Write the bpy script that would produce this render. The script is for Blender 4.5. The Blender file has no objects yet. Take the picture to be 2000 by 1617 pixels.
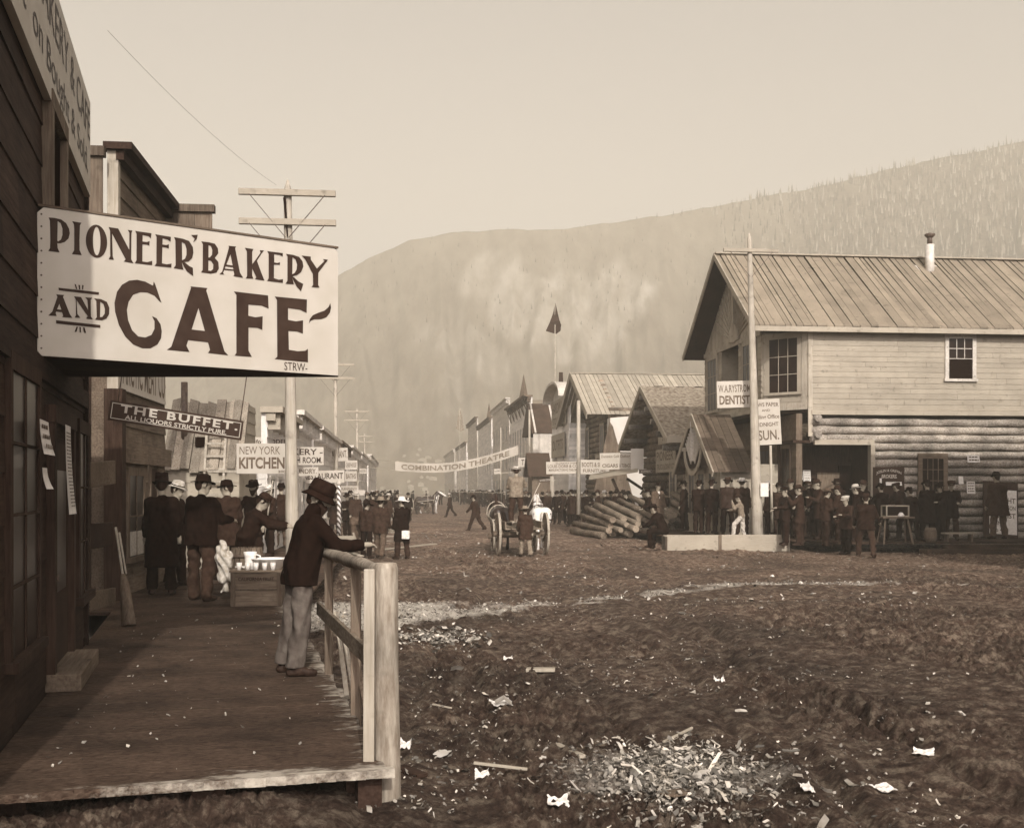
import bpy, math, random
import numpy as np
from mathutils import Vector, Matrix
from mathutils.geometry import tessellate_polygon

# ------------------------------------------------------------------ camera, sky, sun, exposure
scene = bpy.context.scene
COL = scene.collection
F, CX, HY, CH = 2200.0, 1000.0, 955.0, 2.13      # focal length and horizon of the photograph, eye height in metres
cam_d = bpy.data.cameras.new("camera")
cam = bpy.data.objects.new("camera", cam_d)
COL.objects.link(cam)
cam.location = (0, 0, CH)
cam.rotation_euler = (math.radians(90), 0, 0)
cam_d.sensor_fit = 'HORIZONTAL'
cam_d.sensor_width = 36.0
cam_d.lens = 36.0 * F / 2000.0
cam_d.shift_y = (HY - 808.5) / 2000.0
cam_d.clip_end = 6000
cam_d.clip_start = 0.1
scene.camera = cam

SUN = Vector((0.177, -1.0, 0.60)).normalized()    # towards the sun: low behind the camera, a touch to the right
world = bpy.data.worlds.new("World")
scene.world = world
world.use_nodes = True
wn, wl = world.node_tree.nodes, world.node_tree.links
wn.clear()
sky = wn.new('ShaderNodeTexSky')
sky.sky_type = 'NISHITA'
sky.sun_disc = False
sky.sun_elevation = math.asin(SUN.z)
sky.sun_rotation = math.atan2(SUN.x, SUN.y)
sky.dust_density = 4.0
sky.air_density = 1.0
bw = wn.new('ShaderNodeRGBToBW')
pw = wn.new('ShaderNodeMath'); pw.operation = 'POWER'; pw.inputs[1].default_value = 1.0
mx = wn.new('ShaderNodeMix'); mx.data_type = 'RGBA'; mx.blend_type = 'MULTIPLY'
mx.inputs[0].default_value = 1.0
mx.inputs[7].default_value = (1.37, 1.26, 1.23, 1)   # the sepia print has one hue: the sky is toned to it
bg = wn.new('ShaderNodeBackground')
bg.inputs[1].default_value = 0.15
wo = wn.new('ShaderNodeOutputWorld')
wl.new(sky.outputs[0], bw.inputs[0]); wl.new(bw.outputs[0], pw.inputs[0])
wl.new(pw.outputs[0], mx.inputs[6]); wl.new(mx.outputs[2], bg.inputs[0]); wl.new(bg.outputs[0], wo.inputs[0])
sun_d = bpy.data.lights.new("sun", 'SUN')
sun_d.energy = 3.4
sun_d.angle = math.radians(0.55)
sun_d.color = (1.0, 0.965, 0.90)
sun_o = bpy.data.objects.new("sun", sun_d)
COL.objects.link(sun_o)
sun_o.location = (20, -60, 60)
sun_o.rotation_euler = (-SUN).to_track_quat('-Z', 'Y').to_euler()
scene.view_settings.view_transform = 'Standard'
scene.view_settings.look = 'None'
scene.view_settings.exposure = 0.14
scene.view_settings.gamma = 1.0
scene.cycles.use_denoising = True
scene.cycles.max_bounces = 6
scene.cycles.volume_bounces = 1
scene.cycles.volume_max_steps = 64

# ------------------------------------------------------------------ helpers
RND = random.Random(11)
def U(a, b): return RND.uniform(a, b)
def P(px, py, d):                                 # photo pixel at a depth -> metres
    return Vector(((px - CX) / F * d, d, CH - (py - HY) / F * d))
def G(px, py, z=0.0):                             # photo pixel on a level of height z
    d = (CH - z) * F / (py - HY)
    return Vector(((px - CX) / F * d, d, z))
def hit(px, py, p0, n):                           # photo pixel on a plane
    r = Vector(((px - CX) / F, 1.0, -(py - HY) / F)); o = Vector((0, 0, CH))
    return o + r * ((Vector(p0) - o).dot(n) / r.dot(n))

def sep(v):                                       # toned print: darker pigments are browner
    s = min(1.0, math.sqrt(max(v, 0.0) / 0.62))
    K = (0, 0.13, 0.22, 0.40, 0.63, 1.0)
    g = float(np.interp(s, K, (0.44, 0.50, 0.59, 0.735, 0.85, 0.935))); b = float(np.interp(s, K, (0.28, 0.33, 0.41, 0.525, 0.645, 0.865)))
    r = v / (0.2126 + 0.7152 * g + 0.0722 * b)
    return (r, r * g, r * b, 1.0)

def new_mat(name):
    m = bpy.data.materials.new(name); m.use_nodes = True
    n, l = m.node_tree.nodes, m.node_tree.links
    return m, n, l, n['Principled BSDF']

def wood(name, v, var=0.4, grain=(1.2, 14, 14), rough=0.85, bump=0.35, tone=True, blotch=0.25, scale=1.0, dist=0.01):
    m, n, l, b = new_mat(name)
    tc = n.new('ShaderNodeTexCoord'); mp = n.new('ShaderNodeMapping')
    mp.inputs['Scale'].default_value = [g * scale for g in grain]
    l.new(tc.outputs['Object'], mp.inputs[0])
    no = n.new('ShaderNodeTexNoise'); no.inputs['Scale'].default_value = 2.2; no.inputs['Detail'].default_value = 7
    no.inputs['Roughness'].default_value = 0.65
    l.new(mp.outputs[0], no.inputs['Vector'])
    n2 = n.new('ShaderNodeTexNoise'); n2.inputs['Scale'].default_value = 1.3; n2.inputs['Detail'].default_value = 5
    l.new(tc.outputs['Object'], n2.inputs['Vector'])
    cr = n.new('ShaderNodeValToRGB')
    cr.color_ramp.elements[0].position = 0.3; cr.color_ramp.elements[1].position = 0.7
    cr.color_ramp.elements[0].color = sep(v * (1 - var)); cr.color_ramp.elements[1].color = sep(min(0.9, v * (1 + var)))
    l.new(no.outputs['Fac'], cr.inputs[0])
    mr = n.new('ShaderNodeMapRange'); mr.inputs[1].default_value = 0.3; mr.inputs[2].default_value = 0.7
    mr.inputs[3].default_value = 1 - blotch; mr.inputs[4].default_value = 1 + blotch
    l.new(n2.outputs['Fac'], mr.inputs[0])
    fac = mr.outputs[0]
    n4 = n.new('ShaderNodeTexNoise'); n4.inputs['Scale'].default_value = 5.0; n4.inputs['Detail'].default_value = 4     # knots and stains
    l.new(tc.outputs['Object'], n4.inputs['Vector'])
    m4 = n.new('ShaderNodeMapRange'); m4.inputs[1].default_value = 0.60; m4.inputs[2].default_value = 0.72; m4.inputs[3].default_value = 1.0; m4.inputs[4].default_value = 0.66
    l.new(n4.outputs['Fac'], m4.inputs[0])
    mk = n.new('ShaderNodeMath'); mk.operation = 'MULTIPLY'; l.new(fac, mk.inputs[0]); l.new(m4.outputs[0], mk.inputs[1]); fac = mk.outputs[0]
    if tone:
        at = n.new('ShaderNodeAttribute'); at.attribute_name = 'tone'
        mu = n.new('ShaderNodeMath'); mu.operation = 'MULTIPLY'
        l.new(at.outputs['Fac'], mu.inputs[0]); l.new(fac, mu.inputs[1]); fac = mu.outputs[0]
    mm = n.new('ShaderNodeVectorMath'); mm.operation = 'SCALE'
    l.new(cr.outputs[0], mm.inputs[0]); l.new(fac, mm.inputs['Scale'])
    l.new(mm.outputs[0], b.inputs['Base Color'])
    b.inputs['Roughness'].default_value = rough; b.inputs['Specular IOR Level'].default_value = 0.10
    if bump:
        bp = n.new('ShaderNodeBump'); bp.inputs['Strength'].default_value = bump; bp.inputs['Distance'].default_value = dist
        l.new(no.outputs['Fac'], bp.inputs['Height']); l.new(bp.outputs[0], b.inputs['Normal'])
    return m

def plain(name, v, rough=0.8, var=0.2, scale=9.0, bump=0.0, spec=0.1, tone=False, metal=0.0):
    m, n, l, b = new_mat(name)
    tc = n.new('ShaderNodeTexCoord')
    no = n.new('ShaderNodeTexNoise'); no.inputs['Scale'].default_value = scale; no.inputs['Detail'].default_value = 6
    l.new(tc.outputs['Object'], no.inputs['Vector'])
    cr = n.new('ShaderNodeValToRGB')
    cr.color_ramp.elements[0].position = 0.32; cr.color_ramp.elements[1].position = 0.68
    cr.color_ramp.elements[0].color = sep(v * (1 - var)); cr.color_ramp.elements[1].color = sep(min(0.9, v * (1 + var)))
    l.new(no.outputs['Fac'], cr.inputs[0])
    out = cr.outputs[0]
    if tone:
        at = n.new('ShaderNodeAttribute'); at.attribute_name = 'tone'
        mm = n.new('ShaderNodeVectorMath'); mm.operation = 'SCALE'
        l.new(out, mm.inputs[0]); l.new(at.outputs['Fac'], mm.inputs['Scale']); out = mm.outputs[0]
    l.new(out, b.inputs['Base Color'])
    b.inputs['Roughness'].default_value = rough; b.inputs['Specular IOR Level'].default_value = spec
    b.inputs['Metallic'].default_value = metal
    if bump:
        bp = n.new('ShaderNodeBump'); bp.inputs['Strength'].default_value = bump; bp.inputs['Distance'].default_value = 0.01
        l.new(no.outputs['Fac'], bp.inputs['Height']); l.new(bp.outputs[0], b.inputs['Normal'])
    return m

M = {}
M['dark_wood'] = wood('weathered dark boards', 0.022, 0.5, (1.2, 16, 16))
M['dark_wood_v'] = wood('weathered dark upright boards', 0.026, 0.5, (16, 16, 1.2))
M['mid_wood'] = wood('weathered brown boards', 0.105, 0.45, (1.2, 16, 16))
M['mid_wood_v'] = wood('weathered brown upright boards', 0.11, 0.45, (16, 16, 1.2))
M['mid_wood_y'] = wood('brown boards running back', 0.15, 0.45, (16, 1.2, 16))
M['pale_wood'] = wood('new sawn boards', 0.29, 0.13, (1.6, 22, 22), blotch=0.12, scale=1.4)
M['pale_wood_y'] = wood('new sawn boards running back', 0.30, 0.22, (14, 0.9, 14), blotch=0.18)
M['pale_wood_v'] = wood('new sawn upright boards', 0.30, 0.22, (14, 14, 0.9), blotch=0.18)
M['pole'] = wood('peeled pole', 0.33, 0.25, (18, 18, 0.7), blotch=0.25)
M['post'] = wood('weathered grey post', 0.22, 0.5, (10, 10, 2.0), blotch=0.4, bump=0.6)
M['bark_x'] = wood('peeled bark logs', 0.25, 0.75, (7, 14, 14), blotch=0.5, bump=0.9, dist=0.03)
M['bark_y'] = wood('bark logs running back', 0.12, 0.6, (9, 3.0, 9), blotch=0.5, bump=0.9, dist=0.03)
M['slab'] = wood('bark slab boards', 0.24, 0.45, (18, 18, 1.0), blotch=0.35, bump=0.5, dist=0.01)
M['banner'] = plain('sun faded banner cloth', 0.40, 0.9, 0.06, 2.0)
M['ink_pale'] = plain('sun faded banner paint', 0.16, 0.8, 0.3, 3.0)
M['roof_pale'] = wood('grey board roof', 0.20, 0.14, (20, 1.4, 20), blotch=0.14)
M['roof_new'] = wood('pale board roof', 0.30, 0.14, (20, 1.4, 20), blotch=0.12)
M['walk'] = wood('muddy walk boards', 0.042, 0.6, (9, 4.0, 9), blotch=0.5, bump=1.0, scale=2.2, dist=0.015)
def scuffed_walk():
    m = wood('muddy walk boards scuffed at the rim', 0.044, 0.6, (9, 4.0, 9), blotch=0.5, bump=1.0, scale=2.2, dist=0.015)
    n, l = m.node_tree.nodes, m.node_tree.links; b = n['Principled BSDF']
    src = b.inputs['Base Color'].links[0].from_socket
    tc = n.new('ShaderNodeTexCoord'); sx = n.new('ShaderNodeSeparateXYZ'); l.new(tc.outputs['Object'], sx.inputs[0])
    no = n.new('ShaderNodeTexNoise'); no.inputs['Scale'].default_value = 5.0; no.inputs['Detail'].default_value = 9; no.inputs['Roughness'].default_value = 0.7
    mp = n.new('ShaderNodeMapping'); mp.inputs['Scale'].default_value = (1.6, 0.7, 1); l.new(tc.outputs['Object'], mp.inputs[0]); l.new(mp.outputs[0], no.inputs['Vector'])
    a = n.new('ShaderNodeMapRange'); a.inputs[1].default_value = 1.74; a.inputs[2].default_value = 2.12; a.inputs[3].default_value = 0.15; a.inputs[4].default_value = -0.25; l.new(sx.outputs['X'], a.inputs[0])
    c = n.new('ShaderNodeMapRange'); c.inputs[1].default_value = -2.0; c.inputs[2].default_value = -2.5; c.inputs[3].default_value = -0.25; c.inputs[4].default_value = 0.13; l.new(sx.outputs['Y'], c.inputs[0])
    r = n.new('ShaderNodeMapRange'); r.inputs[1].default_value = -0.3; r.inputs[2].default_value = -1.6; r.inputs[3].default_value = -0.26; r.inputs[4].default_value = 0.0; l.new(sx.outputs['Y'], r.inputs[0])
    ar = n.new('ShaderNodeMath'); l.new(a.outputs[0], ar.inputs[0]); l.new(r.outputs[0], ar.inputs[1])
    mxx = n.new('ShaderNodeMath'); mxx.operation = 'MAXIMUM'; l.new(ar.outputs[0], mxx.inputs[0]); l.new(c.outputs[0], mxx.inputs[1])
    ad = n.new('ShaderNodeMath'); l.new(mxx.outputs[0], ad.inputs[0]); l.new(no.outputs['Fac'], ad.inputs[1])
    st = n.new('ShaderNodeMapRange'); st.inputs[1].default_value = 0.50; st.inputs[2].default_value = 0.68; l.new(ad.outputs[0], st.inputs[0])
    mi = n.new('ShaderNodeMix'); mi.data_type = 'RGBA'; mi.inputs[7].default_value = sep(0.36); l.new(st.outputs[0], mi.inputs[0]); l.new(src, mi.inputs[6]); l.new(mi.outputs[2], b.inputs['Base Color'])
    return m
M['walk_front'] = scuffed_walk()
M['walk_edge'] = wood('scuffed plank edge', 0.34, 0.7, (2.0, 9, 9), blotch=0.7)
M['trim'] = wood('pale painted trim', 0.46, 0.2, (6, 6, 6), blotch=0.15)
M['front'] = wood('sunlight toned board front', 0.60, 0.1, (6, 6, 6), blotch=0.1)  # albedo raised to stand in for sunlight these street fronts barely catch
M['sod'] = plain('dry sod', 0.19, 0.95, 0.5, 6.0, 0.9)
M['white'] = plain('white sign paint', 0.42, 0.6, 0.07, 3.0)
M['paper'] = plain('paper', 0.62, 0.8, 0.12, 12.0)
M['canvas'] = plain('white canvas', 0.52, 0.9, 0.05, 2.0)
M['ink'] = plain('black sign paint', 0.026, 0.55, 0.25, 6.0)
M['ink_soft'] = plain('faded sign paint', 0.10, 0.7, 0.35, 8.0)
M['sign_dark'] = plain('dark sign ground', 0.03, 0.6, 0.2, 4.0)
M['iron'] = plain('rusty iron', 0.06, 0.6, 0.4, 14.0, 0.2, 0.4)
M['tin'] = plain('galvanised tin', 0.5, 0.45, 0.15, 6.0, 0.0, 0.5)
M['glass'] = plain('dim window glass', 0.008, 0.3, 0.4, 2.0, 0.05, 0.18)
M['hole'] = plain('unlit room', 0.006, 0.9, 0.1, 2.0, 0, 0.0)
M['curtain'] = plain('window curtain', 0.45, 0.9, 0.2, 30.0)
M['enamel'] = plain('white enamel', 0.75, 0.25, 0.06, 4.0, 0, 0.5)
M['skin'] = plain('skin', 0.26, 0.6, 0.12, 20.0)
M['hair'] = plain('dark hair', 0.02, 0.7, 0.3, 60.0, 0.5)
M['rope'] = plain('rope', 0.25, 0.9, 0.2, 30.0)
M['flag'] = plain('dark bunting', 0.035, 0.85, 0.2, 3.0)
for nm, v in (('black', 0.007), ('char', 0.011), ('dark', 0.020), ('brown', 0.027), ('grey', 0.07), ('tan', 0.16), ('pale', 0.40), ('linen', 0.6)):
    M['cloth_' + nm] = plain(nm + ' wool cloth' if v < 0.2 else nm + ' cotton cloth', v, 0.95, 0.3, 18.0, 0.25, 0.05)
M['denim'] = plain('muddy canvas trousers', 0.085, 0.95, 0.4, 9.0, 1.0, 0.03)
for q in M['denim'].node_tree.nodes:
    if q.type == 'VALTORGB':
        for e in q.color_ramp.elements: c = e.color; m_ = sum(c[:3]) / 3; e.color = (c[0] * .6 + m_ * .4, c[1] * .6 + m_ * .4, c[2] * .6 + m_ * .4, 1)
    if q.type == 'BUMP': q.inputs['Distance'].default_value = 0.03
M['leather'] = plain('scuffed leather', 0.02, 0.6, 0.5, 22.0, 0.3)

class MB:
    """collects shapes into one mesh; tone is a per-face shade of the board"""
    def __init__(s): s.v, s.f, s.t, s.sm, s.M = [], [], [], [], None
    def add(s, vs, fs, tone=1.0, smooth=False):
        o = len(s.v)
        if s.M is not None: vs = [s.M @ Vector(v) for v in vs]
        s.v += [tuple(v) for v in vs]
        for f in fs: s.f.append([i + o for i in f]); s.t.append(tone); s.sm.append(smooth)
        return s
    def hexa(s, p, tone=1.0):                     # eight corners: four below, four above
        return s.add(p, [(3, 2, 1, 0), (4, 5, 6, 7), (0, 1, 5, 4), (1, 2, 6, 5), (2, 3, 7, 6), (3, 0, 4, 7)], tone)
    def box(s, x0, x1, y0, y1, z0, z1, tone=1.0):
        return s.hexa([(x0, y0, z0), (x1, y0, z0), (x1, y1, z0), (x0, y1, z0), (x0, y0, z1), (x1, y0, z1), (x1, y1, z1), (x0, y1, z1)], tone)
    def bar(s, p, q, w, h, tone=1.0, up=(0, 0, 1), w2=None, h2=None):
        p, q = Vector(p), Vector(q); a = (q - p).normalized(); up = Vector(up)
        if abs(a.dot(up)) > 0.97: up = Vector((0, 1, 0))
        r = a.cross(up).normalized(); u = r.cross(a)
        w2 = w if w2 is None else w2; h2 = h if h2 is None else h2
        c = []
        for c0, ww, hh in ((p, w, h), (q, w2, h2)):
            c += [c0 - r * ww / 2 - u * hh / 2, c0 + r * ww / 2 - u * hh / 2, c0 + r * ww / 2 + u * hh / 2, c0 - r * ww / 2 + u * hh / 2]
        return s.add(c, [(3, 2, 1, 0), (4, 5, 6, 7), (0, 1, 5, 4), (1, 2, 6, 5), (2, 3, 7, 6), (3, 0, 4, 7)], tone)
    def tube(s, pts, rad, n=10, tone=1.0, rough=0.0, smooth=True):
        pts = [Vector(p) for p in pts]
        if not isinstance(rad, (list, tuple)): rad = [rad] * len(pts)
        vs, fs = [], []
        prev = None
        for i, p in enumerate(pts):
            a = (pts[min(i + 1, len(pts) - 1)] - pts[max(i - 1, 0)]).normalized()
            if prev is None:
                up = Vector((0, 0, 1)) if abs(a.z) < 0.9 else Vector((1, 0, 0))
                r = a.cross(up).normalized()
            else:
                r = (prev - a * prev.dot(a)).normalized()
            prev = r; u = r.cross(a)
            for k in range(n):
                t = 2 * math.pi * k / n; rr = rad[i] * (1 + (U(-rough, rough) if rough else 0))
                vs.append(p + r * (rr * math.cos(t)) + u * (rr * math.sin(t)))
        for i in range(len(pts) - 1):
            for k in range(n):
                fs.append((i * n + k, i * n + (k + 1) % n, (i + 1) * n + (k + 1) % n, (i + 1) * n + k))
        s.add(vs, fs, tone, smooth)
        o = len(s.v) - len(vs)
        s.f.append([o + k for k in range(n)][::-1]); s.f.append([o + (len(pts) - 1) * n + k for k in range(n)])
        s.t += [tone * 1.6, tone * 1.6]; s.sm += [False, False]
        return s
    def prism(s, poly, t, tone=1.0):              # closed outline extruded along vector t
        poly = [Vector(p) for p in poly]; t = Vector(t); n = len(poly)
        vs = poly + [p + t for p in poly]
        fs = [tuple(range(n))[::-1], tuple(range(n, 2 * n))] + [(i, (i + 1) % n, n + (i + 1) % n, n + i) for i in range(n)]
        return s.add(vs, fs, tone)
    def lathe(s, prof, n=20, c=(0, 0, 0), tone=1.0, warp=None, smooth=True):
        vs, fs = [], []
        for (r, z) in prof:
            for k in range(n):
                t = 2 * math.pi * k / n
                x, y, zz = r * math.cos(t), r * math.sin(t), z
                if warp: x, y, zz = warp(x, y, zz, r)
                vs.append((c[0] + x, c[1] + y, c[2] + zz))
        for i in range(len(prof) - 1):
            for k in range(n):
                fs.append((i * n + k, i * n + (k + 1) % n, (i + 1) * n + (k + 1) % n, (i + 1) * n + k))
        fs.append(tuple(range(n))[::-1]); fs.append(tuple(range((len(prof) - 1) * n, len(prof) * n)))
        return s.add(vs, fs, tone, smooth)
    def build(s, name, mat, parent=None, loc=None, rotz=0.0, bevel=0.0):
        me = bpy.data.meshes.new(name)
        me.from_pydata(s.v, [], s.f)
        a = me.attributes.new('tone', 'FLOAT', 'FACE'); a.data.foreach_set('value', np.array(s.t, dtype=np.float32))
        me.polygons.foreach_set('use_smooth', np.array(s.sm, dtype=bool))
        me.materials.append(M[mat] if isinstance(mat, str) else mat)
        me.update()
        o = bpy.data.objects.new(name, me); COL.objects.link(o)
        if parent: o.parent = parent
        if loc is not None: o.location = loc; o.rotation_euler = (0, 0, rotz)
        if bevel:
            b = o.modifiers.new('edge wear', 'BEVEL'); b.width = bevel; b.segments = 2; b.limit_method = 'ANGLE'
        return o

def tag(o, label, cat, group=None, kind=None):
    if label: o['label'] = label
    if cat: o['category'] = cat
    if group: o['group'] = group
    if kind: o['kind'] = kind
    return o
def thing(name, label, cat, loc=(0, 0, 0), rotz=0.0, group=None):
    o = bpy.data.objects.new(name, None); COL.objects.link(o)
    o.empty_display_size = 0.2
    o.location = loc; o.rotation_euler = (0, 0, rotz)
    return tag(o, label, cat, group)
def copy_tree(o, parent=None):
    c = o.copy(); COL.objects.link(c)
    if parent: c.parent = parent
    for ch in list(o.children): copy_tree(ch, c)
    return c

def wallM(p, ang):                                # wall frame: x to the right, z up, -y out of the wall
    return Matrix.Translation(Vector(p)) @ Matrix.Rotation(math.radians(ang), 4, 'Z')
def clap(mb, x0, x1, z0, z1, bh=0.2, thick=0.035, var=0.25, cuts=True, top=None):
    """lapped boards on the plane y=0; top(x) may cut them to a gable"""
    z = z0; i = 0
    while z < z1 - 0.01:
        h = min(bh * U(0.93, 1.07), z1 - z)
        xa, xb = x0, x1
        if top:
            lo = [x for x in np.linspace(x0, x1, 121) if top(x) >= z + h * 0.6]
            if not lo: break
            xa, xb = lo[0], lo[-1]
        segs = [xa]
        if cuts and xb - xa > 3:
            x = xa + U(1.2, 4)
            while x < xb - 1: segs.append(x); x += U(2.2, 4.5)
        segs.append(xb)
        for a, b in zip(segs[:-1], segs[1:]):
            t = U(1 - var, 1 + var); o = U(0, 0.004); a2, b2 = a + 0.003, b - 0.003
            mb.hexa([(a2, -thick - o, z), (b2, -thick - o, z), (b2, 0.02, z), (a2, 0.02, z),
                     (a2, -thick * 0.35 - o, z + h), (b2, -thick * 0.35 - o, z + h), (b2, 0.02, z + h), (a2, 0.02, z + h)], t)
        z += h; i += 1
def boards_v(mb, x0, x1, z0, z1, bw=0.22, thick=0.03, var=0.3, ragged=0.0, top=None):
    x = x0
    while x < x1 - 0.02:
        w = min(bw * U(0.8, 1.2), x1 - x)
        zt = z1 + U(-ragged, ragged)
        za = zb = zt
        if top: za, zb = top(x), top(x + w)
        o = U(0, 0.02)
        mb.hexa([(x + 0.004, -thick - o, z0), (x + w - 0.004, -thick - o, z0), (x + w - 0.004, 0, z0), (x + 0.004, 0, z0),
                 (x + 0.004, -thick - o, za), (x + w - 0.004, -thick - o, zb), (x + w - 0.004, 0, zb), (x + 0.004, 0, za)], U(1 - var, 1 + var))
        x += w
def window(parent, Mx, x0, x1, z0, z1, nx=2, ny=2, frame='mid_wood', pane='glass', case=0.09, sill=True, out=0.07):
    """casing > pane; set proud of the wall on its own plane"""
    f = MB(); f.M = Mx
    f.box(x0 - case, x0, -out, 0.0, z0, z1); f.box(x1, x1 + case, -out, 0.0, z0, z1)
    f.box(x0 - case, x1 + case, -out - 0.003, 0.0, z1, z1 + case * 1.2)
    if sill: f.box(x0 - case * 1.3, x1 + case * 1.3, -out - 0.05, 0.0, z0 - case * 0.7, z0)
    else: f.box(x0 - case, x1 + case, -out - 0.003, 0.0, z0 - case, z0)
    m = 0.022
    for i in range(1, nx):
        x = x0 + (x1 - x0) * i / nx; f.box(x - m / 2, x + m / 2, -0.055, -0.042, z0, z1)
    for j in range(1, ny):
        z = z0 + (z1 - z0) * j / ny; f.box(x0, x1, -0.058, -0.042, z - m / 2, z + m / 2)
    o = f.build('window', frame, parent)
    g = MB(); g.M = Mx; g.box(x0, x1, -0.040, -0.001, z0, z1)
    g.build('pane', pane, o)
    return o

# ------------------------------------------------------------------ lettering
_tc = {}
def text2d(s, bold=0.0, shear=0.0, space=1.0):
    k = (s, bold, shear, space)
    if k in _tc: return _tc[k]
    cu = bpy.data.curves.new('lettering', 'FONT'); cu.body = s; cu.size = 1; cu.offset = bold; cu.shear = shear
    cu.space_character = space; cu.resolution_u = 3; cu.fill_mode = 'FRONT'
    ob = bpy.data.objects.new('lettering', cu); me = ob.to_mesh()
    v = np.array([w.co[:2] for w in me.vertices], dtype=float).reshape(-1, 2); f = [list(p.vertices) for p in me.polygons]
    ob.to_mesh_clear(); bpy.data.objects.remove(ob); bpy.data.curves.remove(cu)
    if len(v):
        v -= v.min(0); v /= np.maximum(v.max(0), 1e-6)
    _tc[k] = (v, f)
    return _tc[k]
def letters(mb, s, x0, x1, z0, z1, y=-0.004, bold=0.02, arc=0.0, slope=0.0, shear=0.0, outline=False, space=1.0):
    v, f = text2d(s, bold, shear, space)
    pts = []
    for a, b in v:
        pts.append((x0 + a * (x1 - x0), y, z0 + b * (z1 - z0) + arc * (1 - (2 * a - 1) ** 2) + slope * a))
    mb.add(pts, f)
def sign(label, A, B, h, lines, board='white', ink='ink', thick=0.03, cat='sign', border=None, name='sign', group=None, tilt=0.0):
    """A, B: lower corners; lines: (text, u0, u1, v0, v1, options)"""
    A, B = Vector(A), Vector(B); w = (B - A).length
    ang = math.atan2(B.y - A.y, B.x - A.x); ex = math.hypot(B.x - A.x, B.y - A.y); sl = math.atan2(B.z - A.z, ex)
    mb = MB(); mb.box(0, w, 0, thick, 0, h)
    o = mb.build(name, board); tag(o, label, cat, group)
    o.location = A; o.rotation_euler = (tilt, -sl, ang)
    if lines:
        for t in lines:
            lt = MB(); op = t[5] if len(t) > 5 else {}
            letters(lt, t[0], t[1] * w, t[2] * w, t[3] * h, t[4] * h, **op)
            lt.build('lettering', ink, o)
    if border:
        bd = MB(); e = border
        for a in ((e, w - e, e, e * 1.3), (e, w - e, h - e * 1.3, h - e), (e, e * 1.3, e * 1.3, h - e * 1.3), (w - e * 1.3, w - e, e * 1.3, h - e * 1.3)):
            bd.box(a[0], a[1], -0.004, 0.001, a[2], a[3])
        bd.build('border', ink, o)
    return o

# ------------------------------------------------------------------ noise and soft bodies
_rs = np.random.RandomState(5); _LAT = _rs.rand(256, 256)
def vnoise(x, y):
    xi = np.floor(x).astype(int); yi = np.floor(y).astype(int); fx = x - xi; fy = y - yi
    fx = fx * fx * (3 - 2 * fx); fy = fy * fy * (3 - 2 * fy)
    g = lambda a, b: _LAT[a & 255, b & 255]
    return (g(xi, yi) * (1 - fx) + g(xi + 1, yi) * fx) * (1 - fy) + (g(xi, yi + 1) * (1 - fx) + g(xi + 1, yi + 1) * fx) * fy
def fbm(x, y, o=4, gain=0.5):
    s = np.zeros_like(x); a = 1.0; t = 0
    for i in range(o):
        s += a * (vnoise(x + 17.3 * i, y - 9.1 * i) - 0.5); t += a; a *= gain; x = x * 2.03; y = y * 2.03
    return s / t * 2

def surfnet(V, o, h):
    """naive surface nets on a signed distance grid"""
    nx, ny, nz = V.shape; S = V < 0
    c = [S[i:nx - 1 + i, j:ny - 1 + j, k:nz - 1 + k] for i in (0, 1) for j in (0, 1) for k in (0, 1)]
    n_in = sum(a.astype(np.int8) for a in c)
    act = (n_in > 0) & (n_in < 8)
    idx = np.full(act.shape, -1, dtype=np.int64); I = np.argwhere(act); idx[act] = np.arange(len(I))
    off = np.array([(i, j, k) for i in (0, 1) for j in (0, 1) for k in (0, 1)])
    vals = np.stack([V[I[:, 0] + a, I[:, 1] + b, I[:, 2] + cc] for a, b, cc in off], 1)
    acc = np.zeros((len(I), 3)); cnt = np.zeros(len(I))
    for a in range(8):
        for b in range(a + 1, 8):
            if np.abs(off[a] - off[b]).sum() != 1: continue
            va, vb = vals[:, a], vals[:, b]; m = (va < 0) != (vb < 0)
            t = np.where(m, va / np.where(m, va - vb, 1), 0)
            acc += np.where(m[:, None], off[a] + t[:, None] * (off[b] - off[a]), 0); cnt += m
    verts = (I + acc / cnt[:, None]) * h + np.array(o)
    faces = []
    for ax in range(3):
        sl = [slice(1, None)] * 3
        A = S; 
        lo = [slice(1, n - 1) for n in V.shape]; hi = list(lo)
        lo[ax] = slice(0, V.shape[ax] - 1); hi[ax] = slice(1, V.shape[ax])
        d = S[tuple(lo)].astype(np.int8) - S[tuple(hi)].astype(np.int8)
        for sg in (1, -1):
            E = np.argwhere(d == sg)
            if not len(E): continue
            e = E.copy()
            o1, o2 = [q for q in range(3) if q != ax]
            e[:, o1] += 1; e[:, o2] += 1            # grid vertex at the low end of the edge
            q = []
            for a, b in ((0, 0), (1, 0), (1, 1), (0, 1)):
                cc = e.copy(); cc[:, o1] -= 1 - a; cc[:, o2] -= 1 - b
                q.append(idx[cc[:, 0], cc[:, 1], cc[:, 2]])
            q = np.stack(q, 1)
            flip = (sg == -1) != (ax == 1)
            faces.append(q[:, ::-1] if flip else q)
    faces = np.concatenate(faces) if faces else np.zeros((0, 4), int)
    faces = faces[(faces >= 0).all(1)]
    return verts, faces

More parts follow.
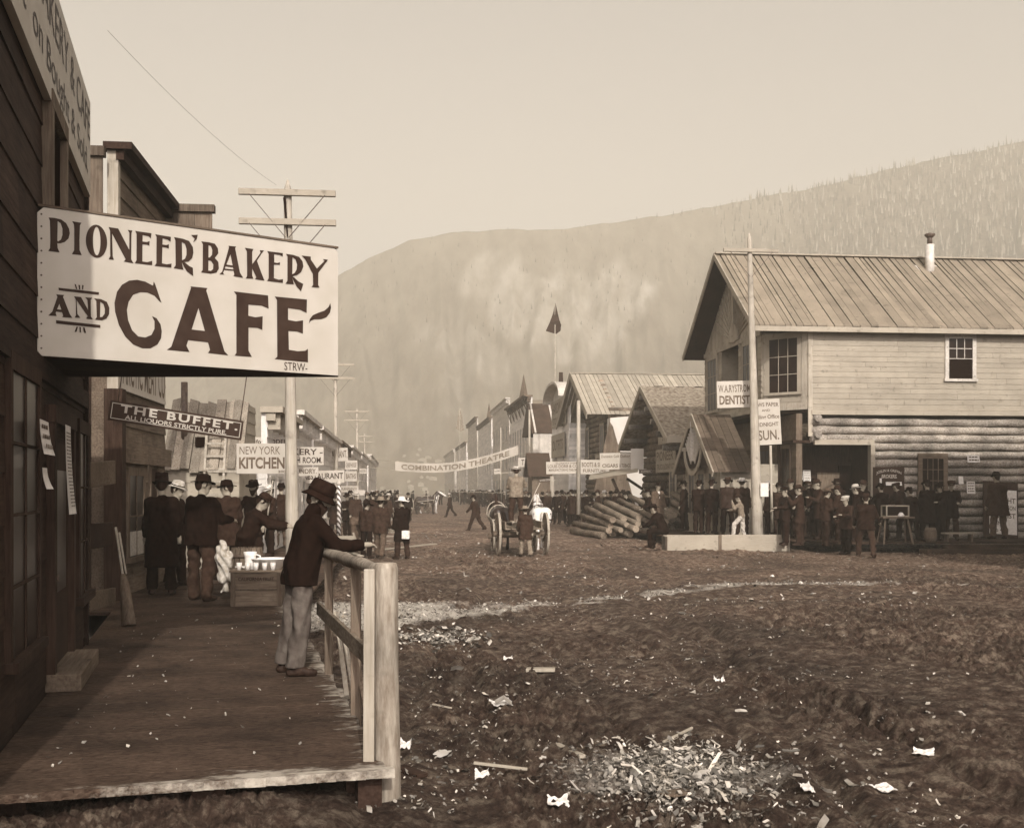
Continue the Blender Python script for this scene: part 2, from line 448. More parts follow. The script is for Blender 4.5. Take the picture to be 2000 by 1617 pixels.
def sdf_mesh(name, prims, mat, h=0.022, k=0.03, fold=0.0, parent=None, seed=0, zcut=None):
    """prims: (a, b, ra, rb[, flag]) tapered capsules melted into one continuous surface; flag 'cut' removes"""
    A = np.array([list(p[0]) for p in prims] + [list(p[1]) for p in prims])
    Rm = np.array([p[2] for p in prims] + [p[3] for p in prims])
    lo = (A - Rm[:, None]).min(0) - 3 * h - fold; hi = (A + Rm[:, None]).max(0) + 3 * h + fold
    n = np.ceil((hi - lo) / h).astype(int) + 1
    V = np.full(tuple(n), 0.5, dtype=np.float32)
    for p in prims:
        a, b = np.array(p[0], float), np.array(p[1], float); ra, rb = p[2], p[3]
        kk = p[5] if len(p) > 5 else k
        m = max(ra, rb) + kk + 2.5 * h
        i0 = np.maximum(((np.minimum(a, b) - m - lo) / h).astype(int), 0)
        i1 = np.minimum(((np.maximum(a, b) + m - lo) / h).astype(int) + 2, n)
        ax = [lo[q] + h * np.arange(i0[q], i1[q]) for q in range(3)]
        X, Y, Z = ax[0][:, None, None], ax[1][None, :, None], ax[2][None, None, :]
        d = b - a; L = max(d.dot(d), 1e-9)
        t = np.clip(((X - a[0]) * d[0] + (Y - a[1]) * d[1] + (Z - a[2]) * d[2]) / L, 0, 1)
        D = np.sqrt((X - a[0] - t * d[0]) ** 2 + (Y - a[1] - t * d[1]) ** 2 + (Z - a[2] - t * d[2]) ** 2) - (ra + (rb - ra) * t)
        sl = tuple(slice(i0[q], i1[q]) for q in range(3)); W = V[sl]
        if len(p) > 4 and p[4] == 'cut':
            hh = np.clip(0.5 - 0.5 * (W + D) / kk, 0, 1); V[sl] = W * (1 - hh) + (-D) * hh + kk * hh * (1 - hh)
        else:
            hh = np.clip(0.5 + 0.5 * (W - D) / kk, 0, 1); V[sl] = W * (1 - hh) + D * hh - kk * hh * (1 - hh)
    if fold:
        r = np.random.RandomState(seed + 3)
        X, Y, Z = [lo[q] + h * np.arange(n[q]) for q in range(3)]
        X, Y, Z = X[:, None, None], Y[None, :, None], Z[None, None, :]
        for q in range(5):
            w = r.uniform(-1, 1, 3) * (22 + 9 * q) * np.array([1, 1, 0.8]); ph = r.rand() * 6
            V += fold * 0.5 * np.sin(X * w[0] + Y * w[1] + Z * w[2] + ph + 1.5 * np.sin(Z * 9 + q) + np.sin(X * 7 + q)).astype(np.float32)
    if zcut is not None:
        zz = (lo[2] + h * np.arange(n[2]))[None, None, :]
        V = np.maximum(V, (zcut - zz).astype(np.float32))
    v, f = surfnet(V, lo, h)
    me = bpy.data.meshes.new(name); me.from_pydata(v.tolist(), [], f.tolist())
    me.polygons.foreach_set('use_smooth', np.ones(len(f), dtype=bool))
    at = me.attributes.new('tone', 'FLOAT', 'FACE'); at.data.foreach_set('value', np.ones(len(f), dtype=np.float32))
    me.materials.append(M[mat] if isinstance(mat, str) else mat); me.update()
    o = bpy.data.objects.new(name, me); COL.objects.link(o)
    if parent: o.parent = parent
    return o
# ================================================================== ground
SA = math.degrees(math.atan2(0.1, 1.0))           # the street runs 5.7 degrees left of the view axis
def smooth(a, b, x): t = np.clip((x - a) / (b - a), 0, 1); return t * t * (3 - 2 * t)
SAW = [(-6.5, 17.4, 1.9), (-3.9, 18.3, 2.4), (-2.2, 18.9, 2.3), (-0.9, 19.6, 1.35), (0.8, 20.9, 0.6), (2.3, 22.3, 0.55), (3.9, 24.0, 0.5), (5.2, 25.2, 0.5), (7.5, 24.8, 0.3), (9, 25, 0.05)]
def saw_mask(x, y):
    px = [p[0] for p in SAW]
    c = np.interp(x, px, [p[1] for p in SAW]); w = np.interp(x, px, [p[2] for p in SAW])
    m = 1 - smooth(0.55, 1.15, np.abs(y - c + 0.5 * fbm(x * 1.1, y * 1.1, 3)) / np.maximum(w, 0.01))
    m = m * (0.16 + 0.84 * smooth(-0.5, -2.2, x) + 0.95 * (1 - smooth(-0.5, -2.2, x)) * (vnoise(x * 2.1, y * 4.0) - 0.3) + 0.25 * fbm(x * 2, y * 2, 3))
    heap = 1 - smooth(0.4, 1.1, np.hypot((x - 1.15) / 1.0, (y - 8.25) / 1.0) + 0.5 * fbm(x * 3, y * 3, 3))
    far = smooth(0.15, 0.5, fbm(x * 0.12 + 3, y * 0.45, 3)) * smooth(38, 46, y) * smooth(1.5, -3.0, x + 0.1 * y - 1) * 0.9
    return np.clip(np.maximum(np.maximum(m * 1.1, heap * 0.38), far), 0, 1)
def gz(x, y):
    x = np.asarray(x, dtype=float); y = np.asarray(y, dtype=float)
    near = smooth(75, 30, y)
    z = 0.09 * fbm(x * 0.45, y * 0.45, 2)
    rg = lambda k, o: 0.3 - np.abs(fbm(x * k + 5, y * k * 1.2, o))
    pk = 0.30 + 0.70 * smooth(-0.12, 0.16, fbm(x * 0.33 + 0.2 * y * 0.33 + 40, y * 0.12 + 7, 3))      # packed, trodden lanes between churned ones
    z += near * pk * (0.10 * rg(2.2, 2) + 0.12 * rg(5.5, 2) + 0.10 * rg(12.0, 2) + 0.07 * rg(24.0, 1))
    for xo, sl in ((-0.55, -0.10), (1.0, -0.10), (-2.6, -0.13), (3.2, 0.02), (-1.5, -0.06), (0.3, 0.05), (4.6, 0.10), (2.2, -0.03)):
        xr = xo + sl * (y - 36) + 0.35 * np.sin(y * 0.21 + xo * 3)
        z -= near * (0.055 * np.exp(-((x - xr) / 0.08) ** 2) - 0.02 * np.exp(-((np.abs(x - xr) - 0.2) / 0.08) ** 2)) * (0.3 + 0.9 * vnoise(x * 0.5 + 9, y * 0.35))
    z += 0.20 * smooth(-0.2, -1.6, x) * smooth(10.5, 7.5, y)
    flat = saw_mask(x, y)
    z = z * (1 - 0.5 * flat) + 0.02 * flat
    return z
def gzf(x, y): return float(gz(np.array([x]), np.array([y]))[0])

def make_ground():
    ds = [-80.0, -20.0, 1.0]
    d = 4.3
    while d < 80: ds.append(d); d *= 1.0052
    while d < 2200: ds.append(d); d *= 1.12
    us = np.linspace(-0.66, 0.66, 560)
    n, m = len(ds), len(us)
    D = np.array(ds)[:, None] * np.ones((1, m)); Wd = np.where(np.array(ds) < 4, 60.0, np.array(ds))[:, None]
    X = us[None, :] * Wd; Z = np.where(D > 4, gz(X, D), -0.05); Z = np.where(D > 90, 0.0, Z)
    v = np.stack([X, D, Z], -1).reshape(-1, 3)
    i = np.arange(n * m).reshape(n, m)
    f = np.stack([i[:-1, :-1], i[:-1, 1:], i[1:, 1:], i[1:, :-1]], -1).reshape(-1, 4)
    me = bpy.data.meshes.new('street'); me.from_pydata(v.tolist(), [], f.tolist())
    a = me.attributes.new('litter', 'FLOAT', 'POINT'); a.data.foreach_set('value', saw_mask(X, D).reshape(-1).astype(np.float32))
    me.polygons.foreach_set('use_smooth', np.ones(len(f), dtype=bool))
    mt, nn, ll, b = new_mat('churned mud')
    tc = nn.new('ShaderNodeTexCoord')
    n1 = nn.new('ShaderNodeTexNoise'); n1.inputs['Scale'].default_value = 5.0; n1.inputs['Detail'].default_value = 12; n1.inputs['Roughness'].default_value = 0.82
    n2 = nn.new('ShaderNodeTexNoise'); n2.inputs['Scale'].default_value = 30.0; n2.inputs['Detail'].default_value = 8; n2.inputs['Roughness'].default_value = 0.7
    n3 = nn.new('ShaderNodeTexNoise'); n3.inputs['Scale'].default_value = 0.45; n3.inputs['Detail'].default_value = 4
    for q in (n1, n2, n3): ll.new(tc.outputs['Object'], q.inputs['Vector'])
    cr = nn.new('ShaderNodeValToRGB'); e = cr.color_ramp.elements
    e[0].position = 0.38; e[0].color = sep(0.012); e[1].position = 0.60; e[1].color = sep(0.14)
    k = e.new(0.50); k.color = sep(0.045)
    ll.new(n1.outputs['Fac'], cr.inputs[0])
    # dry dust over the far half of the street, wetter mud near by
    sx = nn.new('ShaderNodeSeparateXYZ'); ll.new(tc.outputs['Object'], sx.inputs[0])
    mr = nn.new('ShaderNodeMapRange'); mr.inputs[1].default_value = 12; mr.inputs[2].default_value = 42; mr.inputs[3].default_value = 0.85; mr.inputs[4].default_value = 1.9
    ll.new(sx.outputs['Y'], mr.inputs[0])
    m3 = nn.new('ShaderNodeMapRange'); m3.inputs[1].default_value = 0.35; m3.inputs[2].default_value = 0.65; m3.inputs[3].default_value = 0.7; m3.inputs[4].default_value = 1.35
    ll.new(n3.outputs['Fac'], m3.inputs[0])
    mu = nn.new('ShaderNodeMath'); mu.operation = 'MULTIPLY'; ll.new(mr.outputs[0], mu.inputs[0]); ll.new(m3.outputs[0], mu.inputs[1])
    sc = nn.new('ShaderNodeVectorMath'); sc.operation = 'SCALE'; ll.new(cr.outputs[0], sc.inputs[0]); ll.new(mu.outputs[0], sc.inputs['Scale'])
    at = nn.new('ShaderNodeAttribute'); at.attribute_name = 'litter'
    ad = nn.new('ShaderNodeMath'); ad.operation = 'ADD'; ll.new(at.outputs['Fac'], ad.inputs[0]); ll.new(n2.outputs['Fac'], ad.inputs[1])
    st = nn.new('ShaderNodeMapRange'); st.inputs[1].default_value = 0.68; st.inputs[2].default_value = 1.25; ll.new(ad.outputs[0], st.inputs[0])
    mi = nn.new('ShaderNodeMix'); mi.data_type = 'RGBA'; mi.inputs[7].default_value = sep(0.42)
    ll.new(st.outputs[0], mi.inputs[0]); ll.new(sc.outputs[0], mi.inputs[6]); ll.new(mi.outputs[2], b.inputs['Base Color'])
    b.inputs['Roughness'].default_value = 0.75; b.inputs['Specular IOR Level'].default_value = 0.15
    bp = nn.new('ShaderNodeBump'); bp.inputs['Strength'].default_value = 0.8; bp.inputs['Distance'].default_value = 0.05
    b2 = nn.new('ShaderNodeBump'); b2.inputs['Strength'].default_value = 0.9; b2.inputs['Distance'].default_value = 0.02
    ll.new(n1.outputs['Fac'], bp.inputs['Height']); ll.new(n2.outputs['Fac'], b2.inputs['Height'])
    ll.new(bp.outputs[0], b2.inputs['Normal']); ll.new(b2.outputs[0], b.inputs['Normal'])
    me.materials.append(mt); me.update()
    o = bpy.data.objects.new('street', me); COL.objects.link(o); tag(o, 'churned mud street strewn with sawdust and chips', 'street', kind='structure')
make_ground()

# ================================================================== hills
RIDGE = [(-400, 930), (-200, 890), (0, 845), (200, 775), (330, 710), (500, 628), (600, 573), (660, 540), (720, 505), (800, 470), (880, 455), (960, 450), (1100, 447), (1200, 436), (1300, 420), (1400, 403), (1500, 382), (1600, 366), (1700, 340), (1800, 318), (1955, 285), (2100, 262), (2500, 225)]
SCAR1 = [(885, 540), (930, 490), (1000, 500), (1045, 535), (1100, 515), (1150, 545), (1200, 505), (1275, 555), (1250, 620), (1200, 690), (1140, 722), (1060, 690), (1000, 660), (950, 600), (905, 585)]
SCAR2 = [(805, 650), (850, 622), (920, 640), (980, 690), (1010, 745), (960, 760), (900, 720), (840, 690)]
SCAR3 = [(880, 740), (905, 735), (915, 800), (930, 850), (890, 850), (880, 800)]
def inpoly(x, y, poly):
    """soft inside mask with a 22-unit edge"""
    ins = np.zeros(x.shape, bool); dmin = np.full(x.shape, 1e9)
    for (x0, y0), (x1, y1) in zip(poly, poly[1:] + poly[:1]):
        c = ((y0 > y) != (y1 > y)) & (x < (x1 - x0) * (y - y0) / ((y1 - y0) if y1 != y0 else 1e-9) + x0); ins ^= c
        dx, dy = x1 - x0, y1 - y0; t = np.clip(((x - x0) * dx + (y - y0) * dy) / (dx * dx + dy * dy), 0, 1)
        dmin = np.minimum(dmin, np.hypot(x - x0 - t * dx, y - y0 - t * dy))
    return 1 - smooth(-16, 16, np.where(ins, -dmin, dmin))
D0, D1 = 420.0, 900.0
rx = np.array([r[0] for r in RIDGE], float); ry = np.array([r[1] for r in RIDGE], float)
def hill_pt(a, t):
    """a: bearing (as photo column), t: 0 at the foot, 1 on the crest"""
    e = (HY - np.interp(a, rx, ry) + 3 * fbm(a * 0.03, a * 0 + 2, 3)) / F
    D = D0 + (D1 - D0) * t
    zr = e * D1 + CH
    tt = np.minimum(t, 1.0)
    z = zr * (0.30 * tt ** 2.2 + 0.70 * tt ** 1.12) - np.maximum(t - 1, 0) * 380
    g = (0.5 - np.abs(fbm(a * 0.016 + 0.9 * tt, tt * 1.3 + 4, 4))) * 24 + fbm(a * 0.05, tt * 5 + 4, 4) * 7
    z = z + g * np.sin(np.pi * np.clip(t, 0, 1)) * np.clip(zr / 120, 0.1, 1)
    return (a - CX) / F * D, D, z
def make_hill():
    A, T = np.meshgrid(np.linspace(-400, 2500, 420), np.concatenate([np.linspace(0, 1, 150), [1.02, 1.06, 1.15, 1.3]]))
    X, Y, Z = hill_pt(A, T)
    n, m = A.shape
    v = np.stack([X, Y, Z], -1).reshape(-1, 3); i = np.arange(n * m).reshape(n, m)
    f = np.stack([i[:-1, :-1], i[:-1, 1:], i[1:, 1:], i[1:, :-1]], -1).reshape(-1, 4)
    py = HY - (Z - CH) / Y * F
    jx, jy = A + 26 * fbm(A * 0.03, py * 0.03, 3), py + 26 * fbm(A * 0.03 + 9, py * 0.03, 3)
    s = np.maximum(np.maximum(inpoly(jx, jy, SCAR1), 0.6 * inpoly(jx, jy, SCAR2)), 0.7 * inpoly(jx, jy, SCAR3))
    s = s * (0.75 + 0.6 * fbm(A * 0.06 + py * 0.02, py * 0.012, 3)); 
    w = smooth(1400, 1750, A + 0.8 * (py - 420) + 120 * fbm(A * 0.01, py * 0.01, 3)) * smooth(0.15, 0.4, T)
    me = bpy.data.meshes.new('hill'); me.from_pydata(v.tolist(), [], f.tolist())
    for nm, q in (('scar', s), ('wood', w)):
        a = me.attributes.new(nm, 'FLOAT', 'POINT'); a.data.foreach_set('value', np.clip(q, 0, 1).reshape(-1).astype(np.float32))
    me.polygons.foreach_set('use_smooth', np.ones(len(f), dtype=bool))
    mt, nn, ll, b = new_mat('hillside scrub')
    tc = nn.new('ShaderNodeTexCoord')
    mp = nn.new('ShaderNodeMapping'); mp.inputs['Scale'].default_value = (0.10, 0.02, 0.035); ll.new(tc.outputs['Object'], mp.inputs[0])
    n1 = nn.new('ShaderNodeTexNoise'); n1.inputs['Scale'].default_value = 1.0; n1.inputs['Detail'].default_value = 9; n1.inputs['Roughness'].default_value = 0.65
    ll.new(mp.outputs[0], n1.inputs['Vector'])
    n2 = nn.new('ShaderNodeTexNoise'); n2.inputs['Scale'].default_value = 0.35; n2.inputs['Detail'].default_value = 6; ll.new(tc.outputs['Object'], n2.inputs['Vector'])
    cr = nn.new('ShaderNodeValToRGB'); e = cr.color_ramp.elements
    e[0].position = 0.32; e[0].color = sep(0.12); e[1].position = 0.70; e[1].color = sep(0.23); ll.new(n1.outputs['Fac'], cr.inputs[0])
    a1 = nn.new('ShaderNodeAttribute'); a1.attribute_name = 'scar'
    c2 = nn.new('ShaderNodeValToRGB'); c2.color_ramp.elements[0].position = 0.34; c2.color_ramp.elements[0].color = sep(0.23); c2.color_ramp.elements[1].position = 0.66; c2.color_ramp.elements[1].color = sep(0.44)
    ll.new(n1.outputs['Fac'], c2.inputs[0])
    mi = nn.new('ShaderNodeMix'); mi.data_type = 'RGBA'; ll.new(a1.outputs['Fac'], mi.inputs[0]); ll.new(cr.outputs[0], mi.inputs[6]); ll.new(c2.outputs[0], mi.inputs[7])
    a2 = nn.new('ShaderNodeAttribute'); a2.attribute_name = 'wood'
    mf = nn.new('ShaderNodeMath'); mf.operation = 'MULTIPLY'; ll.new(a2.outputs['Fac'], mf.inputs[0])
    ms = nn.new('ShaderNodeMapRange'); ms.inputs[1].default_value = 0.35; ms.inputs[2].default_value = 0.65; ms.inputs[3].default_value = 0.25; ms.inputs[4].default_value = 0.95
    ll.new(n2.outputs['Fac'], ms.inputs[0]); ll.new(ms.outputs[0], mf.inputs[1])
    m2 = nn.new('ShaderNodeMix'); m2.data_type = 'RGBA'; m2.inputs[7].default_value = sep(0.05)
    ll.new(mf.outputs[0], m2.inputs[0]); ll.new(mi.outputs[2], m2.inputs[6]); ll.new(m2.outputs[2], b.inputs['Base Color'])
    b.inputs['Roughness'].default_value = 1.0; b.inputs['Specular IOR Level'].default_value = 0.0
    bp = nn.new('ShaderNodeBump'); bp.inputs['Strength'].default_value = 0.5; bp.inputs['Distance'].default_value = 3.0
    ll.new(n1.outputs['Fac'], bp.inputs['Height']); ll.new(bp.outputs[0], b.inputs['Normal'])
    me.materials.append(mt); me.update()
    o = bpy.data.objects.new('hill', me); COL.objects.link(o); tag(o, 'bare rounded mountain with a pale landslide scar', 'mountain', kind='structure')
make_hill()
M['spruce'] = plain('spruce and burnt snags', 0.05, 0.9, 0.5, 0.2)
M['snag'] = plain('bleached snags', 0.30, 0.9, 0.4, 0.2)
def make_forest():
    rs = np.random.RandomState(3)
    live, dead = MB(), MB()
    def spike(mb, a, t, h):
        x, y, z = [float(q) for q in hill_pt(np.array([a]), np.array([t]))]
        w = h * U(0.07, 0.15)
        for k in range(2):
            z0 = z + h * (0.05 + 0.33 * k); r = w * (1 - 0.4 * k); n = 5
            ph = U(0, 6)
            mb.add([(x + r * math.cos(ph + q * 1.2566), y + r * math.sin(ph + q * 1.2566), z0) for q in range(n)] + [(x + U(-.2, .2), y, z + h * (0.62 + 0.38 * k))],
                   [(q, (q + 1) % n, n) for q in range(n)])
    for i in range(4600):
        a = rs.uniform(1380, 2150); t = 0.45 + 0.55 * rs.rand()
        dens = smooth(1400, 1780, np.array(a + 420 * (t - 0.7)))
        if rs.rand() < dens: spike(live if rs.rand() < 0.55 else dead, a, t, rs.uniform(3.5, 8.5))
    for i in range(330):
        a = 700 + 1400 * rs.rand() ** 0.6
        if rs.rand() < 0.25 + 0.75 * smooth(900, 1700, np.array(a)): spike(live, a, rs.uniform(0.975, 1.0), rs.uniform(2.0, 6.0) * (0.6 + 0.4 * smooth(1000, 1800, np.array(a))))
    for i in range(350):
        a = rs.uniform(650, 1700); spike(live, a, rs.uniform(0.5, 0.97), rs.uniform(1.5, 4))
    o = live.build('hillside_wood', 'spruce'); tag(o, 'thin dark spruces scattered over the mountain and thick on its right shoulder', 'wood', kind='stuff')
    o = dead.build('burnt_wood', 'snag'); tag(o, 'bleached dead trunks on the right shoulder of the mountain', 'wood', kind='stuff')
make_forest()

# far cabins and tents at the foot of the mountain
def make_far_town():
    rs = np.random.RandomState(8)
    protos = []
    for k in range(3):
        mb = MB(); w, d, h, r = (5, 6, 2.6, 1.8) if k == 0 else ((4, 5, 1.6, 2.2) if k == 1 else (8, 5, 3, 1.6))
        mb.box(-w / 2, w / 2, -d / 2, d / 2, -2, h)
        mb.prism([(-w / 2 - .3, -d / 2 - .3, h), (w / 2 + .3, -d / 2 - .3, h), (0, -d / 2 - .3, h + r)], (0, d + .6, 0))
        o = mb.build('far_cabin', 'pale_wood')
        tag(o, 'tiny pale cabin or tent at the foot of the mountain', 'cabin', 'cabins and tents at the foot of the mountain')
        protos.append(o)
    n = 0
    for i in range(48):
        a = rs.uniform(722, 960) if i < 40 else rs.uniform(600, 720)
        t = 0.005 + 0.13 * rs.rand() ** 1.6
        x, y, z = [float(q) for q in hill_pt(np.array([a]), np.array([t]))]
        o = protos[i] if i < 3 else copy_tree(protos[rs.randint(3)])
        o.location = (x, y, z + 0.2); o.rotation_euler = (0, 0, rs.uniform(-0.6, 0.6)); s = rs.uniform(0.2, 0.38); o.scale = (s * 1.25, s, s * 0.8)
make_far_town()

# ================================================================== left: the cafe and its walk
CA = math.degrees(math.atan2(1.0, -0.27))
CO = Vector((-2.663, 4.7, 0))
def fl(root_loc, ang, px, py, yoff=0.0):          # photo pixel -> (x, z) on a wall frame whose plane is y = yoff
    Mx = Matrix.Translation(root_loc) @ Matrix.Rotation(math.radians(ang), 4, 'Z')
    nrm = Mx.to_3x3() @ Vector((0, -1, 0))
    p = Mx.inverted() @ hit(px, py, Mx @ Vector((0, yoff, 0)), nrm)
    return p.x, p.z
cf = lambda px, py, y=0.0: fl(CO, CA, px, py, y)

cafe = thing('cafe_building', 'dark two storey board cafe front at the left edge of the photo', 'building', CO, math.radians(CA))
wl_ = MB()
wl_.box(0.0, 8.1, 0.03, 7.0, 0.0, 5.9)
clap(wl_, 0.0, 8.1, 0.1, 6.42, 0.36, 0.022, 0.3)
wl_.box(0.0, 8.1, 0.02, 0.12, 5.9, 6.42)
wl_.box(8.1, 8.2, -0.06, 0.06, 0.1, 6.40, 0.8)
wl_.build('wall', 'dark_wood', cafe)
tr = MB()
x0, z0 = cf(18, 330); 
for (xa, xb, za, zb, o) in ((1.0, 8.1, 3.02, 3.2, 0.06), ):
    tr.box(xa, xb, -o, 0.0, za, zb, 0.8)
tr.build('trim_board', 'dark_wood', cafe)
I4 = Matrix.Identity(4)
xa, _ = cf(82, 300); xb, _ = cf(108, 300)
window(cafe, I4, xa, xb, 3.6, 5.32, 1, 2, 'mid_wood_v', 'hole', 0.12, False, 0.10)
xa, _ = cf(8, 1000); xb, _ = cf(62, 1000); _, zb = cf(40, 1243)
window(cafe, I4, xa, xb, 0.95, 2.95, 2, 4, 'dark_wood_v', 'glass', 0.10, True, 0.06)
xa, _ = cf(146, 1000); xb, _ = cf(164, 1000)
window(cafe, I4, xa, xb, 1.0, 2.72, 2, 3, 'dark_wood_v', 'glass', 0.12, True, 0.06)
xa, _ = cf(90, 1000); xb, _ = cf(126, 1000)
dm = MB(); dm.box(xa, xb, -0.03, 0.0, 0.42, 2.55); 
dr = dm.build('door', 'dark_wood_v', cafe)
dg = MB(); dg.box(xa + 0.2, xb - 0.2, -0.036, -0.030, 1.2, 2.3); dg.build('pane', 'glass', dr)
df = MB(); df.box(xa - 0.14, xa, -0.09, 0, 0.4, 2.7); df.box(xb, xb + 0.14, -0.09, 0, 0.4, 2.7); df.box(xa - 0.16, xb + 0.16, -0.10, 0, 2.7, 2.85)
df.build('door_frame', 'dark_wood_v', cafe)
ds_ = MB(); ds_.box(xa - 0.15, xb + 0.15, -0.30, -0.002, 0.40, 0.55); ds_.build('door_step', 'mid_wood', cafe, bevel=0.01)
kn = MB(); kn.tube([(xa + 0.1, -0.03, 1.35), (xa + 0.1, -0.09, 1.35)], 0.03, 8); kn.build('door_knob', 'iron', dr)

def on_wall(root_loc, ang, x0, x1, z, y): 
    Mx = Matrix.Translation(root_loc) @ Matrix.Rotation(math.radians(ang), 4, 'Z')
    return Mx @ Vector((x0, y, z)), Mx @ Vector((x1, y, z))
A, B = on_wall(CO, CA, 1.0, 8.02, 5.36, -0.09)
sign('long pale board along the top of the cafe front with two painted lines', A, B, 1.04,
     [('PIONEER  BAKERY & CAFE', 0.06, 0.99, 0.56, 0.88, dict(bold=0.0)), ('Gold Dust  on Bought & Sold.', 0.02, 0.96, 0.10, 0.42, dict(bold=0.0))], board='white', ink='ink', thick=0.06)
def notice(label, root_loc, ang, px, py0, py1, wpx, y=-0.06, rows=5, name='notice', mat='paper'):
    x0, z1 = fl(root_loc, ang, px, py0, y); x1, z0 = fl(root_loc, ang, px + wpx, py1, y)
    A, B = on_wall(root_loc, ang, x0, x1, z0, y); h = z1 - z0
    n = 5
    mb = MB(); w = (B - A).length
    vs = []; 
    for j in range(n + 1):
        t = j / n; bow = 0.03 * (1 - t) ** 2
        vs += [(0, -bow, h * t), (w, -bow * 1.6, h * t)]
    mb.add(vs, [(2 * j, 2 * j + 1, 2 * j + 3, 2 * j + 2) for j in range(n)])
    mb.add([(a, b + 0.002, c) for a, b, c in vs], [(2 * j + 2, 2 * j + 3, 2 * j + 1, 2 * j) for j in range(n)])
    o = mb.build(name, mat); o.location = A; o.rotation_euler = (0, 0, math.radians(ang)); tag(o, label, 'notice')
    if rows:
        lt = MB()
        for r in range(rows):
            zz = h * (0.93 - 0.86 * (r + 0.6) / rows)
            t = zz / h; yb = -0.03 * (1 - t) ** 2 * 1.6 - 0.003
            xx = w * 0.12
            while xx < w * 0.85:
                l = w * U(0.08, 0.22); hh = h * 0.35 / rows
                lt.add([(xx, yb, zz), (min(xx + l, w * 0.9), yb, zz), (min(xx + l, w * 0.9), yb, zz + hh), (xx, yb, zz + hh)], [(0, 1, 2, 3)]); xx += l + w * 0.05
        lt.build('print', 'ink_soft', o)
    return o
notice('curled pale paper pinned on the cafe door, the upper of two', CO, CA, 78, 818, 890, 17, -0.14, 3)
notice('small pale card on the cafe door below the curled paper', CO, CA, 83, 913, 955, 9, -0.14, 0)
notice('tall narrow printed bill hanging beside the far cafe window', CO, CA, 128, 829, 1003, 10, -0.20, 22)

# ---- the big hanging sign
SL_B, SR_B = P(73, 690, 9.1), P(660, 737, 10.72)
SL_T, SR_T = P(70, 400, 9.1), P(660, 489, 10.72)
zb = (SL_B.z + SR_B.z) / 2; zt = (SL_T.z + SR_T.z) / 2
sa = math.atan2(SR_B.y - SL_B.y, SR_B.x - SL_B.x); sw = math.hypot(SR_B.x - SL_B.x, SR_B.y - SL_B.y)
SO = Vector((SL_B.x, SL_B.y, zb)); SH = zt - zb
bs = thing('hanging_sign', 'big white painted bakery and cafe sign jutting over the boardwalk', 'sign', SO, sa)
mb = MB()
pts = [(0.0, 0.04), (0.03, 0.0), (sw, 0.0), (sw, SH - 0.03), (sw - 0.04, SH), (0.05, SH), (0.0, SH - 0.05)]
mb.prism([(x, 0, z) for x, z in pts], (0, 0.03, 0)); mb.build('front_board', 'white', bs)
inv = (Matrix.Translation(SO) @ Matrix.Rotation(sa, 4, 'Z')).inverted()
q = inv @ Vector((-4.30, 10.76, zb)); q2 = inv @ Vector((SR_B.x - 0.02, 10.78, zb))
mb = MB(); mb.bar(Vector((q.x, q.y, SH / 2)), Vector((q2.x, q2.y, SH / 2)), 0.03, SH); mb.build('back_board', 'white', bs)
mb = MB()
mb.prism([(0.06, 0.035, -0.012), (sw - 0.02, 0.035, -0.012), (q2.x, q2.y - 0.03, -0.012), (q.x, q.y - 0.03, -0.012)], (0, 0, 0.03)); mb.build('bottom_board', 'dark_wood', bs)
for zz in (0.1, SH - 0.1): mb = MB(); mb.bar((0.1, 0.06, zz), (q.x + 0.1, q.y - 0.05, zz), 0.05, 0.08); mb.build('bracket', 'dark_wood', bs)
mb = MB(); mb.bar((0, 0.015, SH + 0.012), (sw, 0.015, SH + 0.012), 0.05, 0.018); mb.build('cap_strip', 'mid_wood', bs)
for i in range(12):
    zz = SH * (0.05 + 0.9 * i / 11); mb = MB(); mb.tube([(0.03, 0.0, zz), (0.03, -0.006, zz)], 0.008, 6); mb.build('nail', 'iron', bs)
A_, B_ = (60, 390, 5.052), (360, 420, 5.052)
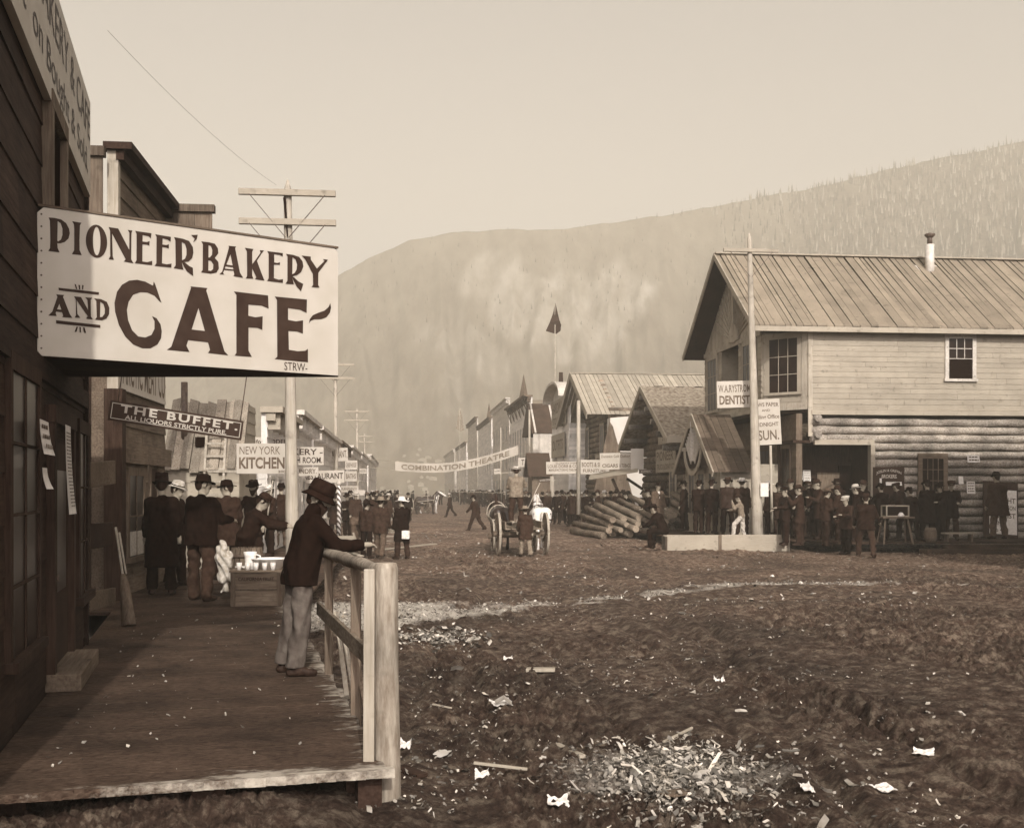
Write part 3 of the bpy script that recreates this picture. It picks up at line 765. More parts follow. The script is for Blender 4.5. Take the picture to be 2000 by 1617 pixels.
GL = [
 (A_, [(175,178),(235,182),(300,198),(350,235),(378,290),(385,335),(372,385),(335,420),(290,434),(262,432),(265,480),(285,523),(230,515),(172,508),(190,480),(192,400),(190,280),(188,210)], [[(265,215),(295,235),(312,290),(312,350),(298,395),(268,415),(262,405),(264,300)]]),
 (A_, [(408,215),(500,230),(485,255),(480,400),(482,500),(503,550),(405,540),(428,500),(428,300),(425,245)], []),
 (A_, 'O', []),
 (A_, [(768,272),(800,300),(808,560),(820,595),(768,590),(783,560),(782,310)], []),
 (A_, [(770,273),(862,287),(975,505),(990,590),(1013,630),(918,612),(935,590),(795,325)], []),
 (A_, [(955,300),(1003,308),(992,330),(990,600),(970,520),(972,330)], []),
 (A_, [(1028,310),(1190,334),(1184,385),(1160,362),(1103,352),(1102,415),(1145,420),(1172,410),(1168,455),(1145,445),(1101,443),(1100,612),(1150,618),(1197,605),(1197,648),(1025,628),(1042,600),(1043,340)], []),
 (A_, [(1225,343),(1382,370),(1378,418),(1345,395),(1300,385),(1298,445),(1335,450),(1362,442),(1360,485),(1335,475),(1297,470),(1293,630),(1340,640),(1388,632),(1385,672),(1220,655),(1238,630),(1240,370)], []),
 (A_, [(1412,372),(1500,388),(1560,410),(1598,470),(1603,525),(1590,580),(1555,612),(1500,620),(1490,625),(1505,692),(1408,677),(1428,650),(1425,405)], [[(1490,420),(1520,440),(1535,490),(1535,545),(1520,585),(1492,600)]]),
 (A_, [(1490,618),(1520,622),(1560,655),(1598,675),(1601,757),(1540,710),(1505,655)], []),
 (B_, [(65,200),(130,197),(120,240),(85,275),(100,235)], []),
 (B_, [(165,262),(240,270),(300,285),(330,330),(335,380),(300,425),(335,465),(340,530),(315,570),(260,582),(162,568),(180,545),(182,290)], [[(238,300),(262,310),(275,350),(272,395),(250,420),(237,422)], [(237,450),(262,455),(285,490),(282,535),(262,552),(236,550)]]),
 (B_, [(440,320),(470,350),(380,575),(395,590),(345,588),(372,560)], []),
 (B_, [(435,305),(510,313),(500,330),(548,570),(580,622),(482,605),(492,588),(450,370),(442,330)], []),
 (B_, [(405,488),(480,500),(480,518),(398,508)], []), (B_, [(388,528),(490,540),(492,553),(382,543)], []),
 (B_, [(595,325),(680,338),(668,365),(668,600),(680,630),(605,628),(618,600),(615,360)], []),
 (B_, [(742,349),(785,352),(765,375),(690,490),(668,520),(668,490),(750,375)], []),
 (B_, [(670,480),(715,455),(765,590),(788,647),(695,635),(708,615),(668,530)], []),
 (B_, [(815,358),(970,378),(968,412),(940,395),(885,388),(884,470),(915,475),(942,468),(940,495),(915,490),(883,492),(882,625),(930,640),(972,635),(970,670),(815,652),(830,625),(830,385)], []),
 (B_, [(1000,385),(1070,395),(1130,415),(1165,460),(1172,510),(1150,565),(1110,595),(1070,605),(1060,610),(1078,685),(995,680),(1015,650),(1015,410)], [[(1065,420),(1095,440),(1110,490),(1105,540),(1085,575),(1063,585)]]),
 (B_, [(1058,605),(1085,620),(1120,655),(1172,682),(1148,755),(1105,705),(1070,640)], []),
 (B_, [(1155,402),(1245,412),(1245,440),(1305,530),(1380,455),(1365,437),(1415,443),(1320,570),(1318,690),(1332,718),(1252,712),(1268,690),(1265,580),(1190,440)], []),
 (A_, [(262,960),(290,1010),(245,1118),(255,1150),(172,1145),(212,1105)], []),
 (A_, [(250,935),(330,942),(318,960),(385,1130),(410,1168),(308,1160),(320,1145),(272,1000),(262,960)], []),
 (A_, [(240,1080),(345,1092),(350,1115),(230,1105)], []),
 (A_, [(425,955),(450,975),(460,1130),(490,1168),(432,1165),(445,1140),(445,990)], []),
 (A_, [(428,955),(495,962),(560,1080),(590,1150),(612,1183),(545,1175),(560,1150),(450,990)], []),
 (A_, [(535,965),(605,970),(590,990),(592,1170),(565,1100),(558,990)], []),
 (A_, [(622,975),(690,982),(750,1010),(775,1070),(772,1130),(745,1175),(700,1192),(632,1185),(650,1160),(645,1000)], [[(685,1010),(715,1030),(730,1080),(728,1125),(705,1158),(682,1160)]]),
 (A_, [(272,870),(672,915),(670,940),(275,895)], []), (A_, [(247,1190),(685,1238),(685,1265),(250,1222)], []),
 (A_, [(430,832),(445,840),(458,885),(445,885)], []), (A_, [(468,842),(485,845),(487,890),(475,888)], []), (A_, [(505,842),(520,850),(515,888),(505,888)], []),
 (A_, [(448,1255),(465,1255),(450,1305),(430,1308)], []), (A_, [(478,1258),(492,1258),(495,1310),(480,1310)], []), (A_, [(512,1260),(530,1262),(543,1315),(528,1315)], []),
 (A_, [(1212,810),(1225,830),(1290,1020),(1265,1000),(1220,950),(1150,918),(1080,915),(1010,940),(965,1010),(948,1090),(960,1190),(1000,1290),(1060,1350),(1130,1360),(1190,1335),(1220,1275),(1220,1200),(1195,1150),(1240,1170),(1280,1230),(1292,1300),(1285,1370),(1250,1430),(1180,1468),(1100,1468),(1010,1430),(930,1350),(870,1240),(832,1110),(825,1020),(850,910),(900,840),(970,800),(1050,792),(1130,810),(1205,850)], []),
 (B_, [(66,715),(140,915),(20,1290),(50,1352),(-175,1331),(-130,1300)], []),
 (B_, [(60,705),(228,722),(215,745),(395,1345),(432,1385),(232,1362),(252,1330),(140,925),(70,740)], []),
 (B_, [(70,1130),(200,1145),(240,1258),(35,1235)], []),
 (B_, [(487,755),(825,795),(830,925),(760,895),(632,885),(630,995),(700,1010),(772,1000),(768,1135),(720,1115),(632,1110),(632,1340),(665,1400),(495,1388),(512,1360),(512,790)], []),
 (B_, [(890,805),(1208,835),(1205,968),(1140,935),(1022,920),(1022,1035),(1100,1050),(1170,1040),(1168,1172),(1110,1150),(1026,1145),(1030,1330),(1120,1345),(1190,1340),(1218,1320),(1218,1453),(888,1422),(915,1400),(912,840)], []),
 (B_, [(1438,870),(1446,915),(1435,965),(1400,1010),(1350,1028),(1280,1030),(1245,1045),(1228,1072),(1235,1030),(1265,990),(1320,965),(1380,945),(1420,910)], []),
]
def sign_pt(fr, x, y):
    a, b, s = fr
    X, Z = fl(SO, math.degrees(sa), a + x / s, b + y / s, 0.0)
    return X, Z
words = ((0, 11), (11, 23), (23, 38), (38, 45))      # outlines of each painted word
for w0, w1 in words:
    lt = MB()
    for i, (fr, poly, holes) in enumerate(GL[w0:w1]):
        if poly == 'O':
            poly = [(648 + 105 * math.cos(t), 413 + 163 * math.sin(t) + 12 * math.cos(t)) for t in np.linspace(0, 2 * math.pi, 40, endpoint=False)]
            holes = [[(650 + 37 * math.cos(t), 411 + 140 * math.sin(t) + 5 * math.cos(t)) for t in np.linspace(0, 2 * math.pi, 32, endpoint=False)]]
        y = -0.003 - 0.0003 * i
        loops = [[Vector((*sign_pt(fr, *p), 0)) for p in lp] for lp in [poly] + holes]
        flat_ = [p for lp in loops for p in lp]
        lt.add([(p.x, y, p.y) for p in flat_], [tuple(t) for t in tessellate_polygon(loops)])
    lt.build('lettering', 'ink', bs)
lt = MB(); xa, za = sign_pt(B_, 985, 1530); xb, zz = sign_pt(B_, 1212, 1475)
letters(lt, 'STRW-', xa, xb, za, za + 0.075, -0.004, 0.0); lt.build('lettering', 'ink', bs)

# ---- boardwalk
CM = Matrix.Translation(CO) @ Matrix.Rotation(math.radians(CA), 4, 'Z')
bw_ = MB(); edge = MB()
x = 1.74; i = 0
while x < 12.6:
    w = U(0.19, 0.27); o = U(-0.03, 0.05)
    t = U(0.92, 1.08)
    bw_.box(x, x + w - 0.0015, -2.44 - o, -0.03, 0.355 + U(-0.004, 0), 0.40 + U(-0.003, 0.001), t)
    x += w; i += 1
o = bw_.build('boardwalk', 'walk_front', None, CO, math.radians(CA)); tag(o, 'muddy plank boardwalk in front of the cafe', 'boardwalk', kind='structure')
ed = MB()
n = 40
for k in range(n):                                 # scuffed, bright leading edge of the first plank
    a, b = -2.46 + 2.4 * k / n, -2.46 + 2.4 * (k + 1) / n
    tn = U(0.9, 1.1)
    ed.hexa([(1.66 + U(0, .02), a, 0.35), (1.735, a, 0.35), (1.735, b, 0.35), (1.66 + U(0, .02), b, 0.35),
             (1.66 + U(0, .02), a, 0.403), (1.735, a, 0.405), (1.735, b, 0.405), (1.66 + U(0, .02), b, 0.403)], float(tn))
ed.build('edge_plank', 'walk_front', o)
for a in ((1.80, 1.95, -1.45, -1.25, -0.05, 0.35), (1.80, 1.95, -2.40, -2.25, -0.05, 0.35), (2.0, 12.5, -2.35, -2.2, 0.18, 0.34), (2.0, 12.5, -0.3, -0.15, 0.18, 0.34)):
    st = MB(); st.box(*a); st.build('bearer', 'dark_wood', o)
walk2 = MB(); d = 0.0
while d < 26:
    w = U(0.2, 0.28); walk2.box(-5.5, 0.0, d, d + w - 0.004, 0.34, 0.385 + U(-0.004, 0.004), U(0.75, 1.2)); d += w
o = walk2.build('boardwalk', 'walk', None, (-3.1, 16.25, 0), math.radians(SA)); tag(o, 'shaded plank boardwalk under the crowd by the meat shop', 'boardwalk', kind='structure')

# ---- railing
rail = thing('railing', 'rough peeled pole railing along the street side of the boardwalk', 'railing', (-0.84, 7.25, 0.0))
RO = Vector((-0.84, 7.25, 0.0)); rv = Vector((-1.72 + 0.84, 10.5 - 7.25, 0)); ru = rv.normalized()
mb = MB(); mb.tube([(0.045, 0.0, -0.25), (0.04, 0.0, 0.35), (0.03, 0.0, 1.0), (0.03, 0.0, 1.62), (0.03, 0.0, 1.655)], [0.086, 0.084, 0.080, 0.076, 0.066], 18, rough=0.03)
mb.build('post', 'post', rail)
mb = MB(); mb.bar((-0.075, -0.07, -0.15), (-0.07, -0.06, 1.62), 0.07, 0.035, up=(0, 1, 0)); mb.build('batten', 'pale_wood_v', rail, bevel=0.006)
mb = MB()
rp = [Vector((0.0, 0.05, 1.60)) + rv * t + Vector((U(-.006, .006), 0, U(-0.008, 0.008) - 0.075 * t)) for t in np.linspace(0, 1.25, 12)]
mb.tube(rp, [U(0.045, 0.056) for _ in rp], 12, rough=0.05); mb.build('top_rail', 'post', rail)
mb = MB(); mb.bar(Vector((-0.03, 0.05, 0.98)), Vector((-0.03, 0.05, 0.95)) + rv * 1.2, 0.035, 0.13); mb.build('lower_rail', 'mid_wood_y', rail, bevel=0.006)
for t, r in ((0.43, 0.035), (1.02, 0.035)):
    b = rv * t
    mb = MB(); mb.bar((b.x + 0.02, b.y, -0.1), (b.x + 0.02, b.y, 1.53), 0.075, 0.06, up=(0, 1, 0)); mb.build('post', 'mid_wood_v', rail, bevel=0.006)
for (t0, t1, z1, w, mt) in ((0.52, 0.78, 0.95, 0.075, 'pale_wood_v'), (0.30, 0.60, 0.97, 0.06, 'mid_wood_v'), (0.72, 0.92, 1.0, 0.06, 'pale_wood_v')):
    a, b = rv * t0, rv * t1
    mb = MB(); mb.bar((a.x + 0.07, a.y, 0.36), (b.x + 0.05, b.y, z1), w, 0.04, up=(1, 0, 0)); mb.build('brace', mt, rail, bevel=0.005)
# ================================================================== left: beyond the cafe
SR = math.radians(SA); LA = SA + 90.0             # facades on the left face +x
def XL(d): return -3.6 - 0.1 * d                  # left building line
def XR(d): return 12.5 - 0.1 * d                  # right building line
# ---- meat shop
AO = Vector((-6.26, 17.7, 0)); af = lambda px, py, y=0.0: fl(AO, LA, px, py, y)
meat = thing('meat_shop', 'tall dark false front of the meat shop beyond the cafe', 'building', AO, math.radians(LA))
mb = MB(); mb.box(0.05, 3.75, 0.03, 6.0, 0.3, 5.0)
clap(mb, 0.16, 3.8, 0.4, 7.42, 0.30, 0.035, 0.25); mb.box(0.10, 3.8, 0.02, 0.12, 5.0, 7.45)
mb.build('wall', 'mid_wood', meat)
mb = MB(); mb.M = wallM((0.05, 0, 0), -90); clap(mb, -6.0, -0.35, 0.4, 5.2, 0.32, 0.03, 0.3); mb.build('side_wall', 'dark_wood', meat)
mb = MB(); mb.box(0.0, 0.14, -0.07, 0.10, 3.6, 7.45); mb.build('corner_board', 'pale_wood_v', meat)
mb = MB(); mb.box(-0.12, 0.12, -0.16, 0.12, 0.2, 3.7); mb.build('corner_post', 'dark_wood_v', meat)
mb = MB(); mb.box(-0.1, 3.95, -0.30, 0.14, 7.45, 7.56); mb.box(-0.02, 3.88, -0.16, -0.04, 7.3, 7.45); mb.build('cornice', 'dark_wood', meat)
mb = MB(); mb.M = wallM((3.85, 0.1, 0), -90); boards_v(mb, -0.55, 1.0, 6.0, 7.55, 0.3); mb.box(-0.6, 1.05, -0.12, 0.05, 7.42, 7.56, 0.7); mb.build('parapet_panel', 'mid_wood_v', meat)
mb = MB(); mb.M = wallM((-0.3, 0.1, 0), -90); boards_v(mb, -0.55, 0.02, 4.5, 7.25, 0.28); mb.box(-0.6, 0.05, -0.1, 0.05, 7.25, 7.4, 0.6); mb.build('return_panel', 'mid_wood_v', meat)
xa, za = af(247, 1000); xb, zb = af(275, 1000)
window(meat, I4, xa, xb, 1.0, 2.35, 2, 2, 'mid_wood_v', 'glass', 0.12, True, 0.06)
xc, _ = af(288, 1000); xd, _ = af(301, 1000)
mb = MB(); mb.box(xc, xd, -0.045, 0.0, 0.42, 2.5); dr = mb.build('door', 'dark_wood_v', meat)
mb = MB(); mb.box(xc - 0.1, xc, -0.08, 0, 0.4, 2.6); mb.box(xd, xd + 0.1, -0.08, 0, 0.4, 2.6); mb.box(xc - 0.1, xd + 0.1, -0.083, 0, 2.6, 2.72); mb.build('door_frame', 'mid_wood_v', meat)
xe, _ = af(306, 1000); xg, _ = af(315, 1000)
window(meat, I4, xe, xg, 1.2, 2.3, 1, 2, 'mid_wood_v', 'glass', 0.09, True, 0.06)
A, B = on_wall(AO, LA, 0.25, 3.65, 3.72, -0.06)
sign('faded white meat company sign board on the false front above the buffet sign', A, B, 0.78, [('ARCTIC MEAT CO', 0.02, 0.98, 0.12, 0.92, dict(bold=0.01))], ink='ink_soft')
A, B = on_wall(AO, LA, 0.25, 3.9, 2.55, -0.12)
sign('blank weathered board over the meat shop windows', A, B, 0.32, [], board='mid_wood')
A, B = on_wall(AO, LA, xa, xb, 1.02, -0.10)
mb = MB(); mb.box(xa, xb, -0.048, -0.042, 1.02, 1.42); mb.build('half_curtain', 'curtain', meat)
# ---- boards and broom in the gap
for i, (pxa, pya, pxb, pyb, hh, lab) in enumerate(((172, 928, 222, 922, 0.30, 'grey plank nailed across the gap beside the cafe, the upper of three'), (172, 1048, 218, 1042, 0.30, 'wide dark plank across the gap beside the cafe, the middle of three'), (172, 1175, 222, 1164, 0.22, 'thick low plank with a pale upper edge across the gap beside the cafe'))):
    a, b = P(pxa, pya, 13.2), P(pxb, pyb, 14.6)
    mb = MB(); mb.bar(a, b, 0.05, hh); o = mb.build('plank', ('mid_wood', 'dark_wood', 'mid_wood')[i], bevel=0.008); tag(o, lab, 'plank')
mb = MB()
a, b = P(226, 1030, 14.7), P(240, 1122, 14.4); c = P(252, 1186, 14.2)
br = thing('broom', 'broom leaning head down against the corner post of the meat shop', 'broom', (c.x, c.y, 0.4))
L0 = Vector((c.x, c.y, 0.4))
mb.tube([a - L0, b - L0], 0.016, 8); mb.build('handle', 'pole', br)
mb = MB(); mb.tube([b - L0, (b * 0.6 + c * 0.4) - L0, Vector((0, 0, 0.01))], [0.03, 0.055, 0.10], 14, rough=0.25); mb.build('bristles', 'mid_wood_v', br)
mb = MB(); mb.tube([P(233, 1040, 14.9) - L0, P(246, 1120, 14.7) - L0], 0.014, 8)
o = mb.build('pole', 'pole', None, L0); tag(o, 'thin stick leaning beside the broom', 'stick')

# ---- the buffet sign
A, B = P(210, 820, 15.4), P(470, 859, 17.6)
h_ = 0.40
bf = sign('tilted black sign with white lettering hanging over the left walk', P(210, 820, 15.2), P(471, 860, 15.9), 0.275,
          [('THE BUFFET.', 0.08, 0.96, 0.46, 0.86, dict(bold=0.028, space=1.25)), ('ALL LIQUORS STRICTLY PURE.', 0.12, 0.88, 0.12, 0.38, dict(bold=0.02))], board='sign_dark', ink='white', thick=0.035, border=0.03)
for u in (0.1, 1.75): mb = MB(); mb.tube([(u, 0.02, 0.27), (u, 0.02, 1.0)], 0.008, 6); mb.build('hanger', 'iron', bf)

# ---- slab shed
SO2 = P(322, 1000, 25.0); SO2.z = 0
shed = thing('slab_shed', 'low shed with a bark slab roof, stovepipe and pale plank wall', 'shed', SO2, SR)
mb = MB(); clap(mb, 0, 1.62, 0.3, 2.58, 0.28, 0.02, 0.1); mb.box(0, 1.62, 0.03, 3, 0.3, 2.5); mb.build('wall', 'pale_wood', shed)
mb = MB(); xx = -0.05
while xx < 1.6:
    w = U(0.13, 0.22); t = U(0.6, 1.3); e = U(-0.06, 0.06)
    mb.hexa([(xx, -0.15, 2.53 + e), (xx + w - .01, -0.15, 2.53 + e), (xx + w - .01, 0.0, 2.53 + e), (xx, 0.0, 2.53 + e), (xx, 1.15, 4.18 + e), (xx + w - .01, 1.15, 4.18 + U(-.08, .08)), (xx + w - .01, 1.3, 4.1 + e), (xx, 1.3, 4.1 + e)], t); xx += w
mb.build('roof', 'slab', shed)
mb = MB(); mb.tube([(0.33, 0.5, 2.9), (0.33, 0.5, 4.55)], 0.075, 12); mb.build('stovepipe', 'iron', shed)
mb = MB(); mb.M = Matrix.Translation((0.72, 0.32, 3.1)); mb.box(-0.11, 0.11, -0.06, 0.2, -0.02, 0.2); mb.build('window', 'hole', shed)
lad = thing('ladder', 'pale wooden ladder leaning on the slab roof', 'ladder', SO2 + Vector((0.93, -0.6, 0)), SR)
mb = MB()
for dx in (0.0, 0.42): mb.bar((dx, 0, 0.4), (dx + 0.02, 0.9, 3.55), 0.05, 0.06)
mb.build('rail', 'pole', lad)
for k in range(11):
    mb = MB(); t = (k + 0.6) / 11; mb.bar((0, 0.9 * t - 0.03, 0.4 + 3.15 * t), (0.44, 0.9 * t - 0.03, 0.4 + 3.15 * t), 0.035, 0.05); mb.build('rung', 'pole', lad)

def storefront(name, label, side, d0, d1, ztop, mat, win=(), cornice='dark_wood', roof=None, depth=9.0, zwall=None, boards='h', trim='trim', xoff=0.0, cat='building', bh=0.28, curve=0.0, frame='trim'):
    """a shop on the street line; d0 nearer, d1 farther; win: rows of (z0, z1, count, width)"""
    L = (d1 - d0) * math.hypot(1, 0.1)
    if side < 0: o = Vector((XL(d0) + xoff, d0, 0)); ang = LA
    else: o = Vector((XR(d1) + xoff, d1, 0)); ang = SA - 90
    r = thing(name, label, cat, o, math.radians(ang))
    zw = zwall or ztop * 0.78
    mb = MB(); mb.box(0.02, L - 0.02, 0.04, depth, 0.0, zw)
    (clap(mb, 0, L, 0.2, ztop, bh, 0.03, 0.12) if boards == 'h' else boards_v(mb, 0, L, 0.2, ztop, 0.25))
    mb.box(0.0, L, 0.02, 0.14, zw, ztop)
    mb.M = wallM((0.02, 0, 0), -90) if side < 0 else wallM((L - 0.02, 0, 0), 90)
    xr = (-depth, -0.02) if side < 0 else (0.02, depth)
    (clap if boards == 'h' else boards_v)(mb, xr[0], xr[1], 0.2, zw)
    mb.M = None
    mb.build('wall', mat, r)
    if cornice:
        mb = MB(); mb.box(-0.15, L + 0.15, -0.45, 0.15, ztop, ztop + 0.16); mb.box(-0.08, L + 0.08, -0.25, 0.0, ztop - 0.22, ztop)
        for k in range(max(2, int(L / 1.2))):
            xx = 0.1 + (L - 0.3) * k / max(1, int(L / 1.2) - 1); mb.box(xx, xx + 0.12, -0.36, 0, ztop - 0.45, ztop)
        mb.build('cornice', cornice, r)
    if roof:
        mb = MB(); zr = zw + roof
        mb.prism([(-0.1, 0.1, zw + .02), (L + 0.1, 0.1, zw + .02), (L / 2, 0.1, zr)], (0, depth, 0)); mb.build('roof', 'roof_pale', r)
    for (z0, z1, cnt, w) in win:
        for k in range(cnt):
            xc = L * (k + 0.5) / cnt
            window(r, I4, xc - w / 2, xc + w / 2, z0, z1, 2, 2, frame, 'glass', 0.08, True, 0.07)
    return r
# slab shed's neighbour: clapboard false front seen edge on
storefront('clapboard_shop', 'narrow clapboard false front right behind the slab shed', -1, 26.7, 29.6, 4.25, 'pale_wood', (), None, None, 1.2, 3.0, xoff=-0.2)
storefront('plank_store', 'pale plank store with a small cornice behind the kitchen sign', -1, 30.5, 36.5, 4.2, 'front', ((0.9, 2.4, 3, 0.9),), 'pale_wood', None, 1.6, 3.2)
storefront('gabled_store', 'pale store with a sloping roof edge behind the first telephone pole', -1, 37.5, 46, 4.6, 'front', ((0.8, 2.4, 3, 1.0),), 'trim', None, 3.0, 3.4)
storefront('long_store', 'long pale store row sloping away on the left side', -1, 47, 62, 4.6, 'front', ((0.8, 2.5, 5, 1.2),), 'trim', None, 4.0, 3.6)
storefront('far_store', 'pale false front past the long store on the left', -1, 63, 76, 4.7, 'front', (), 'mid_wood', 1.2)
storefront('far_store', 'pale false front on the left near the third telephone pole', -1, 78, 95, 5.0, 'front', ((2.9, 4.0, 4, 1.2),), 'trim', 1.2)
storefront('far_store', 'last hazy pale building on the left before the banner', -1, 98, 125, 5.2, 'front', ((2.9, 4.0, 4, 1.2),), 'trim', 1.4)
storefront('far_store', 'hazy pale building at the far left end of the street', -1, 130, 175, 6.0, 'front', ((3.4, 4.8, 5, 1.6),), 'trim', 1.4)

def flat_sign(label, px0, py0, px1, py1, d, lines, h=None, dx1=0.0, **kw):
    """px0,py0 lower left; px1,py1 lower right; h in pixels"""
    A, B = P(px0, py0, d), P(px1, py1, d + dx1)
    return sign(label, A, B, h / F * d, lines, **kw)
o = flat_sign('white kitchen sign in front of the first telephone pole', 462, 925, 561, 925, 23.0, [('NEW YORK', 0.06, 0.86, 0.64, 0.90, dict(bold=0.0)), ('KITCHEN', 0.05, 0.95, 0.16, 0.55, dict(bold=0.035)), ('200', 0.82, 0.97, 0.03, 0.11)], 59, ink='ink_soft')
def hang(o, w, h, up=0.6, zs=None):
    for u in (0.12, 0.88): mb = MB(); mb.tube([(w * u, 0.015, h), (w * u, 0.015, h + up)], 0.012, 6); mb.build('hanger', 'iron', o)
def bracket(o, length):                            # bar back to the building the sign hangs from
    mb = MB(); mb.bar((-length, 0.04, 0.05), (0.1, 0.04, 0.05), 0.05, 0.05); mb.build('bracket', 'pole', o)
bracket(o, 0.6)
o = flat_sign('white sign with one line of small lettering behind the kitchen sign', 492, 870, 572, 870, 32.0, [('for MODERN', 0.1, 0.98, 0.2, 0.75)], 16); bracket(o, 0.5)
o = flat_sign('white bakery and lunch room sign right of the first telephone pole', 545, 908, 632, 908, 37.0, [('BAKERY -', 0.02, 0.98, 0.56, 0.90, dict(bold=0.02)), ('LUNCH ROOM.', 0.02, 0.97, 0.10, 0.44, dict(bold=0.02))], 35); bracket(o, 0.6)
o = flat_sign('white restaurant sign with faint lettering behind the second telephone pole', 632, 902, 680, 900, 60.0, [('RESTAURANT.', 0.03, 0.97, 0.25, 0.8)], 26, ink='ink_soft'); bracket(o, 1.0)
o = flat_sign('white laundry sign with faint lettering under the lunch room sign', 560, 930, 622, 929, 40.0, [('LAUNDRY.', 0.1, 0.95, 0.25, 0.8)], 17, ink='ink_soft'); bracket(o, 0.5)
o = flat_sign('white restaurant sign with bold black letters just above the hat by the railing', 590, 944, 673, 942, 43.0, [('RESTAURANT', 0.04, 0.97, 0.3, 0.8, dict(bold=0.02))], 24); bracket(o, 0.5)
for (x0, y1, x1, h, d, t, l) in ((674, 917, 698, 18, 62, 'CHOP HOUSE', 'small white sign level with the lunch room sign near the third telephone pole'), (674, 940, 697, 20, 64, 'BATHS', 'small white sign below the chop house sign'), (664, 961, 700, 12, 66, 'FURNISHINGS', 'low wide sign over the far left crowd'), (692, 967, 713, 10, 60, '', 'blank white board at head height by the third telephone pole'), (702, 925, 716, 10, 90, 'HOTEL', 'tiny far white sign past the third telephone pole')):
    o = flat_sign(l, x0, y1, x1, y1, d, [(t, 0.08, 0.92, 0.25, 0.75)] if t else [], h, ink='ink_soft'); bracket(o, 0.6)

# ---- telephone poles
def utility_pole(label, base, top, rb, rt, arms, armlen, tilt=0.0, steps=False):
    r = thing('telephone_pole', label, 'telephone pole', (base.x, base.y, 0), SR)
    H = top.z
    mb = MB(); tx = (top.x - base.x)
    n = 8; mb.tube([(tx * i / n, 0, -0.3 + (H + 0.1) * i / n) for i in range(n + 1)] + [(tx, 0, H)], [rb + (rt - rb) * i / n for i in range(n + 1)] + [rt * 0.25], 14, rough=0.03)
    mb.build('pole', 'pole', r)
    for k, za in enumerate(arms):
        mb = MB(); x_ = tx * za / H
        mb.box(x_ - armlen / 2, x_ + armlen / 2, -rt - 0.09, -rt - 0.0, za - 0.06, za + 0.06); c = mb.build('crossarm', 'pale_wood', r, bevel=0.008)
        mb = MB()
        for s in (-1, 1): mb.bar((x_ + s * armlen * 0.39, -rt - 0.11, za - 0.05), (x_ + s * 0.03, -rt - 0.06, za - armlen * 0.47), 0.025, 0.012)
        mb.build('brace', 'iron', c)
    return r
p1b = P(573, 1000, 22.0); p1t = P(562, 352, 22.0)
pole1 = utility_pole('nearest telephone pole with two crossarms above the bakery sign', p1b, p1t, 0.14, 0.075, (P(0, 380, 22).z, P(0, 437, 22).z), 1.86)
mb = MB(); zz = P(0, 390, 22).z; mb.bar((-0.16, -0.1, zz), (-0.10, -0.1, zz - 0.75), 0.05, 0.10, w2=0.02); mb.build('transformer_wrap', 'cloth_black', pole1)
utility_pole('second telephone pole, thin, right of the bakery sign corner', P(657, 1000, 58), P(655, 703, 58), 0.13, 0.08, (P(0, 713, 58).z, P(0, 739, 58).z), 1.95)
utility_pole('third telephone pole farther up the left side', P(699, 1000, 92), P(697, 798, 92), 0.13, 0.09, (P(0, 804, 92).z, P(0, 821, 92).z), 2.0)
utility_pole('farthest hazy telephone pole on the left', P(714, 980, 140), P(712, 846, 140), 0.13, 0.09, (P(0, 852, 140).z, P(0, 863, 140).z), 2.2)
mb = MB(); a = P(540, 362, 21.9); b = Vector((-6.0, 13.0, 9.0)) ; b = P(210, 60, 13.0)
mb.tube([a.lerp(b, t) + Vector((0, 0, -0.5 * t * (1 - t))) for t in np.linspace(0, 1, 24)], 0.0025, 5)
o = mb.build('telephone_wire', 'rope'); tag(o, 'thin wire running from the nearest telephone pole up over the cafe', 'wire')
# barber pole
bpz = thing('barber_pole', 'striped barber pole behind the man at the railing', 'barber pole', (P(662, 1000, 40).x, 40, 0.3))
m_, n_, l_, b_ = new_mat('barber stripes')
tc = n_.new('ShaderNodeTexCoord'); wv = n_.new('ShaderNodeTexWave'); wv.bands_direction = 'DIAGONAL'; wv.inputs['Scale'].default_value = 3.2; l_.new(tc.outputs['Object'], wv.inputs[0])
cr = n_.new('ShaderNodeValToRGB'); cr.color_ramp.interpolation = 'CONSTANT'; cr.color_ramp.elements[0].color = sep(0.04); cr.color_ramp.elements[1].position = 0.5; cr.color_ramp.elements[1].color = sep(0.65)
l_.new(wv.outputs[0], cr.inputs[0]); l_.new(cr.outputs[0], b_.inputs['Base Color']); M['stripes'] = m_
mb = MB(); mb.tube([(0, 0, 0.2), (0, 0, 1.95)], [0.075, 0.07], 14); mb.build('striped_shaft', 'stripes', bpz)
mb = MB(); mb.lathe([(0.0, 1.94), (0.07, 1.96), (0.10, 2.04), (0.07, 2.13), (0.0, 2.15)], 14); mb.build('ball', 'white', bpz)
mb = MB(); mb.box(-0.11, 0.11, -0.11, 0.11, 0.0, 0.2); mb.build('base', 'dark_wood', bpz)

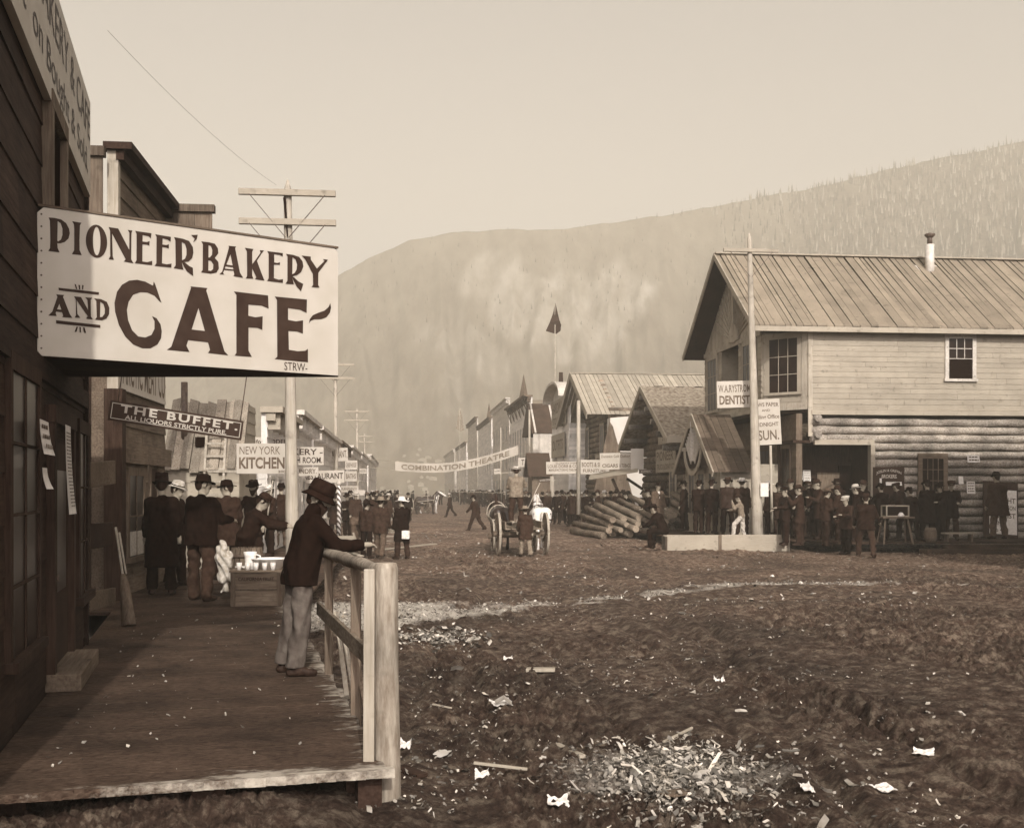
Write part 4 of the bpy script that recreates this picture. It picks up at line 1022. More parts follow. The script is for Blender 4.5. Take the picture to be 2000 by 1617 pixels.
# ---- crate with basin, jar and glasses
CR = P(505, 1180, 16.9); CR.z = 0.40
ck = thing('crate', 'dark wooden crate used as a stand on the boardwalk behind the man at the railing', 'crate', CR, SR)
mb = MB(); mb.box(-0.36, 0.36, -0.28, 0.30, 0.0, 0.50)
mb.build('box', 'mid_wood', ck, bevel=0.01)
mb = MB()
for (a, b) in ((-0.37, -0.30), (0.30, 0.37)): mb.box(a, b, -0.30, -0.281, 0.0, 0.5, 0.8)
mb.box(-0.30, 0.30, -0.292, -0.281, 0.24, 0.255, 0.5); mb.build('batten', 'mid_wood_v', ck)
mb = MB(); mb.box(-0.39, 0.39, -0.30, 0.32, 0.50, 0.53, 1.2); mb.build('lid', 'mid_wood', ck, bevel=0.006)
lt = MB(); letters(lt, 'CALIFORNIA FRUIT', -0.26, 0.26, 0.38, 0.43, -0.2935); lt.build('stencil', 'ink', ck)
bas = tag(MB().lathe([(0.0, 0.0), (0.17, 0.0), (0.255, 0.15), (0.275, 0.155), (0.272, 0.165), (0.245, 0.16), (0.165, 0.02), (0.0, 0.02)], 28).build('basin', 'enamel', None, CR + Vector((0.16, 0.02, 0.53))), 'white enamel basin on the crate', 'basin')
mb = MB(); mb.tube([(-0.27, 0.0, 0.155), (-0.30, 0, 0.18), (-0.30, 0.05, 0.18), (-0.27, 0.07, 0.155)], 0.010, 6); mb.build('handle', 'enamel', bas)
jug = tag(MB().lathe([(0.0, 0.0), (0.085, 0.0), (0.075, 0.1), (0.085, 0.2), (0.10, 0.26), (0.09, 0.26), (0.075, 0.2), (0.065, 0.1), (0.07, 0.01), (0, 0.01)], 20).build('glass_jug', 'enamel', None, CR + Vector((-0.12, -0.02, 0.53))), 'tall pale glass jug standing beside the basin', 'jug')
mb = MB(); mb.tube([(0.085, 0, 0.22), (0.15, 0, 0.2), (0.14, 0, 0.1), (0.08, 0, 0.06)], 0.012, 8); mb.build('handle', 'enamel', jug)
M['tumbler'] = plain('tumbler glass', 0.6, 0.1, 0.1, 5, 0, 0.6)
for k in range(5):
    o = MB().lathe([(0.0, 0.0), (0.032, 0.0), (0.042, 0.11), (0.036, 0.11), (0.028, 0.012), (0, 0.012)], 14).build('tumbler', 'tumbler', None, CR + Vector((-0.24 + 0.125 * k, -0.21 + 0.01 * (k % 2), 0.53)))
    tag(o, 'drinking glass in the row along the front of the crate', 'glass', 'glasses on the crate')
o = MB().lathe([(0.0, 0.0), (0.10, 0.0), (0.16, 0.03), (0.155, 0.036), (0.09, 0.012), (0, 0.012)], 24).build('plate', 'enamel', None, CR + Vector((-0.22, 0.10, 0.53))); tag(o, 'white plate at the left end of the crate', 'plate')
BK = Vector((P(482, 1090, 18.6).x, 18.6, 0.39))
bar_ = thing('barrel', 'dark stave barrel behind the crate of glasses', 'barrel', BK)
mb = MB()
for k in range(18):
    a, b = 2 * math.pi * k / 18 + 0.02, 2 * math.pi * (k + 1) / 18 - 0.02; t = U(0.7, 1.3)
    pr = [(0.24, 0.0), (0.285, 0.2), (0.30, 0.38), (0.285, 0.58), (0.25, 0.78)]
    vs = []
    for r, z in pr: vs += [(r * math.cos(a), r * math.sin(a), z), (r * math.cos(b), r * math.sin(b), z)]
    mb.add(vs, [(2 * j, 2 * j + 1, 2 * j + 3, 2 * j + 2) for j in range(4)], t)
mb.lathe([(0.0, 0.74), (0.25, 0.75)], 18); mb.build('staves', 'mid_wood_v', bar_)
for z, r in ((0.12, 0.272), (0.62, 0.284)):
    mb = MB(); mb.lathe([(r + 0.004, z), (r + 0.012, z), (r + 0.010, z + 0.05), (r + 0.002, z + 0.05)], 24); mb.build('hoop', 'iron', bar_)

# ================================================================== right: the two storey corner building
BO = Vector((9.05, 40.0, 0)); bf_ = lambda px, py, y=0.0: fl(BO, SA, px, py, y)
big = thing('corner_building', 'two storey log and board building with a plank roof on the right', 'building', BO, SR)
ZF, ZE, YR, ZR = 4.98, 7.88, 4.5, 11.38
def side_M(y): return wallM((0, y, 0), 0)
XM = 14.0
mb = MB()
clap(mb, 1.62, XM, ZF - 0.02, ZE - 0.1, 0.19, 0.022, 0.09); mb.box(1.5, XM, 0.03, 9.0, ZF, ZE - 0.05)
# gable front: two bays either side of a recessed balcony
FM = wallM((0.25, 9.0, 0), -90)                   # front plane, x measured from the far corner towards the camera
mb.M = FM
clap(mb, 0.0, 0.25, ZF + 0.12, 7.9, 0.2); clap(mb, 2.2, 2.55, ZF + 0.12, 7.9, 0.2); clap(mb, 4.9, 5.2, ZF + 0.12, 7.9, 0.2); clap(mb, 7.3, 7.7, ZF + 0.12, 7.9, 0.2)
clap(mb, 0.25, 2.2, ZF + 0.12, 5.35, 0.2); clap(mb, 5.2, 7.3, ZF + 0.12, 5.35, 0.2)
clap(mb, 2.55, 4.9, ZF + 0.12, 5.9, 0.2)
mb.box(0, 2.5, 0.01, 1.3, ZF, 7.9); mb.box(4.95, 7.7, 0.01, 1.3, ZF, 7.9); mb.box(2.5, 4.95, 1.0, 1.4, ZF, 7.9)
mb.M = wallM((0.25, 9.0, 0), -90); boards_v(mb, 0.0, 9.0, 7.9, 8.0, 0.3, 0.03, 0.2, 0, lambda x: 7.9 + max(0.02, 3.45 * (1 - abs(x - 4.5) / 4.5)))
mb.M = None
# chamfered corner
ca, cb = Vector((0.25, 1.3, 0)), Vector((1.5, 0.0, 0)); cang = math.degrees(math.atan2(cb.y - ca.y, cb.x - ca.x)); cl = (cb - ca).length
mb.M = wallM(ca, cang); clap(mb, 0, cl, ZF + 0.1, ZE - 0.1, 0.2, 0.025, 0.12); mb.M = None
mb.prism([(0.28, 1.35, ZF), (1.55, 0.04, ZF), (1.55, 3, ZF), (0.28, 3, ZF)], (0, 0, ZE - 0.08 - ZF))
mb.build('upper_wall', 'pale_wood', big)
window(big, wallM(ca, cang), 0.32, 1.42, 5.62, 7.55, 3, 3, 'pale_wood', 'glass', 0.14, True, 0.06)
window(big, FM, 0.55, 1.85, 5.45, 7.6, 3, 3, 'pale_wood_v', 'glass', 0.16, True, 0.06)
window(big, FM, 5.55, 6.95, 5.45, 7.6, 3, 3, 'pale_wood_v', 'glass', 0.16, True, 0.06)
window(big, wallM((1.25, 9.0, 0), -90), 3.3, 4.2, 5.5, 7.4, 2, 3, 'pale_wood_v', 'glass', 0.1, True, 0.04)
mb = MB(); mb.M = FM                               # sunburst slats and king post on the gable
for k in range(-9, 10):
    if k == 0: continue
    t = math.radians(90 - 8.2 * k); L_ = 0
    while L_ < 4:
        x_, z_ = 4.5 + L_ * math.cos(t), 7.95 + L_ * math.sin(t)
        if z_ > 7.86 + 3.4 * (1 - abs(x_ - 4.5) / 4.5) - 0.12 or x_ < 0.3 or x_ > 8.7: break
        L_ += 0.05
    mb.bar((4.5 + 0.55 * math.cos(t), -0.06, 7.95 + 0.55 * math.sin(t)), (4.5 + L_ * math.cos(t), -0.06, 7.95 + L_ * math.sin(t)), 0.03, 0.07, up=(0, 1, 0))
mb.box(4.38, 4.62, -0.16, -0.03, 7.9, 11.1)
mb.build('sunburst', 'pale_wood_v', big)
mb = MB(); mb.M = FM
mb.prism([(4.5 + 0.62 * math.cos(t), -0.14, 7.95 + 0.7 * math.sin(t)) for t in np.linspace(0, math.pi, 16)], (0, 0.08, 0)); mb.box(0, 7.7, -0.07, 0, 7.78, 7.96); mb.box(0, 7.72, -0.06, 0.0, ZF, ZF + 0.14); mb.M = None
mb.M = wallM(ca, cang); mb.box(0, cl, -0.05, 0.0, ZF - 0.01, ZF + 0.24); mb.box(0.1, 0.25, -0.045, 0, ZF + 0.24, 7.7); mb.box(cl - 0.22, cl - 0.02, -0.045, 0, ZF + 0.24, 7.7); mb.M = None
mb.box(1.5, 1.66, -0.06, 0.0, 4.0, ZE - 0.12, 1.15)
mb.build('trim_board', 'pale_wood_v', big)
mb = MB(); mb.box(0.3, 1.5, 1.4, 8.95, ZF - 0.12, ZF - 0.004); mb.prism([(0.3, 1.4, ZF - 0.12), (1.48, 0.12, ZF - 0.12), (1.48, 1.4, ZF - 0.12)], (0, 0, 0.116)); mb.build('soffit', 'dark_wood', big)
# roof
mb = MB(); RX0, RX1 = -0.62, XM
pl = MB()
for sgn in (-1, 1):
    ye = YR + sgn * (YR + 0.42) if sgn < 0 else 9.42
    xx = RX0
    while xx < RX1:
        w = U(0.17, 0.40); x2 = min(xx + w, RX1); t = U(0.84, 1.1); lift = U(0, 0.04)
        a = [(xx, ye, ZE + 0.02 + lift), (x2 - 0.03, ye - U(0, .06), ZE + 0.02 + lift), (x2 - U(.02, .06), YR, ZR + lift), (xx + U(0, .02), YR, ZR + lift)]
        pl.hexa([(p[0], p[1], p[2] - 0.05) for p in a] + a, t); xx = x2
pl.build('roof', 'roof_pale', big)
mb.bar((RX0, YR - 0.08, ZR + 0.03), (RX1, YR - 0.08, ZR + 0.03), 0.2, 0.05); mb.bar((RX0, YR + 0.08, ZR + 0.03), (RX1, YR + 0.08, ZR + 0.025), 0.2, 0.05)
mb.box(RX0 + 0.05, RX1, -0.44, -0.40, ZE - 0.20, ZE - 0.02, 1.1)
for sgn in (-1, 1):
    ye = -0.43 if sgn < 0 else 9.43
    mb.bar((RX0 - 0.02, ye, ZE - 0.08), (RX0 - 0.02, YR, ZR - 0.08), 0.05, 0.2)
mb.build('barge_board', 'pale_wood', big)
mb = MB()
for sgn in (-1, 1):
    ye = -0.38 if sgn < 0 else 9.38
    a = [(RX0, ye, ZE - 0.06), (RX1, ye, ZE - 0.06), (RX1, YR, ZR - 0.06), (RX0, YR, ZR - 0.06)]
    mb.hexa([(p[0], p[1], p[2] - 0.06) for p in a] + a)
mb.build('roof_lining', 'dark_wood_v', big)
xk, zk = bf_(1816, 500, 4.0)
mb = MB(); xk = fl(BO, SA, 1816, 500, 3.6)[0]; zb_ = ZR - 0.55 * (ZR - ZE) / YR * 1.5
mb.tube([(xk, 3.6, 10.4), (xk, 3.6, 11.75)], 0.17, 16); ch = mb.build('chimney', 'tin', big)
mb = MB(); mb.tube([(xk, 3.6, 11.75), (xk, 3.6, 12.1)], 0.10, 14); mb.lathe([(0.1, 12.0), (0.2, 12.1), (0.2, 12.16), (0.0, 12.22)], 14, (xk, 3.6, 0)); mb.build('stovepipe', 'iron', ch)
mb = MB(); mb.hexa([(xk - .45, 3.3, 10.43), (xk + .45, 3.3, 10.43), (xk + .45, 3.35, 10.40), (xk - .45, 3.35, 10.40), (xk - .45, 3.3, 10.47), (xk + .45, 3.3, 10.47), (xk + .45, 3.95, 11.0), (xk - .45, 3.95, 11.0)]); mb.build('flashing', 'tin', ch)
x0, z0 = bf_(1852, 740); x1, z1 = bf_(1898, 662)
wq = window(big, I4, x0, x1, z0, z1, 1, 2, 'trim', 'glass', 0.14, True, 0.07)
mb = MB(); zm = (z0 + z1) / 2
for k in (1, 2): xx = x0 + (x1 - x0) * k / 3; mb.box(xx - .012, xx + .012, -0.056, -0.043, zm + .02, z1 - .01)
mb.box(x0 + .01, x1 - .01, -0.060, -0.045, (zm + z1) / 2 - .012, (zm + z1) / 2 + .012); mb.build('sash_bars', 'trim', wq)
mb = MB(); mb.box(x0 + 0.03, x1 - 0.03, -0.0405, -0.036, z0, (z0 + z1) / 2 - 0.03); mb.build('open_sash', 'hole', wq)
# log ground floor
lg = MB(); z = 0.45; k = 0
xo0, zo_ = bf_(1697, 868); xoL, _ = bf_(1547, 868)
while z < 4.7:
    r = U(0.13, 0.155)
    xs = 1.62 if z > zo_ + 0.1 else xo0 + 0.1
    n = 26
    pts = [(xs + (XM - xs) * i / n, 0.03 + U(-.008, .008), z + U(-0.012, 0.012)) for i in range(n + 1)]
    lg.tube(pts, [r * U(0.92, 1.08) for _ in pts], 12, U(0.8, 1.15), rough=0.10)
    if k % 2 == 0 and z > zo_: lg.tube([(1.78, -0.32, z + 0.13), (1.78, 0.6, z + 0.13)], 0.13, 12, 0.6, rough=0.05)
    z += 2 * r * 1.03; k += 1
lg.box(xo0 + 0.1, XM, 0.10, 0.3, 0.3, 4.75, 0.15); lg.box(1.62, XM, 0.10, 0.3, zo_ + 0.1, 4.75, 0.15)
lg.build('log_wall', 'bark_x', big)
mb = MB(); mb.box(1.7, xo0 + 0.14, -0.16, 0.0, zo_ - 0.02, zo_ + 0.16, 1.1); mb.box(xo0, xo0 + 0.16, -0.18, 0.1, 0.4, zo_ - 0.02, 0.9); mb.box(1.62, XM, -0.1, 0.02, 4.78, 4.95, 1.1); mb.build('door_surround', 'pale_wood', big)
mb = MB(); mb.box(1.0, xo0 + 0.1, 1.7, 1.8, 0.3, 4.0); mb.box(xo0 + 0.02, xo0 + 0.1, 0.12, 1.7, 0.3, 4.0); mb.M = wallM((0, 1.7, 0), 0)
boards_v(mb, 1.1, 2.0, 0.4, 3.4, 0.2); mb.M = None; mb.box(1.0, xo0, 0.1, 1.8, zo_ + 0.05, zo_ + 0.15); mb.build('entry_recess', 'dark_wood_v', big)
xd0 = bf_(1600, 900, 1.66)[0]; xd1 = bf_(1632, 900, 1.66)[0]
mb = MB(); mb.box(xd0 - 0.1, xd1 + 0.12, 1.58, 1.69, 0.42, 2.75); dr = mb.build('door', 'mid_wood_v', big)
mb = MB(); 
for k in range(9): mb.bar((xd0 + 0.02, 1.57, 1.2 + k * 0.2 - 0.3), (xd1 - 0.02, 1.57, 1.2 + k * 0.2), 0.03, 0.12, up=(0, 1, 0)) if 1.2 + k * 0.2 < 2.6 and k > 1 else None
mb.build('diagonal_boards', 'mid_wood', dr)
mb = MB(); xq = bf_(1637, 900, 1.66)[0]; xq2 = bf_(1678, 900, 1.66)[0]; mb.box(xq, xq2, 1.60, 1.69, 0.42, 3.0); mb.build('doorway', 'hole', big)
# ground floor under the overhang
GMx = wallM((1.15, 9.0, 0), -90)
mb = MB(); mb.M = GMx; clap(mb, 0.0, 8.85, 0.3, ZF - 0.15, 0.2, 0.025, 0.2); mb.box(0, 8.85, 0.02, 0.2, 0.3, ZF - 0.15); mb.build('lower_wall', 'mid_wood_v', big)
for (a, b) in ((4.7, 5.9), (6.9, 8.2)): window(big, GMx, a, b, 1.0, 3.6, 3, 4, 'mid_wood_v', 'glass', 0.12, True, 0.06)
x0, z0 = bf_(1797, 960); x1, z1 = bf_(1838, 896)
window(big, wallM((0, -0.14, 0), 0), x0, x1, z0, z1, 4, 3, 'mid_wood', 'glass', 0.16, True, 0.06)
# the neighbour across the side street stands just outside the photo; its shadow lies over the log wall and the crowd
nb = thing('corner_store', 'tall board store standing just beyond the right edge of the photo', 'building', Vector((15.35, 20.0, 0)), SR)
mb = MB(); clap(mb, 0, 11, 0.1, 9.0, 0.3); mb.box(0.02, 11, 0.03, 10.4, 0, 8.95); mb.M = wallM((0.0, 10.4, 0), -90); clap(mb, 0, 10.4, 0.1, 9.0, 0.3); mb.build('wall', 'mid_wood', nb)
mb = MB(); mb.box(-0.2, 11.2, -0.2, 10.6, 9.0, 9.15); mb.build('roof', 'roof_pale', nb)
window(nb, wallM((0.0, 10.4, 0), -90), 2, 3, 1, 2.8, 2, 2); window(nb, wallM((0.0, 10.4, 0), -90), 7, 8, 1, 2.8, 2, 2)
# porch with fan gable
pr_ = thing('gabled_porch', 'small clapboard porch with a sunburst gable under the overhang', 'porch', BO, SR)
PX = -1.15
PM = wallM((PX, 7.0, 0), -90)                      # its front: x from the far side towards the camera, 0..5.2
mb = MB(); mb.M = PM; PW, PE, PR = 5.3, 3.05, 4.95
clap(mb, 0.05, PW - 0.05, 0.4, PE, 0.2, 0.025, 0.12); mb.box(0.05, PW - 0.05, 0.02, 0.15, 0.4, PE)
clap(mb, 0.05, PW - 0.05, PE, PR, 0.2, 0.02, 0.12, False, lambda x: PE + (PR - PE) * (1 - abs(x - PW / 2) / (PW / 2)))
mb.M = None
mb.M = wallM((PX, 7.0 - PW + 0.05, 0), 0); clap(mb, 0.02, 2.2, 0.4, PE, 0.2, 0.02, 0.12); mb.M = None
mb.build('wall', 'pale_wood', pr_)
for a in (0.75, 2.2, 3.75): window(pr_, PM, a, a + 0.82, 1.15, 2.72, 2, 2, 'pale_wood_v', 'glass', 0.11, True, 0.06)
mb = MB(); mb.M = PM
for sgn in (-1, 1):
    e = PW / 2 + sgn * (PW / 2 + 0.4); ze = PE - 0.28
    xx = -0.42
    while xx < 0.95:
        w = U(0.2, 0.3); t = U(0.6, 1.2)
        a = [(e, xx, ze + .03), (e, xx + w - .015, ze + .03), (PW / 2, xx + w - .015, PR + 0.1), (PW / 2, xx, PR + 0.1)]
        mb.hexa([(p[0], p[1], p[2] - 0.05) for p in a] + a, t); xx += w
mb.build('roof', 'mid_wood', pr_)
mb = MB(); mb.M = PM
for sgn in (-1, 1):
    e = PW / 2 + sgn * (PW / 2 + 0.42); mb.bar((e, -0.45, PE - 0.38), (PW / 2, -0.45, PR + 0.04), 0.05, 0.22)
arc = [(PW / 2 + 1.25 * math.cos(t), PE + 0.75 + 1.05 * math.sin(t) * 1.0) for t in np.linspace(math.pi, 2 * math.pi, 22)]
for (a, b) in zip(arc[:-1], arc[1:]): mb.bar((a[0], -0.40, a[1]), (b[0], -0.40, b[1]), 0.05, 0.20)
mb.prism([(PW / 2 - 0.42, -0.47, PR - 0.42), (PW / 2 + 0.42, -0.47, PR - 0.42), (PW / 2, -0.47, PR + 0.02)], (0, 0.05, 0))
mb.build('barge_board', 'pale_wood', pr_)
mb = MB(); mb.M = PM
for k in range(-6, 7):
    t = math.radians(90 - k * 7.5); L_ = 0.2
    while True:
        x_, z_ = PW / 2 + L_ * math.cos(t), PE - 0.2 + L_ * math.sin(t)
        if z_ > PE + (PR - PE) * (1 - abs(x_ - PW / 2) / (PW / 2)) - 0.22 or L_ > 2.2: break
        L_ += 0.04
    if L_ > 0.5: mb.bar((PW / 2 + 0.40 * math.cos(t), -0.38, PE - 0.2 + 0.40 * math.sin(t)), (x_, -0.38, z_), 0.04, 0.06 if k else 0.22)
mb.build('sunburst', 'trim', pr_)
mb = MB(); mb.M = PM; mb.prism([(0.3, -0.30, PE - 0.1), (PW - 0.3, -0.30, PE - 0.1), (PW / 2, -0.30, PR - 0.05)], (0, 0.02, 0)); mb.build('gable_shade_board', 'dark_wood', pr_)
# signs and papers of the corner building
o = flat_sign('white dentist sign in two lines hanging left of the corner telephone pole', 1401, 797, 1476, 795, 39.75, [('W.A.RYSTROM', 0.04, 0.87, 0.58, 0.86, dict(bold=0.01)), ('DENTIST', 0.06, 0.86, 0.12, 0.46, dict(bold=0.03))], 52, ink='ink_soft'); bracket(o, -1.4)
o = flat_sign('tall white newspaper office sign hanging right of the corner telephone pole', 1472, 870, 1527, 867, 39.7,
              [('NEWS PAPER', 0.02, 0.96, 0.82, 0.91, dict(arc=0.03)), ('AND', 0.35, 0.65, 0.73, 0.78), ('Mailing Office', 0.02, 0.96, 0.54, 0.66), ('MIDNIGHT', 0.08, 0.92, 0.40, 0.49), ('SUN.', 0.18, 0.92, 0.10, 0.32, dict(bold=0.02))], 89, ink='ink_soft')
A, B = bf_(1705, 985, -0.2), bf_(1766, 985, -0.2); zt_ = bf_(1705, 912, -0.2)[1]
Mb = Matrix.Translation(BO) @ Matrix.Rotation(SR, 4, 'Z')
o = sign('black brokers sign board with arched white lettering on the log wall', Mb @ Vector((A[0], -0.22, A[1])), Mb @ Vector((B[0], -0.22, A[1])), zt_ - A[1],
         [('JOSLIN & GRIFFIN', 0.10, 0.90, 0.78, 0.87, dict(arc=0.10, bold=0.02)), ('BROKERS.', 0.26, 0.76, 0.70, 0.80, dict(bold=0.03, shear=0.2))], board='sign_dark', ink='white')
for (px, py0, py1, w, rows, l) in ((1718, 934, 949, 4, 0, 'thin white strip of paper at the left of the brokers board'), (1730, 941, 948, 31, 0, 'wide white strip of paper under the brokers lettering'), (1889, 889, 903, 24, 2, 'wide white notice high on the log wall right of the window'), (1872, 930, 945, 9, 0, 'small white notice on the log wall, lower right of the window'), (1888, 940, 964, 16, 4, 'larger printed notice on the log wall beside the leaning bill board')):
    notice(l, BO, SA, px, py0, py1, w, -0.27 if px < 1800 else -0.19, rows)
for (px, py0, py1, w, l) in ((1544, 917, 937, 23, 'pale sheet of paper in the entry under the overhang, the left of two'), (1569, 918, 940, 14, 'pale printed sheet in the entry beside the inner door')):
    notice(l, BO, SA, px, py0, py1, w, 1.4, 6)
bb = thing('bill_board', 'dark framed bill board leaning on the log wall at the right edge', 'board', Mb @ Vector((bf_(1921, 1017, -0.6)[0], -0.6, 0.45)), SR)
mb = MB(); mb.M = Matrix.Rotation(math.radians(-8), 4, 'X') @ Matrix.Rotation(math.radians(4), 4, 'Y')
mb.box(0, 1.3, 0, 0.04, 0, 2.0); mb.build('frame', 'dark_wood_v', bb)
pm = MB(); pm.M = mb.M; pm.box(0.22, 1.25, -0.008, -0.002, 0.12, 1.72); pp = pm.build('poster', 'paper', bb)
for t, a, b, z0, z1 in (('MRS', 0.5, 0.9, 1.5, 1.62), ('WRIGHT', 0.28, 1.2, 1.24, 1.44), ('OF DAWSON', 0.32, 1.2, 1.0, 1.15), ('PALMIST', 0.3, 1.2, 0.7, 0.88), ('TENT', 0.3, 0.8, 0.45, 0.58), ('No 4', 0.3, 0.7, 0.2, 0.34)): lt = MB(); lt.M = mb.M; letters(lt, t, a, b, z0, z1, -0.011); lt.build('lettering', 'ink_soft', pp)
# raised walk, plank box, corner pole
Rw = MB(); y = -0.9
while y < 12:
    w = U(0.2, 0.28); Rw.box(-3.0, 1.1, y, y + w - 0.004, 0.30, 0.36 + U(-.004, .004), U(0.7, 1.2)); y += w
x_ = 1.12
while x_ < 13:
    w = U(0.2, 0.28); Rw.box(x_, x_ + w - 0.004, -2.6, 1.7, 0.29, 0.35 + U(-.004, .004), U(0.5, 1.0)); x_ += w
o = Rw.build('boardwalk', 'walk', None, BO, SR); tag(o, 'plank boardwalk around the corner building', 'boardwalk', kind='structure')
mb = MB(); mb.box(4.2, 13, -3.6, -3.0, -0.1, 0.15); mb.box(5.2, 13, -2.98, -2.62, -0.1, 0.26); o = mb.build('step', 'walk', None, BO, SR); tag(o, 'long low plank steps in front of the corner building', 'steps', kind='structure')
a = G(1301, 1076); b = G(1538, 1076)
pb = thing('plank_box', 'long pale box of new planks at the edge of the street', 'box', (a.x, 38.6, 0), 0.0)
L_ = (b - a).length
mb = MB(); mb.box(0, L_ * 0.435, 0, 0.045, 0.02, 0.56); mb.build('panel', 'pale_wood', pb, bevel=0.008)
mb = MB(); mb.box(L_ * 0.445, L_, 0.004, 0.05, 0.0, 0.57); mb.build('panel', 'pale_wood', pb, bevel=0.008)
mb = MB(); mb.box(L_ * 0.425, L_ * 0.452, -0.025, -0.002, -0.05, 0.57); mb.box(-0.04, 0.02, -0.03, -0.002, -0.05, 0.5, 0.5); mb.build('batten', 'mid_wood_v', pb)
mb = MB(); mb.box(L_ + 0.002, L_ + 0.05, -0.02, 0.9, -0.03, 0.57); mb.build('end_panel', 'pale_wood_y', pb, bevel=0.008)
mb = MB(); mb.box(-0.05, 0.0, 0.05, 0.9, 0, 0.5, 0.6); mb.build('end_panel', 'pale_wood_y', pb, bevel=0.008)
mb = MB(); mb.box(0, L_, 0.85, 0.89, 0, 0.52); mb.build('back_panel', 'pale_wood', pb)
p5 = utility_pole('pale corner telephone pole in front of the gabled building', P(1481, 1000, 39.2), P(1463, 455, 39.2), 0.20, 0.075, (P(0, 491, 39.2).z,), 1.95)
mb = MB(); mb.M = Matrix.Identity(4)
z_ = P(0, 950, 39).z; mb.box(0.02, 0.30, -0.26, -0.25, z_ - 0.35, z_ + 0.12); o = mb.build('notice', 'paper', None, P(1481, 950, 39.2) - Vector((0, 0, z_))); tag(o, 'white sheet of paper tacked to the corner telephone pole', 'notice')
mb = MB(); mb.tube([P(1508, 1040, 39.6), P(1505, 870, 39.6)], [0.05, 0.045], 10, rough=0.05); o = mb.build('sign_post', 'pole'); tag(o, 'thin peeled post holding up the newspaper sign', 'post')

# ================================================================== right: log cabin, board hall, tent, theatre row
KO = Vector((7.25, 50.9, 0))
cabin = thing('log_cabin', 'low log cabin with a sod roof and dark gable beside the corner building', 'cabin', KO, SR)
KW, KE, KR = 10.0, 4.35, 7.0
mb = MB(); z = 0.4; k = 0
while z < KR - 0.5:
    r = U(0.16, 0.19)
    hw = KW / 2 if z < KE else max(0.2, KW / 2 * (1 - (z - KE) / (KR - KE)))
    n = 16; pts = [(0.95, KW / 2 - hw + 2 * hw * i / n, z + U(-.015, .015)) for i in range(n + 1)]
    mb.tube(pts, [r * U(0.93, 1.07) for _ in pts], 10, U(0.7, 1.2), rough=0.08)
    if z < KE: 
        pts = [(-0.0 + 0.55 + 8 * i / 8, 0.1, z + r * 0.9) for i in range(9)]; mb.tube(pts, [r] * 9, 10, U(0.7, 1.2), rough=0.08)
    z += 2 * r * 0.95; k += 1
mb.box(1.0, 8, 0.2, KW - 0.2, 0.3, KE); mb.build('log_wall', 'bark_y', cabin)
for k in range(-4, 5):                             # purlin ends carry the deep eave
    y_ = KW / 2 + KW / 2 * k / 4; zz = KR - 0.35 - (KR - KE) * abs(k) / 4
    mb = MB(); mb.tube([(-0.45, y_, zz), (1.0, y_, zz)], 0.14, 10, 0.45); mb.build('purlin', 'bark_x', cabin)
mb = MB()
for sgn in (-1, 1):
    ye = KW / 2 + sgn * (KW / 2 + 0.55)
    a = [(-0.35, ye, KE - 0.15), (9, ye, KE - 0.15), (9, KW / 2, KR), (-0.35, KW / 2, KR)]
    n1, n2 = 40, 26; vs = []
    for i in range(n1 + 1):
        for j in range(n2 + 1):
            p = Vector(a[0]).lerp(Vector(a[1]), i / n1).lerp(Vector(a[3]).lerp(Vector(a[2]), i / n1), j / n2); vs.append(p + Vector((0, 0, 0.22 + U(-.03, .03))))
    fs = [(i * (n2 + 1) + j, (i + 1) * (n2 + 1) + j, (i + 1) * (n2 + 1) + j + 1, i * (n2 + 1) + j + 1) for i in range(n1) for j in range(n2)]
    mb.add(vs, fs, 1.0, True)
    mb.hexa([(p[0], p[1], p[2]) for p in a] + [(p[0], p[1], p[2] + 0.17) for p in a])
mb.build('sod_roof', 'sod', cabin)
mb = MB()
for sgn in (-1, 1):
    ye = KW / 2 + sgn * (KW / 2 + 0.58); mb.bar((-0.4, ye, KE - 0.05), (-0.4, KW / 2, KR + 0.1), 0.06, 0.26)
mb.bar((-0.4, -0.62, KE - 0.0), (9, -0.62, KE - 0.0), 0.08, 0.30); mb.build('barge_board', 'pale_wood', cabin)
KM = wallM((0.76, KW, 0), -90)
window(cabin, KM, 6.6, 7.6, 1.1, 3.1, 2, 3, 'pale_wood_v', 'glass', 0.14, True, 0.06)
mb = MB(); mb.M = KM; mb.box(4.8, 5.7, -0.06, 0.0, 0.4, 2.5); mb.build('door', 'dark_wood_v', cabin)
Mk = Matrix.Translation(KO) @ Matrix.Rotation(SR, 4, 'Z')
def wsign(label, Mx, wM, x0, x1, z0, z1, lines, y=-0.12, **kw):
    A = Mx @ wM @ Vector((x0, y, z0)); B = Mx @ wM @ Vector((x1, y, z0)); return sign(label, A, B, z1 - z0, lines, **kw)
wsign('tan board sign under the cabin gable, the upper of two', Mk, KM, 4.4, 8.0, 4.35, 5.35, [('FREE', 0.1, 0.4, 0.6, 0.9), ('STORAGE', 0.25, 0.95, 0.15, 0.5)], board='pale_wood', ink='ink_soft')
wsign('tan board sign reading PIONEER on the cabin front, the lower of two', Mk, KM, 3.9, 8.0, 2.95, 4.1, [('PIONEER', 0.05, 0.9, 0.5, 0.9), ('TRUCK & DRAY CO', 0.05, 0.95, 0.12, 0.36)], board='pale_wood', ink='ink_soft')
